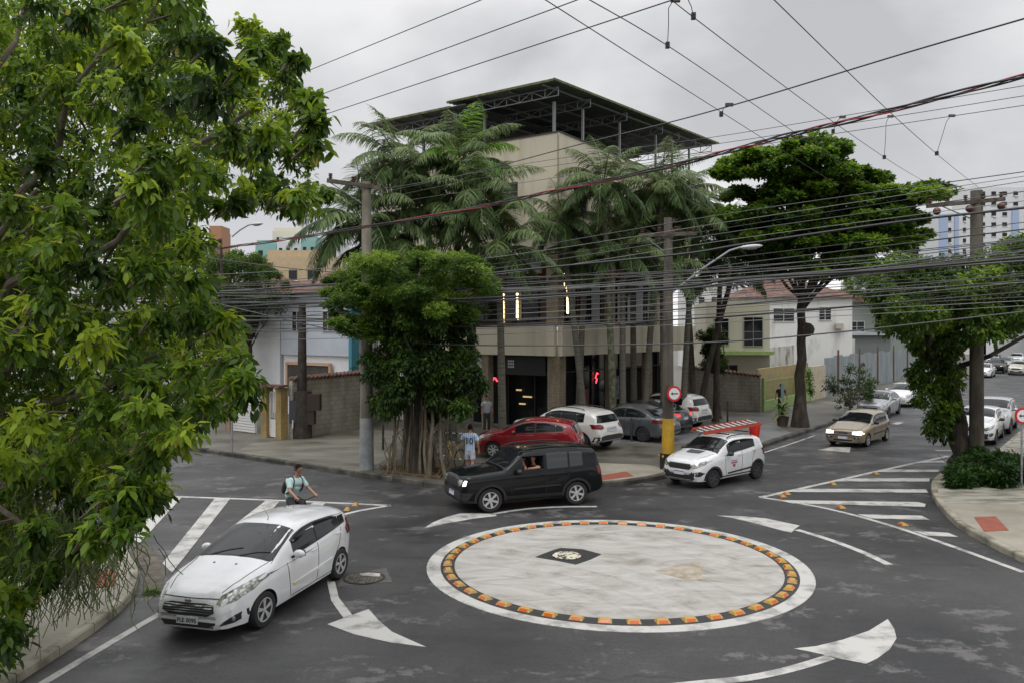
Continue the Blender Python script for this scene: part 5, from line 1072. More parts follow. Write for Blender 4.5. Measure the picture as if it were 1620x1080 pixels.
def foliage(name, clumps, m, parent, per=60, size=.12, tpl=None, droop=.4, tw=7, tint_hi=.6, spread=.25, shell=.55, kind=None, tintbase=None, minz=None, flat=1.0):
    """clumps: (centre, (rx,ry,rz)); leaves grow in sprays of tw at twig ends spread through each clump's volume"""
    tpl = tpl or leaf_simple(); P_, D_, S_, T_ = [], [], [], []
    for ci, (c, r) in enumerate(clumps):
        c = np.array(c, float); r = np.array(r if hasattr(r, '__len__') else (r, r, r), float); nt_ = max(1, int(per / tw))
        u = RNG.normal(size=(nt_, 3)); u /= np.linalg.norm(u, axis=1, keepdims=True); rad = shell + (1 - shell) * RNG.random(nt_) ** .6; tip = c + u * rad[:, None] * r
        ct = RNG.normal(-.03, .22)
        for k in range(nt_):
            if minz is not None and tip[k, 2] < minz: continue
            ax = u[k] * np.array([1, 1, .6]) + np.array([0, 0, -droop * .4]) + RNG.normal(0, .25, 3); ax /= np.linalg.norm(ax)
            tt = np.linspace(-1, 0, tw)[:, None] * spread; pos = tip[k] + ax * tt + RNG.normal(0, .015, (tw, 3))
            ang = RNG.random() * 6.28 + np.arange(tw) * 2.4; o1 = np.cross(ax, [0, 0, 1.0]); o1 /= max(1e-3, np.linalg.norm(o1)); o2 = np.cross(ax, o1)
            dd = ax * .55 + (o1 * np.cos(ang)[:, None] + o2 * np.sin(ang)[:, None]) * .8; dd[-1] = ax; dd[:, 2] = dd[:, 2] * flat - droop
            dd += RNG.normal(0, .18, (tw, 3))
            P_.append(pos); D_.append(dd); S_.append(size * (.65 + .6 * RNG.random(tw)))
            base = tint_hi * (.30 + .55 * RNG.random()) * (.55 + .45 * (u[k, 2] * .5 + .5) + .25 * (rad[k] - .8)) + ct  # lighter tint high and outward in each clump paints light into the leaves
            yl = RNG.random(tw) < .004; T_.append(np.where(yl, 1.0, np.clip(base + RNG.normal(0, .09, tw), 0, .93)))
    Pn, Dn, Sn, Tn = np.concatenate(P_), np.concatenate(D_), np.concatenate(S_), np.concatenate(T_)
    co, f = place_leaves(Pn, Dn, Sn, tpl, roll=RNG.normal(0, .5, len(Pn))); o = raw(name, co, f, m, parent, np.repeat(Tn, len(tpl[0])), smooth=False)
    return o
def limb(mb, a, b, r0, r1, sag=.0, n=7, jit=.06, k=8):
    a = Vector(a); b = Vector(b); L_ = (b - a).length; pts, rr = [], []
    for i in range(n + 1):
        t = i / n; p = a.lerp(b, t) + Vector((random.uniform(-1, 1), random.uniform(-1, 1), random.uniform(-.6, .6))) * jit * L_ * (0 if i in (0, n) else .5) + Vector((0, 0, sag * math.sin(math.pi * t))); pts.append(p); rr.append(r0 + (r1 - r0) * t)
    mb.tube(pts, rr, k); return pts
def inpoly(x, y, poly):
    c = False; j = len(poly) - 1
    for i in range(len(poly)):
        xi, yi = poly[i]; xj, yj = poly[j]
        if (yi > y) != (yj > y) and x < (xj - xi) * (y - yi) / (yj - yi) + xi: c = not c
        j = i
    return c
# ---- the big near tree, on the left pavement beside the camera
nt_root = thing('street_tree', 'large glossy-leaved tree filling the left side close to the camera', 'tree', (-6.9, 8.2, .15))
OUT = [(-420, -60), (300, -60), (330, 15), (352, 75), (368, 90), (378, 20), (430, 30), (470, 70), (500, 95), (492, 135), (515, 165), (528, 205), (508, 235), (500, 265), (528, 300), (535, 330), (490, 345), (420, 352), (395, 330), (352, 345), (325, 345), (325, 385), (300, 410), (325, 450), (365, 500), (380, 545), (412, 605), (385, 640), (345, 670), (315, 668), (310, 700), (240, 690), (225, 720), (262, 770), (235, 815), (205, 860), (150, 855), (95, 880), (40, 930), (30, 1010), (15, 1080), (-60, 1150), (-420, 1150)]
clumps = []; tries = 0
while len(clumps) < 820 and tries < 40000:
    tries += 1; x = random.uniform(-400, 530); y = random.uniform(-60, 1080); Yd = (5.2 + 2.2 * random.random()) if random.random() < .22 else 7.4 + 5.6 * random.random()
    if x < -120 and random.random() < .6: continue
    rp = random.uniform(24, 52); 
    if x > 350: rp *= .62
    ok = all(inpoly(x + rp * .8 * math.cos(a), y + rp * .8 * math.sin(a), OUT) for a in np.linspace(0, 6.28, 9)[:-1])
    if not ok:
        rp *= .45
        if not all(inpoly(x + rp * .8 * math.cos(a), y + rp * .8 * math.sin(a), OUT) for a in np.linspace(0, 6.28, 9)[:-1]): continue
    p = P(x, y, Yd)
    if p.z < .6: continue
    r_ = rp / F * Yd * 1.0; clumps.append((p, (r_, r_ * 1.15, r_ * .95)))
for x_, y_ in ((230, 690), (250, 735), (248, 770), (222, 800), (190, 832), (160, 848), (120, 862), (300, 690), (335, 655), (385, 612), (365, 572), (350, 520), (312, 440), (308, 400), (60, 900), (25, 950), (20, 1010), (205, 760), (180, 790)):
    for q_ in range(2): clumps.append((P(x_ + random.uniform(-14, 14), y_ + random.uniform(-14, 14), random.uniform(5.2, 7.2)), (.15, .17, .14)))
back = []; tries = 0
while len(back) < 640 and tries < 30000:
    tries += 1; x = random.uniform(-380, 520); y = random.uniform(-60, 1060); Yd = random.uniform(9.5, 13.5); rp = random.uniform(34, 60) * (.5 if x > 330 else 1)
    if all(inpoly(x + rp * math.cos(a), y + rp * math.sin(a), OUT) for a in np.linspace(0, 6.28, 9)[:-1]):
        p = P(x, y, Yd)
        if p.z > .5: r_ = rp / F * Yd; back.append((p, (r_, r_ * 1.3, r_)))
clumps += back
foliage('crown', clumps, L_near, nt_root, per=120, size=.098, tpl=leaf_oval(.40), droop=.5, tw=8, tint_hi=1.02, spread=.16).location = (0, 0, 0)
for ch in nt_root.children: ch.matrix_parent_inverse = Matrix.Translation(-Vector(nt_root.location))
mb = MB(); T0 = Vector((0, 0, -.15)); tp = []
tp = limb(mb, T0, (.4, .2, 3.2), .26, .19, n=6, jit=.03, k=12)
org = Vector((6.9, -8.2, -.15))
def w2l(p): return Vector(p) - Vector((-6.9, 8.2, .15))
forks = [Vector((.4, .2, 3.2)), Vector((.3, .1, 2.3)), Vector((.1, .1, 1.7))]
tg = [(P(395, 175, 7.4), .07), (P(300, 260, 7.0), .06), (P(180, 60, 8.0), .07), (P(60, 300, 6.5), .07), (P(250, 560, 8), .06), (P(150, 700, 7), .06), (P(350, 380, 8.5), .05), (P(50, -40, 9), .08), (P(-250, 200, 8), .08), (P(60, 850, 6.5), .05)]
for i, (t, r_) in enumerate(tg):
    q = w2l(t); f0 = forks[i % 3]; pts = limb(mb, f0, q, r_ * 1.25, .018, sag=.25, n=9, jit=.07, k=8)
    for j in range(7):
        s_ = pts[random.randint(3, 8)]; limb(mb, s_, s_ + Vector((random.uniform(-.9, .9), random.uniform(-.9, .9), random.uniform(-.6, .7))), .02, .005, n=4, k=5)
tk = mb.build('trunk', M_bark, nt_root, smooth=True)
# small twigs that carry the clumps
mb = MB()
for c_, r_ in clumps:
    c_ = w2l(c_)
    for _ in range(2): e_ = c_ + Vector([random.uniform(-1, 1) * q for q in r_]); mb.tube([c_ - Vector((.15, 0, .1)), (c_ + e_) / 2 + Vector((0, 0, .04)), e_], [.009, .006, .003], 4, cap=False)
mb.build('twigs', mat('pale twig', (.13, .11, .07), .8), nt_root)
# stringy cactus hanging below the crown
mb = MB()
for i in range(520):
    x = random.gauss(110, 48); y = random.uniform(800, 900) if x > 60 else random.uniform(760, 960); Yd = random.uniform(6.2, 7.4); p = w2l(P(x, y, Yd)); L_ = random.uniform(.25, .62)
    if x < 10: continue
    pts = [p]; d = Vector((random.uniform(-.5, .5), random.uniform(-.5, .5), -1))
    for k in range(5): d = (d + Vector((random.uniform(-.7, .7), random.uniform(-.7, .7), -.25))).normalized(); pts.append(pts[-1] + d * L_ / 5)
    mb.tube(pts, [.004] * 6, 3, cap=False)
o = mb.build('hanging_stems', mat('stringy green stems', (.05, .085, .02), .6, col2=(.11, .13, .04), scale=3), nt_root)
# ---- palms
def fronds(mb_, c, L_, n, m_new=0, elev=(-.5, 1.25), rot=0, leaf=.62, stiff=1.0):
    """arching pinnate fronds: rachis tubes in mb_, leaflets returned as arrays"""
    P_, D_, S_, R_, T_ = [], [], [], [], []
    for i in range(n):
        az = rot + i * 2.399 + random.uniform(-.2, .2); el = elev[0] + (elev[1] - elev[0]) * ((i + .5) / n) + random.uniform(-.1, .1); l_ = L_ * random.uniform(.85, 1.1)
        h = Vector((math.cos(az), math.sin(az), 0)); d = h * math.cos(el) + Vector((0, 0, math.sin(el))); p = Vector(c); pts = [p.copy()]; K = 12
        for k in range(K):
            d = (d + Vector((0, 0, -.098 * stiff * (1 + k * .09)))).normalized(); p = p + d * l_ / K; pts.append(p.copy())
        mb_.tube(pts, list(np.linspace(.032, .006, K + 1)), 5, cap=False)
        ft = random.uniform(-.12, .12)
        for k in range(2, K):
            a, b = pts[k], pts[k + 1]; t = (b - a).normalized(); s = t.cross(Vector((0, 0, 1)));
            if s.length < .1: s = Vector((h.y, -h.x, 0))
            s.normalize(); up = s.cross(t)
            nl = 8
            for q in range(nl):
                f = (k + q / nl) / K; ll = leaf * (math.sin(math.pi * min(1, .12 + f * .92)) ** .6) * L_ / 2.6
                for sd in (1, -1):
                    dd = s * sd * .85 + t * .55 + up * random.uniform(-.05, .35) + Vector((0, 0, -.45 * stiff)) + Vector([random.uniform(-.12, .12) for _ in range(3)])
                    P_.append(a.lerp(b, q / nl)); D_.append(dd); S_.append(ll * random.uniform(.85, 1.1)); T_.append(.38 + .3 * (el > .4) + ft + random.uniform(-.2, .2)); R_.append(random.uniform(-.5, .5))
    return P_, D_, S_, R_, T_
def strap():   # drooping leaflet
    v = [(0, .018, 0), (0, -.018, 0), (.35, .034, .0), (.35, -.034, .0), (.75, .024, -.14), (.75, -.024, -.14), (1, 0, -.38)]
    return np.array(v, float), np.array([(0, 1, 3), (0, 3, 2), (2, 3, 5), (2, 5, 4), (4, 5, 6)])
STRAP = strap()
def palm(label, base, crown, L_=2.6, n=15, rt=.13, group=None, new=False, trunk=True, tm=None, stiff=1.0, elev=(-.35, 1.35)):
    b = Vector(base); c = Vector(crown); r = thing('palm_tree', label, 'palm tree', b, 0, group); c = c - b
    mb = MB(); pts, rr = [], []
    for i in range(13):
        t = i / 12; pts.append(Vector((c.x * t ** 1.3, c.y * t ** 1.3, (c.z - .7) * t))); rr.append(rt * (1.5 if i == 0 else 1.15 - .35 * t))
    mb.tube(pts, rr, 12).build('trunk', tm or M_palmtrunk, r, smooth=True)
    MB().tube([pts[-1], pts[-1] + Vector((0, 0, .4)), c + Vector((0, 0, .12))], [rt * .95, rt * .8, .04], 10).build('crownshaft', M_shaft, r, smooth=True)
    rb = MB(); A = fronds(rb, c, L_, n, elev=elev, rot=random.uniform(0, 6), stiff=stiff); rb.build('frond_rib', M_shaft, r)
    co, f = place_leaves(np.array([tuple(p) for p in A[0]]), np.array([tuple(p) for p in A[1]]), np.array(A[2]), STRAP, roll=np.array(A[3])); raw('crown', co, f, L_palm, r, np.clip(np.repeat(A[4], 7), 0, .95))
    if new:
        rb = MB(); A = fronds(rb, c + Vector((0, 0, .1)), L_ * 1.0, 6, elev=(.35, 1.2), rot=-.6, stiff=.9); co, f = place_leaves(np.array([tuple(p) for p in A[0]]), np.array([tuple(p) for p in A[1]]), np.array(A[2]), STRAP, roll=np.array(A[3])); raw('young_fronds', co, f, L_palmnew, r, np.clip(np.repeat(A[4], 7), 0, .95))
    return r
pb = lambda x, Y: Vector(((x - 810) / F * Y, Y, .15))
GPL, GPR = 'palms clustered left of the corner building', 'palms in front of the right facade'
for lb, bx, Y, cx, cy, L_, n, nw in (('palm with its crown farthest left over the small bright tree', 668, 33.5, 572, 352, 2.9, 15, 0), ('tall palm left of the rooftop canopy end, crown against the sky', 690, 34, 632, 262, 2.5, 15, 0),
        ('tallest palm with one fresh bright green frond under the canopy', 715, 34.5, 728, 262, 2.5, 14, 1), ('palm whose fronds hang just left of the upper left window', 742, 33, 755, 318, 2.5, 15, 0), ('palm in the dark middle of the left cluster', 700, 34, 676, 335, 2.6, 15, 0),
        ('low palm whose fronds droop below the upper window', 795, 33, 790, 398, 2.4, 14, 0), ('thin palm leaning left in front of the sky, halfway up', 655, 34, 615, 390, 2.4, 12, 0)):
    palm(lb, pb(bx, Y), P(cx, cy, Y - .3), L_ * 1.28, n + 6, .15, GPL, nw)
for lb, bx, Y, cx, cy, L_, n, tm in (('mossy-trunked palm between the white suv and the grey saloon', 971, 35.3, 955, 292, 2.3, 15, M_mossbark), ('palm with a dense dark crown left of the dark upper window', 925, 36, 890, 352, 1.9, 16, None), ('palm with its crown in front of the right facade middle', 1020, 37, 1046, 302, 2.4, 15, None),
        ('palm with a low crown above the terrace lights', 985, 36, 985, 398, 2.2, 13, None), ('palm leaning right above the concrete street lamp pole', 1080, 38, 1098, 352, 2.6, 14, None), ('slender dark palm with fronds drooping over the tan house', 1132, 41.5, 1140, 405, 2.9, 14, M_barkdk), ('low palm behind the yellow-banded pole', 1050, 37, 1048, 425, 2.2, 12, None), ('short palm with a crown against the tan wall between two taller ones', 1003, 38, 1000, 352, 2.3, 15, None),
        ('palm whose fronds hang over the warm terrace light', 915, 36.5, 925, 405, 2.0, 13, None), ('palm with its crown at the far right end of the facade', 1098, 44, 1078, 308, 2.6, 15, None), ('leaning palm between the facade and the almond crown', 1105, 40.5, 1168, 385, 2.5, 14, M_barkdk)):
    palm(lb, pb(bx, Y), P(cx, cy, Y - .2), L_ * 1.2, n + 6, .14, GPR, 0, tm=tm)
# ---- ficus with hanging roots at the corner, under a bright umbrella-crowned tree
def tree(name, label, base, crown_pts, per, size, lm, bm_, rt, tpl=None, droop=.4, rads=None, group=None, forkz=None, lean=None, cat='tree', spread=.22, shell=.55, thi=.7, tw=7, limbs=True, minz=None, flat=1.0, rtop=.65):
    b = Vector(base); r = thing(name, label, cat, b, 0, group); cl = [(Vector(c) - b, rr) for c, rr in crown_pts]
    zc = forkz or min(c.z for c, _ in cl) * .8; top = Vector(lean or (0, 0, 0)) + Vector((0, 0, zc)); mb = MB(); pts = []; rr_ = []
    for i in range(9):
        t = i / 8; pts.append(Vector((top.x * t, top.y * t, top.z * t)) + Vector((random.uniform(-1, 1), random.uniform(-1, 1), 0)) * rt * (.25 if 0 < i < 8 else 0)); rr_.append(rt * (1.7 if i == 0 else 1.2 if i == 1 else 1 - (1 - rtop) * t))
    mb.tube(pts, rr_, 12)
    for c, q in (random.sample(cl, min(len(cl), 20)) if limbs else []): limb(mb, top - Vector((0, 0, random.uniform(0, .15) * zc)), c, rt * .30, .02, sag=.1, n=6, jit=.1, k=6)
    mb.build('trunk', bm_, r, smooth=True)
    foliage('crown', cl, lm, r, per=per, size=size, tpl=tpl, droop=droop, spread=spread, shell=shell, tint_hi=thi, tw=tw, minz=minz, flat=flat); return r
def fill(poly, n, Y0, Y1, r0, r1, ry=1.0, rz=1.0, shrink=.8):
    n = int(n * 1.25); out = []; xs = [p[0] for p in poly]; ys = [p[1] for p in poly]; t = 0
    while len(out) < n and t < 20000:
        t += 1; x, y = random.uniform(min(xs), max(xs)), random.uniform(min(ys), max(ys)); Y = random.uniform(Y0, Y1); r_ = random.uniform(r0, r1) * (1 if t % 3 else .6); rp = r_ * F / Y * shrink
        if all(inpoly(x + rp * a, y + rp * b * rz, poly) for a, b in ((1, 0), (-1, 0), (0, 1), (0, -1), (.6, .6), (-.6, .6), (.6, -.6), (-.6, -.6))): out.append((P(x, y, Y), (r_, r_ * ry, r_ * rz)))
    return out
fic = fill([(560, 520), (590, 478), (680, 462), (745, 480), (768, 530), (760, 575), (778, 612), (760, 655), (700, 672), (650, 658), (608, 668), (580, 635), (566, 590), (556, 560)], 66, 25.2, 27.6, .35, .62)
ft_ = tree('ficus_tree', 'dark ficus with a thicket of hanging roots at the kerb corner', pb(662, 26.6), fic, 560, .15, L_dark, M_barkdk, .20, tpl=leaf_oval(.4), forkz=2.6, droop=.5, thi=.75, spread=.2)
mb = MB()
for i in range(24):
    x = random.uniform(-1.25, 1.2); y = random.uniform(-.7, .7); x2 = x * .8 + random.uniform(-.12, .12); r_ = random.choice([.015, .02, .03, .05, .065]); mb.tube([(x, y, -.1), (x * .9 + random.uniform(-.1, .1), y, .8), (x2 + random.uniform(-.08, .08), y * .8, 1.7), (x2, y * .7, 2.9)], [r_ * 1.25, r_, r_ * .85, r_ * .7], 7)
for i in range(16):
    x = random.uniform(-1.1, 1.1); y = random.uniform(-.6, .6); mb.tube([(x, y, 0), (x + random.uniform(-.5, .5), y, .55), (x + random.uniform(-.8, .8), y, 1.25)], .016, 5)
mb.build('hanging_roots', mat('pale root bark', (.10, .08, .05), .9, col2=(.21, .18, .13), scale=6, detail=6, stretch=(1, 1, .3)), ft_, smooth=True)
br = fill([(498, 460), (520, 425), (565, 400), (640, 386), (710, 394), (765, 408), (795, 445), (792, 490), (740, 512), (660, 520), (600, 540), (560, 548), (515, 510)], 130, 24.6, 29.5, .38, .68, rz=.55)
tree('umbrella_tree', 'bright yellow-green umbrella-crowned tree in front of the palms', pb(645, 27.9), br, 760, .10, L_bright, M_bark, .14, forkz=4.3, droop=.1, thi=.95, spread=.16, tw=8, flat=.5)
# leaf litter bed under the ficus
o = MB().prism([G(604, 747, .15)[:2], G(696, 757, .15)[:2], G(708, 742, .15)[:2], G(690, 725, .15)[:2], G(620, 728, .15)[:2]], .14, .19).build('planting_bed', mat('leaf litter soil', (.05, .03, .018), .95, col2=(.17, .12, .05), scale=9, detail=9)); tag(o, kind='structure')
cl = [(G(random.uniform(600, 710), random.uniform(730, 754), .15) + Vector((0, 0, .05)), (.25, .2, .02)) for _ in range(14)]
o = foliage('fallen_leaves', cl, leafmat('dead leaves', (.10, .05, .02), (.22, .13, .05), (.35, .28, .08), .8, .1), None, per=40, size=.10, droop=.0); tag(o, kind='stuff')
# ---- almond tree
al = []
for poly, n in (([(1122, 262), (1150, 240), (1230, 232), (1262, 250), (1240, 280), (1150, 285), (1122, 280)], 12), ([(1228, 225), (1270, 212), (1320, 212), (1356, 228), (1340, 255), (1250, 262)], 10), ([(1200, 275), (1280, 250), (1370, 255), (1428, 275), (1420, 305), (1300, 320), (1200, 305)], 18),
                ([(1118, 345), (1150, 295), (1280, 285), (1420, 295), (1445, 340), (1400, 380), (1200, 392), (1125, 380)], 40), ([(1400, 300), (1480, 285), (1524, 288), (1515, 305), (1470, 325), (1400, 335)], 8), ([(1150, 345), (1300, 330), (1470, 325), (1480, 370), (1455, 400), (1380, 408), (1250, 408), (1170, 400)], 34), ([(1190, 390), (1400, 388), (1385, 430), (1300, 450), (1215, 440)], 12)):
    al += fill(poly, int(n * 2.2), 36.0, 43, .5, .9, ry=1.2, rz=.42)
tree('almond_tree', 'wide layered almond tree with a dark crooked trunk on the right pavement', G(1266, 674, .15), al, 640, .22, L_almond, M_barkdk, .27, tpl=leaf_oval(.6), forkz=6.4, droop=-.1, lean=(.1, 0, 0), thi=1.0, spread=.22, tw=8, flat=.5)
for o in bpy.data.objects:
    if o.name == 'almond_tree':
        MB().ball((.25, -.1, 4.6), (.4, .4, .35), n=10, m=6).build('trunk_burl', M_barkdk, o, smooth=True)
        foliage('creeper', [(Vector((.35, -.3, 2.4)), (.25, .25, .5)), (Vector((.4, -.3, 1.8)), (.2, .2, .4))], L_bright, o, per=160, size=.13, droop=.5)
# ---- leaning street tree at right, full of creeper
rt_ = fill([(1362, 420), (1420, 395), (1500, 405), (1560, 395), (1620, 355), (1760, 340), (1800, 540), (1640, 510), (1575, 540), (1530, 560), (1455, 555), (1400, 530), (1375, 490), (1352, 455)], 130, 24.6, 30, .5, .9, rz=.75)
rt_ += fill([(1425, 520), (1480, 500), (1535, 520), (1530, 600), (1520, 685), (1490, 700), (1450, 680), (1436, 600)], 30, 27.3, 29, .35, .55)
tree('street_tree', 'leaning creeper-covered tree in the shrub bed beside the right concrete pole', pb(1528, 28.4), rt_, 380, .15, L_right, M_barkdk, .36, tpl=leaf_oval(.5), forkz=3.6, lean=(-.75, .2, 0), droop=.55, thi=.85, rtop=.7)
bs = []
for _ in range(95):
    f_, g_ = random.random(), random.random(); q = Vector((12.7, 23.9, 0)).lerp(Vector((15.6, 24.3, 0)), f_).lerp(Vector((14.7, 27.6, 0)).lerp(Vector((17.0, 27.4, 0)), f_), g_); r_ = random.uniform(.16, .32); bs.append((q + Vector((0, 0, .2 + random.uniform(0, .55) * (1 - abs(f_ - .5) * .9))), (r_, r_, r_)))
bs_old = fill([(1475, 760), (1490, 735), (1540, 722), (1600, 722), (1606, 745), (1590, 785), (1500, 790), (1478, 780)], 60, 26.4, 28.6, .16, .34)
r = thing('shrub', 'dense dark green shrub around the foot of the leaning tree', 'shrub', (15.2, 25.9, .1))
foliage('leaves', [(Vector(c) - Vector((15.2, 25.9, .1)), q) for c, q in bs], leafmat('shrub leaves', (.015, .04, .008), (.03, .08, .012), (.08, .17, .02), .45, .3), r, per=260, size=.16, droop=.1, minz=.05, thi=None) if False else foliage('leaves', [(Vector(c) - Vector((15.2, 25.9, .1)), q) for c, q in bs], leafmat('shrub leaves', (.015, .04, .008), (.03, .08, .012), (.08, .17, .02), .45, .3), r, per=260, size=.16, droop=.1, minz=.02)
mb = MB()
for i in range(16): x = random.uniform(-1.8, 1.2); y = random.uniform(-1.2, 1.2); mb.tube([(x * .6, y * .6, 0), (x * .8, y * .8, .4), (x, y, .75)], [.02, .015, .008], 5)
mb.build('stems', M_bark, r)
# small roadside bush, background trees
sb = fill([(1300, 600), (1320, 570), (1375, 575), (1392, 610), (1385, 645), (1335, 652), (1305, 635)], 22, 44.5, 47, .4, .6)
tree('bush', 'airy roadside bush in front of the metal hoarding', G(1345, 655, .15), sb, 110, .15, L_dark, M_bark, .06, forkz=.6, droop=.1, thi=.95, tw=6)
bgt = [('dense dark tree behind the near crown, over the tiled awning', (395, 46), [(300, 415), (350, 395), (400, 398), (440, 420), (470, 450), (460, 490), (420, 510), (380, 530), (330, 520), (300, 480)], 40, 43, 48, L_dark, .9, 8),
       ('thin tree above the ochre building, crown edge ragged', (345, 60), [(290, 400), (340, 385), (400, 395), (440, 420), (400, 440), (300, 440)], 12, 58, 62, L_right, .8, 9),
       ('pale green tree rising behind the metal hoarding', (1400, 88), [(1330, 440), (1390, 405), (1450, 395), (1500, 410), (1500, 480), (1400, 500), (1330, 480)], 26, 86, 94, L_bright, 1.5, 10),
       ('tree behind the white house, seen under the almond crown', (1210, 88), [(1130, 420), (1180, 405), (1240, 415), (1235, 460), (1150, 460)], 10, 86, 90, L_dark, 1.5, 9),
       ('tree mass at the end of the right street, left half', (1575, 118), [(1500, 440), (1560, 420), (1620, 430), (1625, 520), (1600, 555), (1540, 545), (1500, 500)], 26, 114, 124, L_right, 2.0, 8),
       ('tree at the far right end of the street, leaning over parked cars', (1660, 95), [(1590, 400), (1680, 360), (1760, 400), (1760, 520), (1640, 530), (1590, 480)], 22, 88, 100, L_bright, 1.8, 9),
       ('small dark tree beside the tan house with bushy clumps', (1135, 43), [(1100, 530), (1120, 512), (1150, 518), (1160, 560), (1145, 590), (1110, 585)], 10, 42.5, 44, L_dark, .6, 4),
       ('garden shrub tree behind the block wall left of the ficus', (590, 45), [(540, 505), (570, 490), (600, 510), (600, 540), (560, 530)], 8, 44, 46, L_dark, .5, 5)]
for lb, (bx, Y), poly, n, Y0, Y1, lm, sz, hz in bgt:
    tree('background_tree', lb, pb(bx, Y), fill(poly, n * 2, Y0, Y1, sz * .5, sz * 1.0, rz=.8), 330, .10 * (Y / 30) ** .8, lm, M_barkdk, .16 if Y < 60 else .3, droop=.3, thi=.75)
# potted plant by the almond tree
r = thing('potted_plant', 'variegated potted plant beside the almond tree trunk', 'plant', G(1238, 673, .15))
MB().lathe([(.22, 0), (.30, .42), (.33, .45), (.28, .45), (.26, .40)], 14).build('pot', mat('brown clay pot', (.10, .07, .05), .8), r, smooth=True)
v_, d_, s_ = [], [], []
for i in range(60): a = random.uniform(0, 6.28); e = random.uniform(.1, 1.4); v_.append((0, 0, .45 + random.uniform(0, .5))); d_.append((math.cos(a) * math.cos(e), math.sin(a) * math.cos(e), math.sin(e))); s_.append(random.uniform(.4, .75))
co, f = place_leaves(np.array(v_), np.array(d_), np.array(s_), leaf_oval(.14, .04, .5)); raw('leaves', co, f, leafmat('variegated leaves', (.03, .08, .015), (.12, .22, .05), (.5, .5, .2), .5, .3), r, np.repeat(RNG.random(60) * .9, 8))
# a few tufts along the kerbs
r_ = thing('weed_tuft', 'small weed tuft growing in the gutter beside the left pavement corner', 'weed', G(240, 938, 0))
v_, d_, s_ = [], [], []
for i in range(50): a = random.uniform(0, 6.28); e = random.uniform(.2, 1.2); v_.append((random.uniform(-.12, .12), random.uniform(-.12, .12), .0)); d_.append((math.cos(a) * math.cos(e), math.sin(a) * math.cos(e), math.sin(e))); s_.append(random.uniform(.12, .25))
co, f = place_leaves(np.array(v_), np.array(d_), np.array(s_), leaf_oval(.16, .04, .3)); raw('leaves', co, f, L_bright, r_, np.repeat(RNG.random(50) * .9, 8))
# ------------------------------------------------------------------ poles, lamps, signs
M_pole = mat('weathered concrete pole', (.13, .115, .09), .85, col2=(.26, .235, .19), scale=2.5, detail=9, bump=.2, stretch=(1, 1, .3))
M_polebr = mat('brown stained concrete', (.055, .045, .036), .85, col2=(.15, .13, .105), scale=2.5, detail=9, bump=.2, stretch=(1, 1, .25))
M_poleg = mat('grey painted pole', (.20, .215, .22), .7, col2=(.30, .31, .31), scale=3, detail=8)
M_poled = mat('dark tarred pole', (.022, .018, .015), .8, col2=(.06, .05, .04), scale=4, detail=8)
M_ins = mat('brown porcelain', (.09, .03, .025), .25)
M_yel = mat('yellow band paint', (.55, .33, .02), .6, col2=(.42, .26, .03), scale=3, detail=9, lo=.45, hi=.6)
M_wood = mat('old timber crossarm', (.05, .04, .03), .9, col2=(.12, .10, .08), scale=5)
def insul(mb, p, n=3, r=.07):
    for i in range(n): mb.lathe([(r * .4, 0), (r, .03), (r, .05), (r * .4, .06)], 9, (p[0], p[1], p[2] + i * .06))
    return mb
def pole(label, base, top, r0, r1, m, bands=()):
    r = thing('utility_pole', label, 'utility pole', base); h = top - base[2]; mb = MB(); mb.tube([(0, 0, -.1), (0, 0, h)], [r0, r1], 16).build('shaft', m, r, smooth=True)
    for z0, z1, bm_, ex in bands: f = lambda z: r0 + (r1 - r0) * z / h + ex; MB().tube([(0, 0, z0), (0, 0, z1)], [f(z0), f(z1)], 18).build('painted_band', bm_, r, smooth=True)
    return r
def crossarm(r, z, L_, rz, n=4, off=0, m=None, brace=True, tilt=0):
    a = bpy.data.objects.new('crossarm', None); d = Vector((math.cos(rz), math.sin(rz), tilt)); mb = MB(); c = Vector((-math.sin(rz), math.cos(rz), 0)) * -.16 + Vector((0, 0, z)) + d * off
    arm = mb.beam(c - d * L_ / 2, c + d * L_ / 2, .10, .13).build('crossarm', m or M_wood, r)
    for i in range(n):
        p = c + d * (-L_ / 2 + .12 + (L_ - .24) * i / max(1, n - 1)); q = MB(); insul(q, p + Vector((0, 0, .07))); q.build('insulator', M_ins, arm, smooth=True)
    if brace: MB().beam(c - d * .75 - Vector((0, 0, .05)), Vector((0, 0, z - .65)), .04, .03).build('brace', M_steel, arm)
    return arm
zpx = lambda y, Y: H - (y - HY) / F * Y
b = G(580, 741, .15); pl_ = pole('tall concrete pole painted grey at its foot, left of the ficus', b, zpx(288, b.y), .235, .15, M_pole, [(-.05, zpx(660, b.y) - .15, M_poleg, .006)])
crossarm(pl_, zpx(296, b.y) - b.z, 1.7, .25, 3, off=-.45, tilt=-.10)
b = G(1057, 741, .15); pc = pole('concrete pole with a yellow band and black base beside the white service car', b, zpx(345, b.y), .205, .14, M_polebr, [(zpx(716, b.y) - .15, zpx(661, b.y) - .15, M_yel, .008), (-.02, zpx(716, b.y) - .16, M_black, .07)])
mb = MB()
for i in range(8): a = i * math.pi / 4; mb.ball((.30 * math.cos(a), .30 * math.sin(a), zpx(720, b.y) - .15), (.035, .035, .05), n=6, m=4)
mb.build('yellow_bolts', M_yel, pc)
crossarm(pc, zpx(372, b.y) - b.z, 1.9, -.3, 4)
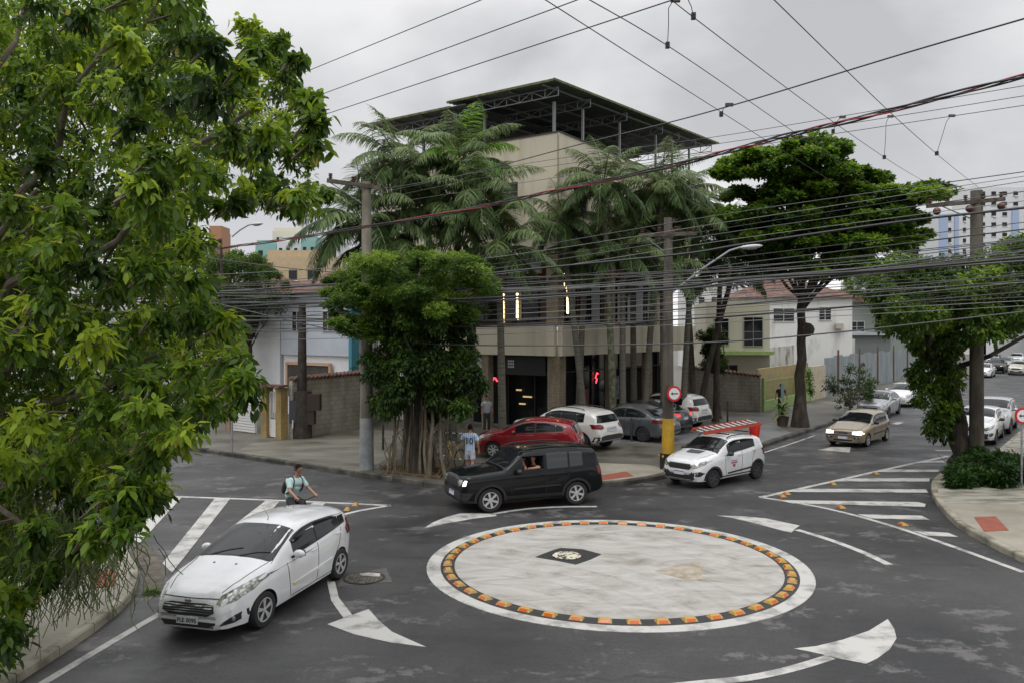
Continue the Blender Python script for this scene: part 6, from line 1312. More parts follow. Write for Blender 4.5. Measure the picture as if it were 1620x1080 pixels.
def lamp(root, z, L_, rise, rz, hl=.75):
    d = Vector((math.cos(rz), math.sin(rz), 0)); p = [Vector((0, 0, z)) + d * .15, Vector((0, 0, z + rise * .55)) + d * L_ * .5, Vector((0, 0, z + rise * .93)) + d * L_ * .85, Vector((0, 0, z + rise)) + d * L_]
    MB().tube(p, .035, 8).build('lamp_arm', M_steel, root, smooth=True); e = p[-1]
    h_ = MB().ball((0, 0, 0), (hl / 2, .14, .075), n=14, m=8).build('lamp_head', mat('pale lamp housing', (.45, .46, .46), .4), root, smooth=True); h_.location = e + d * hl * .45 + Vector((0, 0, .02)); h_.rotation_euler = (0, -.08, rz)
    MB().ball((0, 0, -.05), (hl * .33, .10, .05), n=12, m=6).build('lamp_glass', M_lamp, h_, smooth=True)
lamp(pc, zpx(462, b.y) - b.z, 2.35, 1.45, -.12)
b = G(1545, 737, .15); pr_ = pole('concrete pole with timber crossarm rising out of the shrub at right', b, zpx(302, b.y), .235, .19, M_polebr)
ca = crossarm(pr_, zpx(320, b.y) - b.z, 2.5, -.12, 5, off=-.42, tilt=.08)
for x in (-1.45, -.35, .72): q = MB(); q.ball((x, -.2, zpx(332, b.y) - b.z + (x + .4) * .08), (.13, .13, .13), n=10, m=6); q.build('insulator', M_ins, ca, smooth=True)
b = G(478, 692, .15); pd = pole('dark tarred pole with meter boxes in front of the mossy block wall', b, zpx(478, b.y), .24, .15, M_poled, [(-.05, 2.0, M_poled, .18)])
MB().box((-.28, -.2, 1.15), (.34, .3, .95)).build('meter_box', mat('dark grey box', (.04, .045, .05), .5), pd); MB().box((.55, -.15, 1.55), (.55, .4, .7)).box((.40, -.1, .9), (.35, .4, .6)).build('junction_box', mat('dark brown box', (.035, .02, .015), .6), pd)
MB().tube([(-.3, -.38, .8), (-.3, -.40, .45)], .03, 6).build('conduit', M_wframe, pd); MB().lathe([(.16, 4.1), (.16, 4.35)], 12).build('yellow_tag', M_yel, pd)
b = G(478, 640, .15); 
bp = pb(362, 40); ll = thing('street_lamp', 'street lamp on a curved arm above the far left roofs', 'street lamp', bp); MB().tube([(0, 0, 0), (-.4, 0, 9.0)], [.12, .07], 8).build('post', M_poled, ll, smooth=True); lamp(ll, 9.1, 1.1, .6, 0, .6)
for lb, x, y0, y1 in (('thin grey sign post on the left pavement near the roller gate', 367, 714, 625),):
    b = G(x, y0, .15); r = thing('post', lb, 'post', b); MB().tube([(0, 0, 0), (0, 0, zpx(y1, b.y) - .15)], .04, 8).build('tube', M_poleg, r); MB().box((0, 0, zpx(y1, b.y) - .1), (.10, .03, .12)).build('cap', M_poleg, r)
for lb, x, y0, h_ in (('short metal bollard on the pavement left of the ficus', 606, 711, .95), ('slim bollard between the mossy palm and the grey saloon', 999, 698, .95), ('slim dark bollard behind the red ladder', 1151, 672, 1.1)):
    b = G(x, y0, .15); r = thing('bollard', lb, 'bollard', b, 0, 'bollards on the corner pavement'); MB().tube([(0, 0, 0), (0, 0, h_)], .045, 8).build('tube', M_poled, r); MB().ball((0, 0, h_), (.055, .055, .04)).build('cap', M_poled, r)
# signs
M_signw = mat('white sign face', (.72, .72, .72), .4); M_signr = mat('red sign ring', (.55, .01, .02), .4)
def round_sign(label, loc, rz, r_, post=None, arrow=1, slash=False):
    t = thing('road_sign', label, 'road sign', loc, rz); MB().lathe([(r_, -.012), (r_, .012)], 32, (0, 0, 0), 'Y').build('ring', M_signr, t); MB().lathe([(r_ * .74, -.018), (r_ * .74, .005)], 32, (0, 0, 0), 'Y').build('face', M_signw, t)
    a = r_ * .52; s_ = arrow; pts = [(-a * s_, 0), (-a * .45 * s_, a * .42), (-a * .45 * s_, a * .14), (a * s_, a * .14), (a * s_, -a * .14), (-a * .45 * s_, -a * .14), (-a * .45 * s_, -a * .42)]
    bm = bmesh.new(); vs = [bm.verts.new((p[0], -.023, p[1])) for p in pts]; f = bm.faces.new(vs); ex = bmesh.ops.extrude_face_region(bm, geom=[f]); bmesh.ops.translate(bm, verts=[v for v in ex['geom'] if isinstance(v, bmesh.types.BMVert)], vec=(0, .004, 0)); bmesh.ops.recalc_face_normals(bm, faces=bm.faces)
    me = bpy.data.meshes.new('arrow'); bm.to_mesh(me); bm.free(); me.materials.append(M_black); link(bpy.data.objects.new('arrow', me), t)
    if post: MB().tube([(0, .05, post), (0, .05, r_ * .9)], .03, 8).build('post', M_poleg, t)
    return t
b = pc.location; round_sign('round red-ringed sign with black arrow strapped to the yellow-banded pole', (P(1066.5, 622, b.y - .3)), .25, .255)
round_sign('red-ringed round sign with black arrow cut by the right edge', P(1618, 657, 24.6), 0, .24, post=-(P(1618, 657, 24.6).z - .15))
r = thing('notice_post', 'narrow pale blue notice post in front of the person in black', 'post', pb(1237.5, 43)); MB().box((0, 0, .9), (.07, .07, 1.5)).build('post', M_steel, r); MB().box((0, -.05, 1.25), (.16, .03, 1.15)).build('board', mat('pale blue board', (.25, .38, .38), .6), r)
r = thing('barrier_chain', 'white and dark striped chain strung between roots and the car bay', 'chain', P(640, 681, 28.5)); mb = MB(); mbd = MB()
A_, B_ = P(625, 678, 28.6), P(742, 686, 28.6)
for i in range(22):
    p, q = A_.lerp(B_, i / 22) - Vector(r.location), A_.lerp(B_, (i + .85) / 22) - Vector(r.location); (mb if i % 2 else mbd).tube([p, q], .022, 5)
mb.build('white_links', M_wframe, r); mbd.build('dark_links', M_black, r); 
for x in (622, 745): b = pb(x, 28.65); MB().tube([b - Vector(r.location), b + Vector((0, 0, .95)) - Vector(r.location)], .03, 6).build('chain_post', M_poled, r)
# ------------------------------------------------------------------ overhead lines
M_wire = mat('grey cable sheath', (.045, .045, .047), .45); M_wired = mat('black cable', (.015, .015, .016), .5); M_wirel = mat('bare aluminium wire', (.16, .16, .155), .5, metal=.2); M_wirer = mat('red cable sheath', (.28, .02, .025), .5)
def cr_spline(pts, k=8):
    pts = [Vector((*p, 0)) if len(p) == 2 else Vector(p) for p in pts]; pts = [pts[0] * 2 - pts[1]] + pts + [pts[-1] * 2 - pts[-2]]; out = []
    for i in range(1, len(pts) - 2):
        p0, p1, p2, p3 = pts[i - 1:i + 3]
        for j in range(k): t = j / k; out.append(.5 * ((2 * p1) + (p2 - p0) * t + (2 * p0 - 5 * p1 + 4 * p2 - p3) * t * t + (3 * p1 - p0 - 3 * p2 + p3) * t ** 3))
    return out + [pts[-2]]
def wire(pts, Ya, Yb, r_, m, label, group, cat='cable', twist=None, name='overhead_cable'):
    s_ = cr_spline(pts) if len(pts) > 2 else [Vector((*pts[0], 0)).lerp(Vector((*pts[1], 0)), t) for t in np.linspace(0, 1, 9)]
    x0, x1 = s_[0].x, s_[-1].x; w = []
    for p in s_:
        f = (p.x - x0) / (x1 - x0); Y = 1 / ((1 - f) / Ya + f / Yb); w.append(P(p.x, p.y, Y))
    if pts[0][0] < 560 or pts[0][1] < 2: w.insert(0, w[0] + (w[0] - w[1]).normalized() * 9)
    if pts[-1][0] > 1610 or pts[-1][1] < 2: w.append(w[-1] + (w[-1] - w[-2]).normalized() * 9)
    root = w[len(w) // 2].copy(); o = MB().tube([q - root for q in w], r_, 6 if r_ > .03 else 4).build(name, m, smooth=True); o.location = root
    return tag(o, label, cat, group), w
LBL = 'one of the thin dark cables strung level across the street'
GRP = 'thin cables strung across the street'
i = 0
thin = [[(760, 405), (1180, 334), (1620, 272)], [(520, 425), (760, 410), (1180, 347), (1620, 279)], [(500, 440), (760, 421), (1180, 356), (1620, 287)], [(480, 445), (760, 428), (1180, 364), (1620, 303)], [(330, 462), (760, 437), (1180, 376), (1620, 318)],
        [(330, 470), (620, 458), (860, 440), (1180, 405), (1620, 352)], [(330, 455), (620, 462), (900, 452), (1180, 424), (1620, 378)], [(300, 482), (620, 470), (900, 455), (1180, 432), (1620, 396)],
        [(330, 493), (620, 492), (900, 476), (1180, 455), (1620, 420)], [(330, 500), (620, 498), (900, 484), (1180, 463), (1620, 437)], [(330, 508), (620, 503), (900, 492), (1180, 470), (1620, 447)], [(330, 515), (620, 512), (900, 500), (1180, 482), (1620, 455)],
        [(360, 520), (620, 519), (900, 509), (1180, 494), (1620, 470)], [(400, 526), (620, 522), (900, 516), (1180, 499), (1620, 476)], [(430, 505), (620, 487), (860, 478), (1100, 465), (1620, 430)], [(306, 476), (620, 485), (900, 470), (1180, 448), (1620, 403)], [(500, 536), (760, 530), (1100, 512), (1620, 484)]]
for _ in range(12):
    a0 = random.uniform(445, 530); j = random.uniform(-8, 8); thin.append([(random.uniform(300, 470), a0), (700, a0 - random.uniform(0, 12)), (1080, a0 - 25 + j), (1380, a0 - 48 + j), (1620, a0 - random.uniform(68, 88))])
for k, p in enumerate(thin): wire(p, 30, 21 + (k * 7 % 5) * .8, .010 + .003 * (k % 3 == 0), [M_wire, M_wirel, M_wired][k % 3], LBL, GRP)
BG = 'thick dark cable bundles across the street'
wire([(371, 460), (512, 451), (620, 446), (760, 434), (860, 424), (1080, 402), (1180, 386), (1417, 352), (1620, 329)], 30, 19, .030, M_wired, 'thick dark cable crossing the right concrete pole just under its crossarm', BG)
wire([(300, 466), (480, 470), (760, 455), (1080, 430), (1180, 416), (1620, 363)], 30, 21, .018, M_wired, 'medium dark cable passing between the two thick cables at right', BG)
wire([(330, 488), (480, 480), (620, 478), (760, 472), (915, 464), (1080, 453), (1180, 440), (1387, 428), (1620, 408)], 30, 18, .038, M_wired, 'thickest dark cable bundle, sagging in front of the almond tree trunk', BG)
wire([(330, 490), (480, 486), (620, 481), (760, 477), (915, 467), (1080, 457), (1180, 445), (1387, 430), (1620, 413)], 30, 18.3, .022, M_wire, 'grey cable running tight along the thickest bundle', BG)
wire([(360, 500), (760, 509), (1080, 489), (1300, 470), (1620, 444)], 29, 20, .018, M_wired, 'dark cable crossing in front of the terrace parapet top', BG)
wire([(330, 505), (560, 510), (760, 517), (1080, 505), (1320, 487), (1620, 462)], 29, 20, .020, M_wired, 'second dark cable just below the terrace parapet top', BG)
wire([(300, 470), (480, 512), (620, 538), (760, 546), (1080, 543), (1300, 528), (1620, 493)], 30, 19, .018, M_wire, 'lowest long cable sagging across the middle of the tan parapet', BG)
wire([(300, 405), (491, 428), (620, 434), (760, 437), (860, 438), (1080, 431), (1280, 424)], 28, 34, .014, mat('faded reddish sheath', (.10, .06, .055), .6), 'faded reddish cable dipping from the left tree to the terrace', BG)
UG = 'single wires high against the sky'
wire([(420, 140), (762, 0)], 16, 10, .007, M_wired, 'uppermost single wire rising from the left tree to the top edge', UG)
wire([(440, 175), (925, -4)], 18, 10, .008, M_wired, 'middle of the three wires rising from the left tree to the top edge', UG)
wire([(470, 196), (1065, 0)], 20, 10, .009, M_wired, 'lowest of the three wires rising from the left tree to the top edge', UG)
wire([(590, 302), (720, 280), (800, 260), (924, 227), (1055, 195), (1144, 171), (1240, 143), (1430, 85), (1620, 30)], 28, 10, .012, M_wired, 'long dark wire rising across the canopy to the right edge', UG)
wire([(600, 305), (840, 258), (1137, 216), (1380, 176), (1620, 136)], 28, 15, .007, M_wire, 'faint wire ending at the right edge just under the red cable', UG)
wire([(600, 315), (840, 268), (1141, 227), (1400, 187), (1620, 152)], 28, 15, .007, M_wire, 'faint wire with the left and middle droppers clipped on', UG)
wire([(640, 318), (900, 278), (1200, 230), (1400, 200), (1620, 167)], 28, 15, .007, M_wire, 'faint wire with the right dropper clipped on', UG)
TG = 'trolley wires running up the right street'
wire([(850, -8), (1140, 177), (1320, 290)], 9, 30, .008, M_wired, 'leftmost trolley wire slanting down to the right, two dark clamps on it', TG)
wire([(915, -10), (1055, 72), (1260, 212), (1400, 306)], 9, 30, .008, M_wired, 'second trolley wire from the left, a dropper hanging onto it', TG)
wire([(1045, -14), (1100, 30), (1272, 160), (1399, 249), (1461, 287)], 9, 30, .008, M_wired, 'third trolley wire, from the top edge to the almond crown', TG)
wire([(1210, -14), (1389, 160), (1482, 244), (1552, 300)], 9, 28, .008, M_wired, 'rightmost trolley wire, ending at the right concrete pole', TG)
def dropper(a, b_, Y, lb):
    A, B = P(*a, Y), P(*b_, Y + 1.0); r = thing('dropper', lb, 'dropper', A, 0, 'droppers on the trolley wires'); d = B - A
    MB().tube([(0, 0, 0), d * .1 + Vector((-.05, 0, -.03)), d * .5 + Vector((-.02, 0, 0)), d], .006, 5).build('link_wire', M_wired, r); MB().box((.04, 0, .02), (.13, .05, .05)).build('clamp', M_wood, r); c = MB().box(tuple(d), (.06, .06, .09)).build('clamp', M_wired, r)
for a, b_, Y, lb in (((1064, 3), (1056, 72), 11.5, 'dropper hanging from the top edge onto the second trolley wire'), ((1095, -6), (1097, 26), 10.5, 'short dropper at the top edge beside the third trolley wire'), ((1330, 187), (1318, 208), 18, 'short dropper just above the top of the almond tree'), ((1406, 186), (1399, 249), 19, 'dropper with a straight link right of the almond top'), ((1503, 185), (1482, 243), 18, 'slanting dropper nearest the right edge'), ((1150, 168), (1141, 181), 14, 'small clamp link where the long wire meets the leftmost trolley wire')): dropper(a, b_, Y, lb)
# red and black twisted service cable
path = [(340, 394), (460, 378), (573, 360), (712, 337), (818, 315), (918, 294), (1061, 263), (1155, 239), (1240, 216), (1370, 185), (1517, 147), (1640, 116)]
s_ = cr_spline(path, 14); ctr = []
for k, p in enumerate(s_): f = (p.x - 340) / 1300; Y = 1 / ((1 - f) / 28 + f / 11.5); ctr.append(P(p.x, p.y, Y))
ctr = [ctr[0] + (ctr[0] - ctr[1]).normalized() * 8] + ctr + [ctr[-1] + (ctr[-1] - ctr[-2]).normalized() * 8]
root = ctr[len(ctr) // 2]
r = thing('twisted_cable', 'red and black twisted service cable sweeping up to the right edge', 'cable', root)
for ph, m_, rr_ in ((0, M_wirer, .013), (2.1, M_wired, .017), (4.2, M_wired, .013), (5.2, M_wire, .008)):
    pts = []
    for k, q in enumerate(ctr):
        a = ph + k * .22 + .7 * math.sin(k * .11); o_ = .032; pts.append(q - root + Vector((0, math.cos(a) * o_, math.sin(a) * o_)))
    MB().tube(pts, rr_, 6).build('strand', m_, r, smooth=True)
# ------------------------------------------------------------------ people and bicycles
def skin_mesh(nodes, edges, sub=2, root=0):
    me = bpy.data.meshes.new('s'); me.from_pydata([n[0] for n in nodes], edges, []); o = bpy.data.objects.new('s', me); COL.objects.link(o)
    md = o.modifiers.new('k', 'SKIN'); md.use_smooth_shade = True; 
    for i, n in enumerate(nodes):
        r_ = n[1]; me.skin_vertices[0].data[i].radius = r_ if hasattr(r_, '__len__') else (r_, r_)
    me.skin_vertices[0].data[root].use_root = True
    s_ = o.modifiers.new('u', 'SUBSURF'); s_.levels = sub; s_.render_levels = sub
    m2 = bpy.data.meshes.new_from_object(o.evaluated_get(bpy.context.evaluated_depsgraph_get())); bpy.data.objects.remove(o); return m2
M_skin = mat('tanned skin', (.36, .19, .12), .55); M_hair = mat('dark hair', (.016, .010, .008), .9, spec=.1); M_shoe = mat('dark shoes', (.03, .03, .035), .6)
M_eye = mat('eye', (.03, .02, .02), .3); M_lip = mat('lips', (.25, .09, .07), .5)
def chain(nodes, edges, pts, frm=None):
    k = frm
    for p in pts:
        nodes.append(p); j = len(nodes) - 1
        if k is not None: edges.append((k, j))
        k = j
    return k
def hand(nodes, edges, wrist_i, w, d, side, up, curl=.5):
    """palm and five fingers from the wrist along d; up = back of the hand"""
    d = Vector(d).normalized(); up = Vector(up); up = (up - d * up.dot(d)).normalized(); s_ = d.cross(up) * side; w = Vector(w)
    palm = w + d * .045; nodes.append((tuple(palm), (.038, .018))); pi = len(nodes) - 1; edges.append((wrist_i, pi))
    kn = w + d * .085; nodes.append((tuple(kn), (.036, .015))); ki = len(nodes) - 1; edges.append((pi, ki))
    for f, (o_, L_) in enumerate(((-.030, .066), (-.010, .076), (.011, .072), (.031, .056))):
        b0 = kn + s_ * o_ + d * .012; p1 = b0 + (d * math.cos(curl * .8) - up * math.sin(curl * .8)) * L_ * .5; p2 = p1 + (d * math.cos(curl * 1.9) - up * math.sin(curl * 1.9)) * L_ * .5
        chain(nodes, edges, [(tuple(b0), .0095), (tuple(p1), .009), (tuple(p2), .007)], ki)
    t0 = w + d * .03 - s_ * .036; t1 = t0 + (d * .7 - s_ * .5 - up * curl * .5).normalized() * .035; t2 = t1 + (d - up * curl).normalized() * .028; chain(nodes, edges, [(tuple(t0), .012), (tuple(t1), .010), (tuple(t2), .008)], pi)
def head_geo(c, d, up=(0, 0, 1), s_=1.0, hair=True, glasses=False, parent=None, hairm=None, skinm=None):
    """returns (MB body part of the head), hair child"""
    d = Vector(d).normalized(); up = Vector(up); up = (up - d * up.dot(d)).normalized(); lf = up.cross(d); c = Vector(c); T = lambda x, y, z: c + (d * x + lf * y + up * z) * s_
    mb = MB(); n, m = 16, 12; k0 = len(mb.v)
    for i in range(m + 1):
        th = math.pi * i / m; z = .118 * math.cos(th)
        for j in range(n):
            a = 2 * math.pi * j / n; rx, ry = .098, .076; x = rx * math.sin(th) * math.cos(a); y = ry * math.sin(th) * math.sin(a)
            if z < -.02: q = (-z - .02) / .1; x = x * (1 - .25 * q) + .018 * q; y *= 1 - .38 * q
            mb.v.append(tuple(T(x, y, z)))
    for i in range(m):
        for j in range(n):
            a, b = k0 + i * n + j, k0 + i * n + (j + 1) % n; mb.f.append((a, a + n, b + n, b)); mb.m.append(0)
    mb.add([T(.090, .014, -.025), T(.090, -.014, -.025), T(.118, 0, -.028), T(.096, 0, .018), T(.092, 0, -.035)], [(0, 2, 3), (3, 2, 1), (0, 4, 2), (4, 1, 2)], 0)
    for s2 in (1, -1):
        mb.add([T(-.012, s2 * .074, .022), T(.014, s2 * .074, .018), T(.004, s2 * .078, -.03), T(-.02, s2 * .092, .024), T(.004, s2 * .09, .028), T(-.006, s2 * .084, -.028)], [(0, 1, 4, 3), (1, 2, 5, 4), (0, 3, 5, 2), (3, 4, 5), (0, 2, 1)], 0)
        mb.add([T(.090, s2 * .026, .008), T(.084, s2 * .042, .008), T(.091, s2 * .028, -.002), T(.084, s2 * .042, -.001), T(.0865, s2 * .034, .004)], [(0, 1, 4), (1, 3, 4), (3, 2, 4), (2, 0, 4)], 1)
        mb.add([T(.0925, s2 * .016, .022), T(.083, s2 * .046, .022), T(.0935, s2 * .017, .028), T(.083, s2 * .046, .027)], [(0, 1, 3, 2)], 2)
    mb.add([T(.090, .024, -.058), T(.090, -.024, -.058), T(.094, 0, -.052), T(.093, 0, -.066)], [(0, 2, 1), (0, 1, 3)], 3)
    hb = None
    if hair:
        hb = MB(); k0 = 0
        for i in range(8):
            th = math.pi * .62 * i / 7
            for j in range(n):
                a = 2 * math.pi * j / n; front = max(0, math.cos(a)); lim = math.pi * (.60 - .27 * front ** .7); t2 = min(th, lim); rr_ = 1.10 + .03 * math.sin(j * 3.1 + i); hb.v.append(tuple(T(.098 * rr_ * math.sin(t2) * math.cos(a) - .006, .076 * rr_ * 1.03 * math.sin(t2) * math.sin(a), .118 * 1.09 * math.cos(t2))))
        for i in range(7):
            for j in range(n):
                a, b = i * n + j, i * n + (j + 1) % n; hb.f.append((a, a + n, b + n, b)); hb.m.append(0)
    gl_ = None
    if glasses:
        gl_ = MB()
        for s2 in (1, -1):
            gl_.tube([T(.097, s2 * (.030 + .019 * math.cos(a)), .004 + .015 * math.sin(a)) for a in np.linspace(0, 6.28, 13)], .0028 * 1.3, 4); gl_.tube([T(.094, s2 * .05, .008), T(.0, s2 * .083, .012)], .0035, 4)
        gl_.tube([T(.099, .011, .007), T(.099, -.011, .007)], .0035, 4)
    return mb, hb, gl_
def person(label, loc, rz, nodes, edges, head, clothes, group=None, glasses=False, hair=True, hd_=(1, 0, 0), skinm=None, hairm=None, up=(0, 0, 1)):
    """nodes/edges: skin skeleton; clothes: list of (name, material, nodes, edges)"""
    r = thing('person', label, 'person', loc, rz, group); skm = skinm or M_skin
    nodes = [(p, tuple(q * .66 for q in (r0 if hasattr(r0, '__len__') else (r0, r0)))) if i_ < 3 else (p, r0) for i_, (p, r0) in enumerate(nodes)]; me = skin_mesh(nodes, edges); hm, hb, gl_ = head_geo(head, hd_, up, glasses=glasses, hair=hair); v = [tuple(x.co) for x in me.vertices]; mb = MB(); mb.v = v; mb.f = [tuple(p.vertices) for p in me.polygons]; mb.m = [0] * len(mb.f); mb.add(hm.v, hm.f); mb.m[-len(hm.f):] = hm.m
    mb.build('body', [skm, M_eye, hairm or M_hair, M_lip], r, smooth=True)
    if hb: hb.build('hair', hairm or M_hair, r, smooth=True)
    if gl_: gl_.build('glasses', mat('red brown glasses', (.20, .03, .02), .3), r)
    for nm, m_, n_, e_ in clothes:
        n_ = [(p, tuple(q * 1.17 for q in (r0 if hasattr(r0, '__len__') else (r0, r0)))) for p, r0 in n_]; me = skin_mesh(n_, e_); me.materials.append(m_); link(bpy.data.objects.new(nm, me), r)
    r.scale = (.94,) * 3
    return r
def cloth(seq_list, joins=()):
    """seq_list: chains of (pos, r) sharing first node where given"""
    nodes, edges = [], []; ends = []
    for s_, frm in seq_list: k = chain(nodes, edges, s_, frm if frm is None else frm); ends.append(k)
    return nodes, edges
# --- cyclist
N, E = [], []
chain(N, E, [((-.25, 0, .98), (.14, .12)), ((-.17, 0, 1.15), (.12, .145)), ((-.06, 0, 1.34), (.12, .165)), ((-.01, 0, 1.46), (.055, .06)), ((.03, 0, 1.56), .047), ((.05, 0, 1.62), .05)])
for s_ in (1, -1):
    k = chain(N, E, [((-.04, s_ * .17, 1.42), .055), ((.10, s_ * .27, 1.20), .043), ((.35, s_ * .27, 1.09), .028)], 3); hand(N, E, k, (.35, s_ * .27, 1.09), (.75, 0, -.25), s_, (.25, 0, 1), 1.15)
    chain(N, E, [((-.24, s_ * .10, .94), .09), ((.14, s_ * .12, .82 if s_ > 0 else .72), .06), ((-.04, s_ * .12, .42 if s_ > 0 else .30), .05), ((-.03, s_ * .12, .28 if s_ > 0 else .16), .035)], 0)
shirt = cloth([([((-.27, 0, .93), (.13, .13)), ((-.24, 0, 1.02), (.14, .145)), ((-.19, 0, 1.12), (.135, .145)), ((-.12, 0, 1.24), (.135, .15)), ((-.06, 0, 1.34), (.13, .16)), ((-.02, 0, 1.42), (.10, .13)), ((.004, 0, 1.475), (.065, .075)), ((.014, 0, 1.50), (.055, .058))], None), ([((-.04, .17, 1.42), .068), ((.05, .235, 1.27), .062), ((.075, .25, 1.235), .058)], 5), ([((-.04, -.17, 1.42), .068), ((.05, -.235, 1.27), .062), ((.075, -.25, 1.235), .058)], 5)])
trs = cloth([([((-.27, 0, 1.0), (.11, .12)), ((-.255, 0, .93), (.12, .13))], None), ([((-.16, .10, .92), .095), ((.14, .12, .82), .072), ((.04, .12, .6), .06), ((-.03, .12, .38), .055)], 1), ([((-.16, -.10, .90), .095), ((.14, -.12, .72), .072), ((.04, -.12, .5), .06), ((-.03, -.12, .26), .055)], 1)])
M_mint = mat('pale mint t-shirt', (.46, .62, .60), .85); M_trs = mat('charcoal trousers', (.035, .035, .038), .85)
CY = Vector((-4.95, 18.95, 0)); CR = math.atan2(-.65, .76)
cy = person('cyclist in a pale mint t-shirt with a black backpack and glasses behind the white hatchback', CY, CR, N, E, (.075, 0, 1.70), [('t_shirt', M_mint, *shirt), ('trousers', M_trs, *trs)], glasses=True, hd_=(.95, .12, -.12))
bpck = thing('backpack', 'black backpack worn by the cyclist', 'backpack', CY, CR); bpck.scale = (.94,) * 3; me = skin_mesh([((-.40, 0, 1.02), (.09, .13)), ((-.40, 0, 1.10), (.14, .17)), ((-.34, 0, 1.26), (.15, .18)), ((-.24, 0, 1.40), (.11, .14)), ((-.2, 0, 1.47), (.06, .08))], [(0, 1), (1, 2), (2, 3), (3, 4)]); me.materials.append(M_black); link(bpy.data.objects.new('bag', me), bpck)
for s_ in (1, -1): MB().tube([(p_.x, p_.y, p_.z) for p_ in cr_spline([(-.17, s_ * .09, 1.43), (-.05, s_ * .105, 1.505), (.06, s_ * .115, 1.43), (.045, s_ * .14, 1.27), (-.04, s_ * .165, 1.16), (-.2, s_ * .17, 1.08)], 4)], .020, 6).build('strap', M_black, bpck, smooth=True)
def bicycle(label, loc, rz, m, tilt=0, group=None):
    r = thing('bicycle', label, 'bicycle', loc, rz, group); r.rotation_euler = (tilt, 0, rz); fw, rw = (.52, 0, .34), (-.52, 0, .34)
    for c in (fw, rw):
        w = MB().tube([(c[0] + .325 * math.cos(a), 0, c[2] + .325 * math.sin(a)) for a in np.linspace(0, 2 * math.pi, 33)], .019, 6, cap=False).build('wheel', M_tyre, r, smooth=True); mb = MB()
        for i in range(14): a = i * 2 * math.pi / 14; mb.tube([c, (c[0] + .31 * math.cos(a), 0, c[2] + .31 * math.sin(a))], .0022, 3)
        mb.tube([(c[0], -.05, c[2]), (c[0], .05, c[2])], .025, 8); mb.build('spokes', M_chrome, w)
    bb = (-.05, 0, .30); st = (-.20, 0, .78); hd2 = (.34, 0, .80); MB().tube([bb, st], .016, 6).tube([bb, (.36, 0, .70)], .019, 6).tube([(-.17, 0, .74), hd2], .016, 6).tube([bb, (-.52, .04, .34)], .010, 5).tube([bb, (-.52, -.04, .34)], .010, 5).tube([st, (-.52, .04, .34)], .009, 5).tube([st, (-.52, -.04, .34)], .009, 5).build('frame', m, r, smooth=True)
    MB().tube([(.32, 0, .90), (.37, 0, .66), (.42, .045, .55), (.52, .045, .34)], .013, 6).tube([(.40, 0, .58), (.42, -.045, .55), (.52, -.045, .34)], .012, 6).build('fork', m, r)
    MB().tube([(.36, .30, 1.045), (.42, .16, 1.03), (.36, 0, .98), (.42, -.16, 1.03), (.36, -.30, 1.045)], .013, 6).tube([(.36, 0, .98), (.33, 0, .88)], .015, 6).build('handlebar', M_black, r, smooth=True)
    MB().ball((-.22, 0, .87), (.14, .075, .035), n=12, m=6).tube([(-.19, 0, .76), (-.21, 0, .86)], .013, 6).build('saddle', M_black, r, smooth=True)
    MB().lathe([(.09, -.012), (.09, .0)], 16, bb, 'Y').tube([(bb[0], .09, bb[2]), (bb[0] + .03, .10, bb[2] - .16)], .01, 5).tube([(bb[0], -.09, bb[2]), (bb[0] - .03, -.10, bb[2] + .16)], .01, 5).box((bb[0] + .03, .14, bb[2] - .16), (.09, .07, .02)).box((bb[0] - .03, -.14, bb[2] + .16), (.09, .07, .02)).build('crank', M_steel, r); return r
bicycle('dark bicycle ridden by the cyclist in mint', CY, CR, M_black).scale = (.94,) * 3
bicycle('yellow bicycle leaning among the hanging roots', G(711, 742, .15) + Vector((0, .3, .02)), math.radians(125), mat('yellow frame paint', (.60, .38, .02), .35), tilt=.18)
# --- man in the football shirt, seen from behind
N, E = [], []
chain(N, E, [((0, 0, .95), (.12, .15)), ((0, 0, 1.12), (.11, .145)), ((.01, 0, 1.32), (.11, .17)), ((0, 0, 1.44), (.06, .08)), ((.01, 0, 1.52), .05), ((.02, 0, 1.56), .05)])
k = chain(N, E, [((0, -.19, 1.41), .055), ((-.02, -.27, 1.14), .042), ((.06, -.29, .90), .028)], 3); hand(N, E, k, (.06, -.29, .90), (.15, 0, -1), -1, (0, -1, 0), .5)
k = chain(N, E, [((0, .19, 1.41), .055), ((.08, .32, 1.20), .042), ((.10, .17, 1.46), .028)], 3); hand(N, E, k, (.10, .17, 1.46), (0, -.35, 1), 1, (0, 1, .2), .8)
for s_, a in ((1, .10), (-1, -.12)):
    chain(N, E, [((0, s_ * .10, .90), .085), ((a * .7 + .04, s_ * .10, .50), .058), ((a * 1.3 - .03, s_ * .10, .26), .048), ((a * 1.5 - .04, s_ * .10, .08), .034), ((a * 1.5 + .03, s_ * .105, .035), .034), ((a * 1.5 + .12, s_ * .11, .03), .026)], 0)
shirt = cloth([([((0, 0, .82), (.12, .15)), ((0, 0, .95), (.125, .155)), ((0, 0, 1.10), (.12, .15)), ((.01, 0, 1.24), (.12, .155)), ((.01, 0, 1.34), (.115, .165)), ((0, 0, 1.42), (.085, .13)), ((0, 0, 1.485), (.055, .055))], None), ([((0, -.185, 1.41), .070), ((-.01, -.24, 1.26), .066), ((-.015, -.25, 1.20), .062)], 5), ([((0, .185, 1.41), .070), ((.05, .28, 1.29), .066), ((.06, .30, 1.25), .062)], 5)])
sh = cloth([([((0, 0, 1.0), (.11, .13)), ((0, 0, .90), (.12, .14))], None), ([((0, .085, .80), .095), ((.05, .10, .66), .085), ((.07, .105, .56), .082)], 1), ([((0, -.085, .80), .095), ((-.02, -.10, .66), .085), ((-.035, -.105, .56), .082)], 1)])
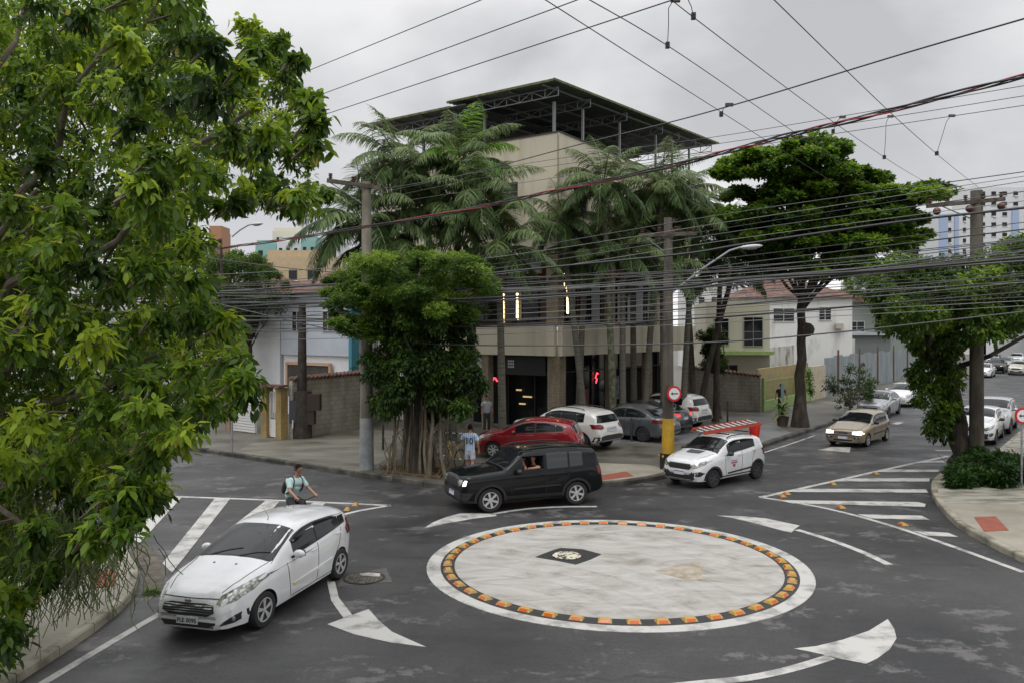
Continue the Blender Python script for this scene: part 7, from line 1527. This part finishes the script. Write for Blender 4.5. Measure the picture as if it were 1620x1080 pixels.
M_jer = bpy.data.materials.new('striped football shirt'); M_jer.use_nodes = True; t = M_jer.node_tree; tc = nd(t, 'ShaderNodeTexCoord'); wv = nd(t, 'ShaderNodeTexWave', bands_direction='Y'); wv.inputs['Scale'].default_value = 4.5; wv.inputs['Distortion'].default_value = .6; rp = nd(t, 'ShaderNodeValToRGB'); rp.color_ramp.elements[0].position = .4; rp.color_ramp.elements[0].color = (.62, .68, .74, 1); rp.color_ramp.elements[1].position = .6; rp.color_ramp.elements[1].color = (.28, .46, .68, 1)
t.links.new(tc.outputs['Object'], wv.inputs['Vector']); t.links.new(wv.outputs['Fac'], rp.inputs['Fac']); t.links.new(rp.outputs[0], t.nodes['Principled BSDF'].inputs['Base Color']); t.nodes['Principled BSDF'].inputs['Roughness'].default_value = .8
mp = person('man seen from behind in a striped football shirt number 10, hand to his ear', (-1.32, 25.9, .15), math.radians(80), N, E, (.03, 0, 1.65), [('football_shirt', M_jer, *shirt), ('shorts', mat('pale shorts', (.48, .48, .56), .85), *sh)], hd_=(1, .1, 0))
text_mesh('10', .30, M_txt, mp, Matrix.Translation((-.150, 0, 1.22)) @ Matrix.Rotation(math.radians(-90), 4, 'Z') @ Matrix.Rotation(math.radians(90), 4, 'X'), ext=.008, name='shirt_number', bold=.004)
for s_, a in ((1, .10), (-1, -.12)): MB().ball((a * 1.5 + .05, s_ * .11, .035), (.13, .05, .045), n=10, m=6).build('shoe', M_shoe, mp, smooth=True)
# --- driver with an arm on the window sill, and the passenger beside him
car = c_j.root
def in_car(car, p): 
    R_ = Matrix.Rotation(car.rotation_euler.z, 4, 'Z'); return Vector(car.location) + R_ @ (Vector(p) * car.scale[0])
N, E = [], []
chain(N, E, [((0, -.05, -.05), (.10, .12)), ((0, -.05, .10), (.09, .13)), ((.0, -.04, .18), (.05, .06)), ((.015, -.04, .25), .045), ((.02, -.04, .29), .045)])
k = chain(N, E, [((0, .12, .14), .05), ((-.02, .36, .16), .042), ((.20, .38, .155), .028)], 2); hand(N, E, k, (.20, .38, .155), (.9, -.2, .05), 1, (0, 0, 1), .5)
chain(N, E, [((0, -.20, .13), .05), ((.12, -.24, .02), .042), ((.30, -.15, .06), .028)], 2)
dsh = cloth([([((0, -.05, -.06), (.12, .15)), ((0, -.05, .10), (.11, .15)), ((0, -.04, .18), (.06, .07))], None), ([((0, .12, .13), .068), ((-.01, .22, .14), .062)], 1), ([((0, -.20, .12), .066), ((.05, -.22, .06), .06)], 1)])
person('driver of the black suv resting a bare arm on the open window', in_car(car, (-.12, .52, .97)), car.rotation_euler.z, N, E, (.03, -.03, .36), [('t_shirt', mat('dark red t-shirt', (.08, .02, .02), .85), *dsh)], hd_=(.55, .85, 0))
N2, E2 = [], []
chain(N2, E2, [((0, 0, -.05), (.10, .12)), ((0, 0, .10), (.09, .13)), ((.0, 0, .18), (.05, .06)), ((.015, 0, .25), .045), ((.02, 0, .29), .045)]); chain(N2, E2, [((0, .18, .12), .05), ((.05, .22, -.02), .04)], 2); chain(N2, E2, [((0, -.18, .12), .05), ((.05, -.22, -.02), .04)], 2)
person('passenger in the black suv, half hidden beside the driver', in_car(car, (.17, .44, .97)), car.rotation_euler.z, N2, E2, (.03, 0, .36), [('t_shirt', mat('dark grey t-shirt', (.05, .05, .05), .85), *cloth([([((0, 0, -.06), (.115, .14)), ((0, 0, .10), (.105, .145)), ((0, 0, .17), (.06, .07))], None)]))], hd_=(1, .3, 0))
# --- standing person in black near the green fence
def standing(label, loc, rz, top, bot, hd_=(1, 0, 0), arms=.25):
    N, E = [], []
    chain(N, E, [((0, 0, .95), (.12, .15)), ((0, 0, 1.12), (.11, .145)), ((.01, 0, 1.32), (.11, .17)), ((0, 0, 1.44), (.06, .08)), ((.01, 0, 1.52), .05), ((.02, 0, 1.56), .05)])
    for s_ in (1, -1):
        k = chain(N, E, [((0, s_ * .19, 1.41), .055), ((0, s_ * (.22 + arms * .5), 1.16), .042), ((.05, s_ * (.22 + arms), .98), .028)], 3); hand(N, E, k, (.05, s_ * (.22 + arms), .98), (.3, 0, -1), s_, (0, s_, 0), .6)
        chain(N, E, [((0, s_ * .10, .90), .085), ((.02, s_ * .11, .50), .058), ((-.01, s_ * .11, .26), .048), ((-.02, s_ * .11, .08), .034), ((.05, s_ * .115, .035), .034), ((.14, s_ * .12, .03), .026)], 0)
    s1 = cloth([([((0, 0, .86), (.125, .15)), ((0, 0, 1.10), (.125, .165)), ((.01, 0, 1.32), (.125, .185)), ((0, 0, 1.43), (.08, .12)), ((0, 0, 1.485), (.058, .058))], None), ([((0, -.185, 1.41), .075), ((0, -.22 - arms * .35, 1.24), .068)], 3), ([((0, .185, 1.41), .075), ((0, .22 + arms * .35, 1.24), .068)], 3)])
    s2 = cloth([([((0, 0, 1.0), (.11, .13)), ((0, 0, .90), (.12, .14))], None), ([((0, .085, .80), .09), ((.02, .11, .50), .07), ((-.02, .11, .10), .055)], 1), ([((0, -.085, .80), .09), ((.02, -.11, .50), .07), ((-.02, -.11, .10), .055)], 1)])
    r = person(label, loc, rz, N, E, (.03, 0, 1.65), [('t_shirt', top, *s1), ('trousers', bot, *s2)], hd_=hd_)
    for s_ in (1, -1): MB().ball((.05, s_ * .12, .035), (.13, .05, .045), n=10, m=6).build('shoe', M_shoe, r, smooth=True)
    return r
standing('person dressed in black standing behind the pale blue notice post', pb(1235.5, 45.2), -math.pi / 2, M_black, mat('black trousers', (.02, .02, .022), .8), arms=.12)
standing('person in a pale grey shirt standing by the shop doors behind the palm trunks', pb(770, 37.2) + Vector((0, 0, .0)), -1.2, mat('pale grey shirt', (.4, .42, .44), .8), M_trs, arms=.05)
# small things: parked motorbike-rack bicycle cluster behind the beige car
bicycle('dark bicycle stood beside the kerb bush, left of the pale bicycle', G(1362, 652, 0) + Vector((0, 0, .15)), .3, M_black, group='bicycles beside the kerb bush'); bicycle('pale bicycle stood at the kerb just in front of the silver saloon', G(1384, 652, 0) + Vector((0, 0, .1)), -.2, M_silver_ if 'M_silver_' in globals() else M_steel, group='bicycles beside the kerb bush')
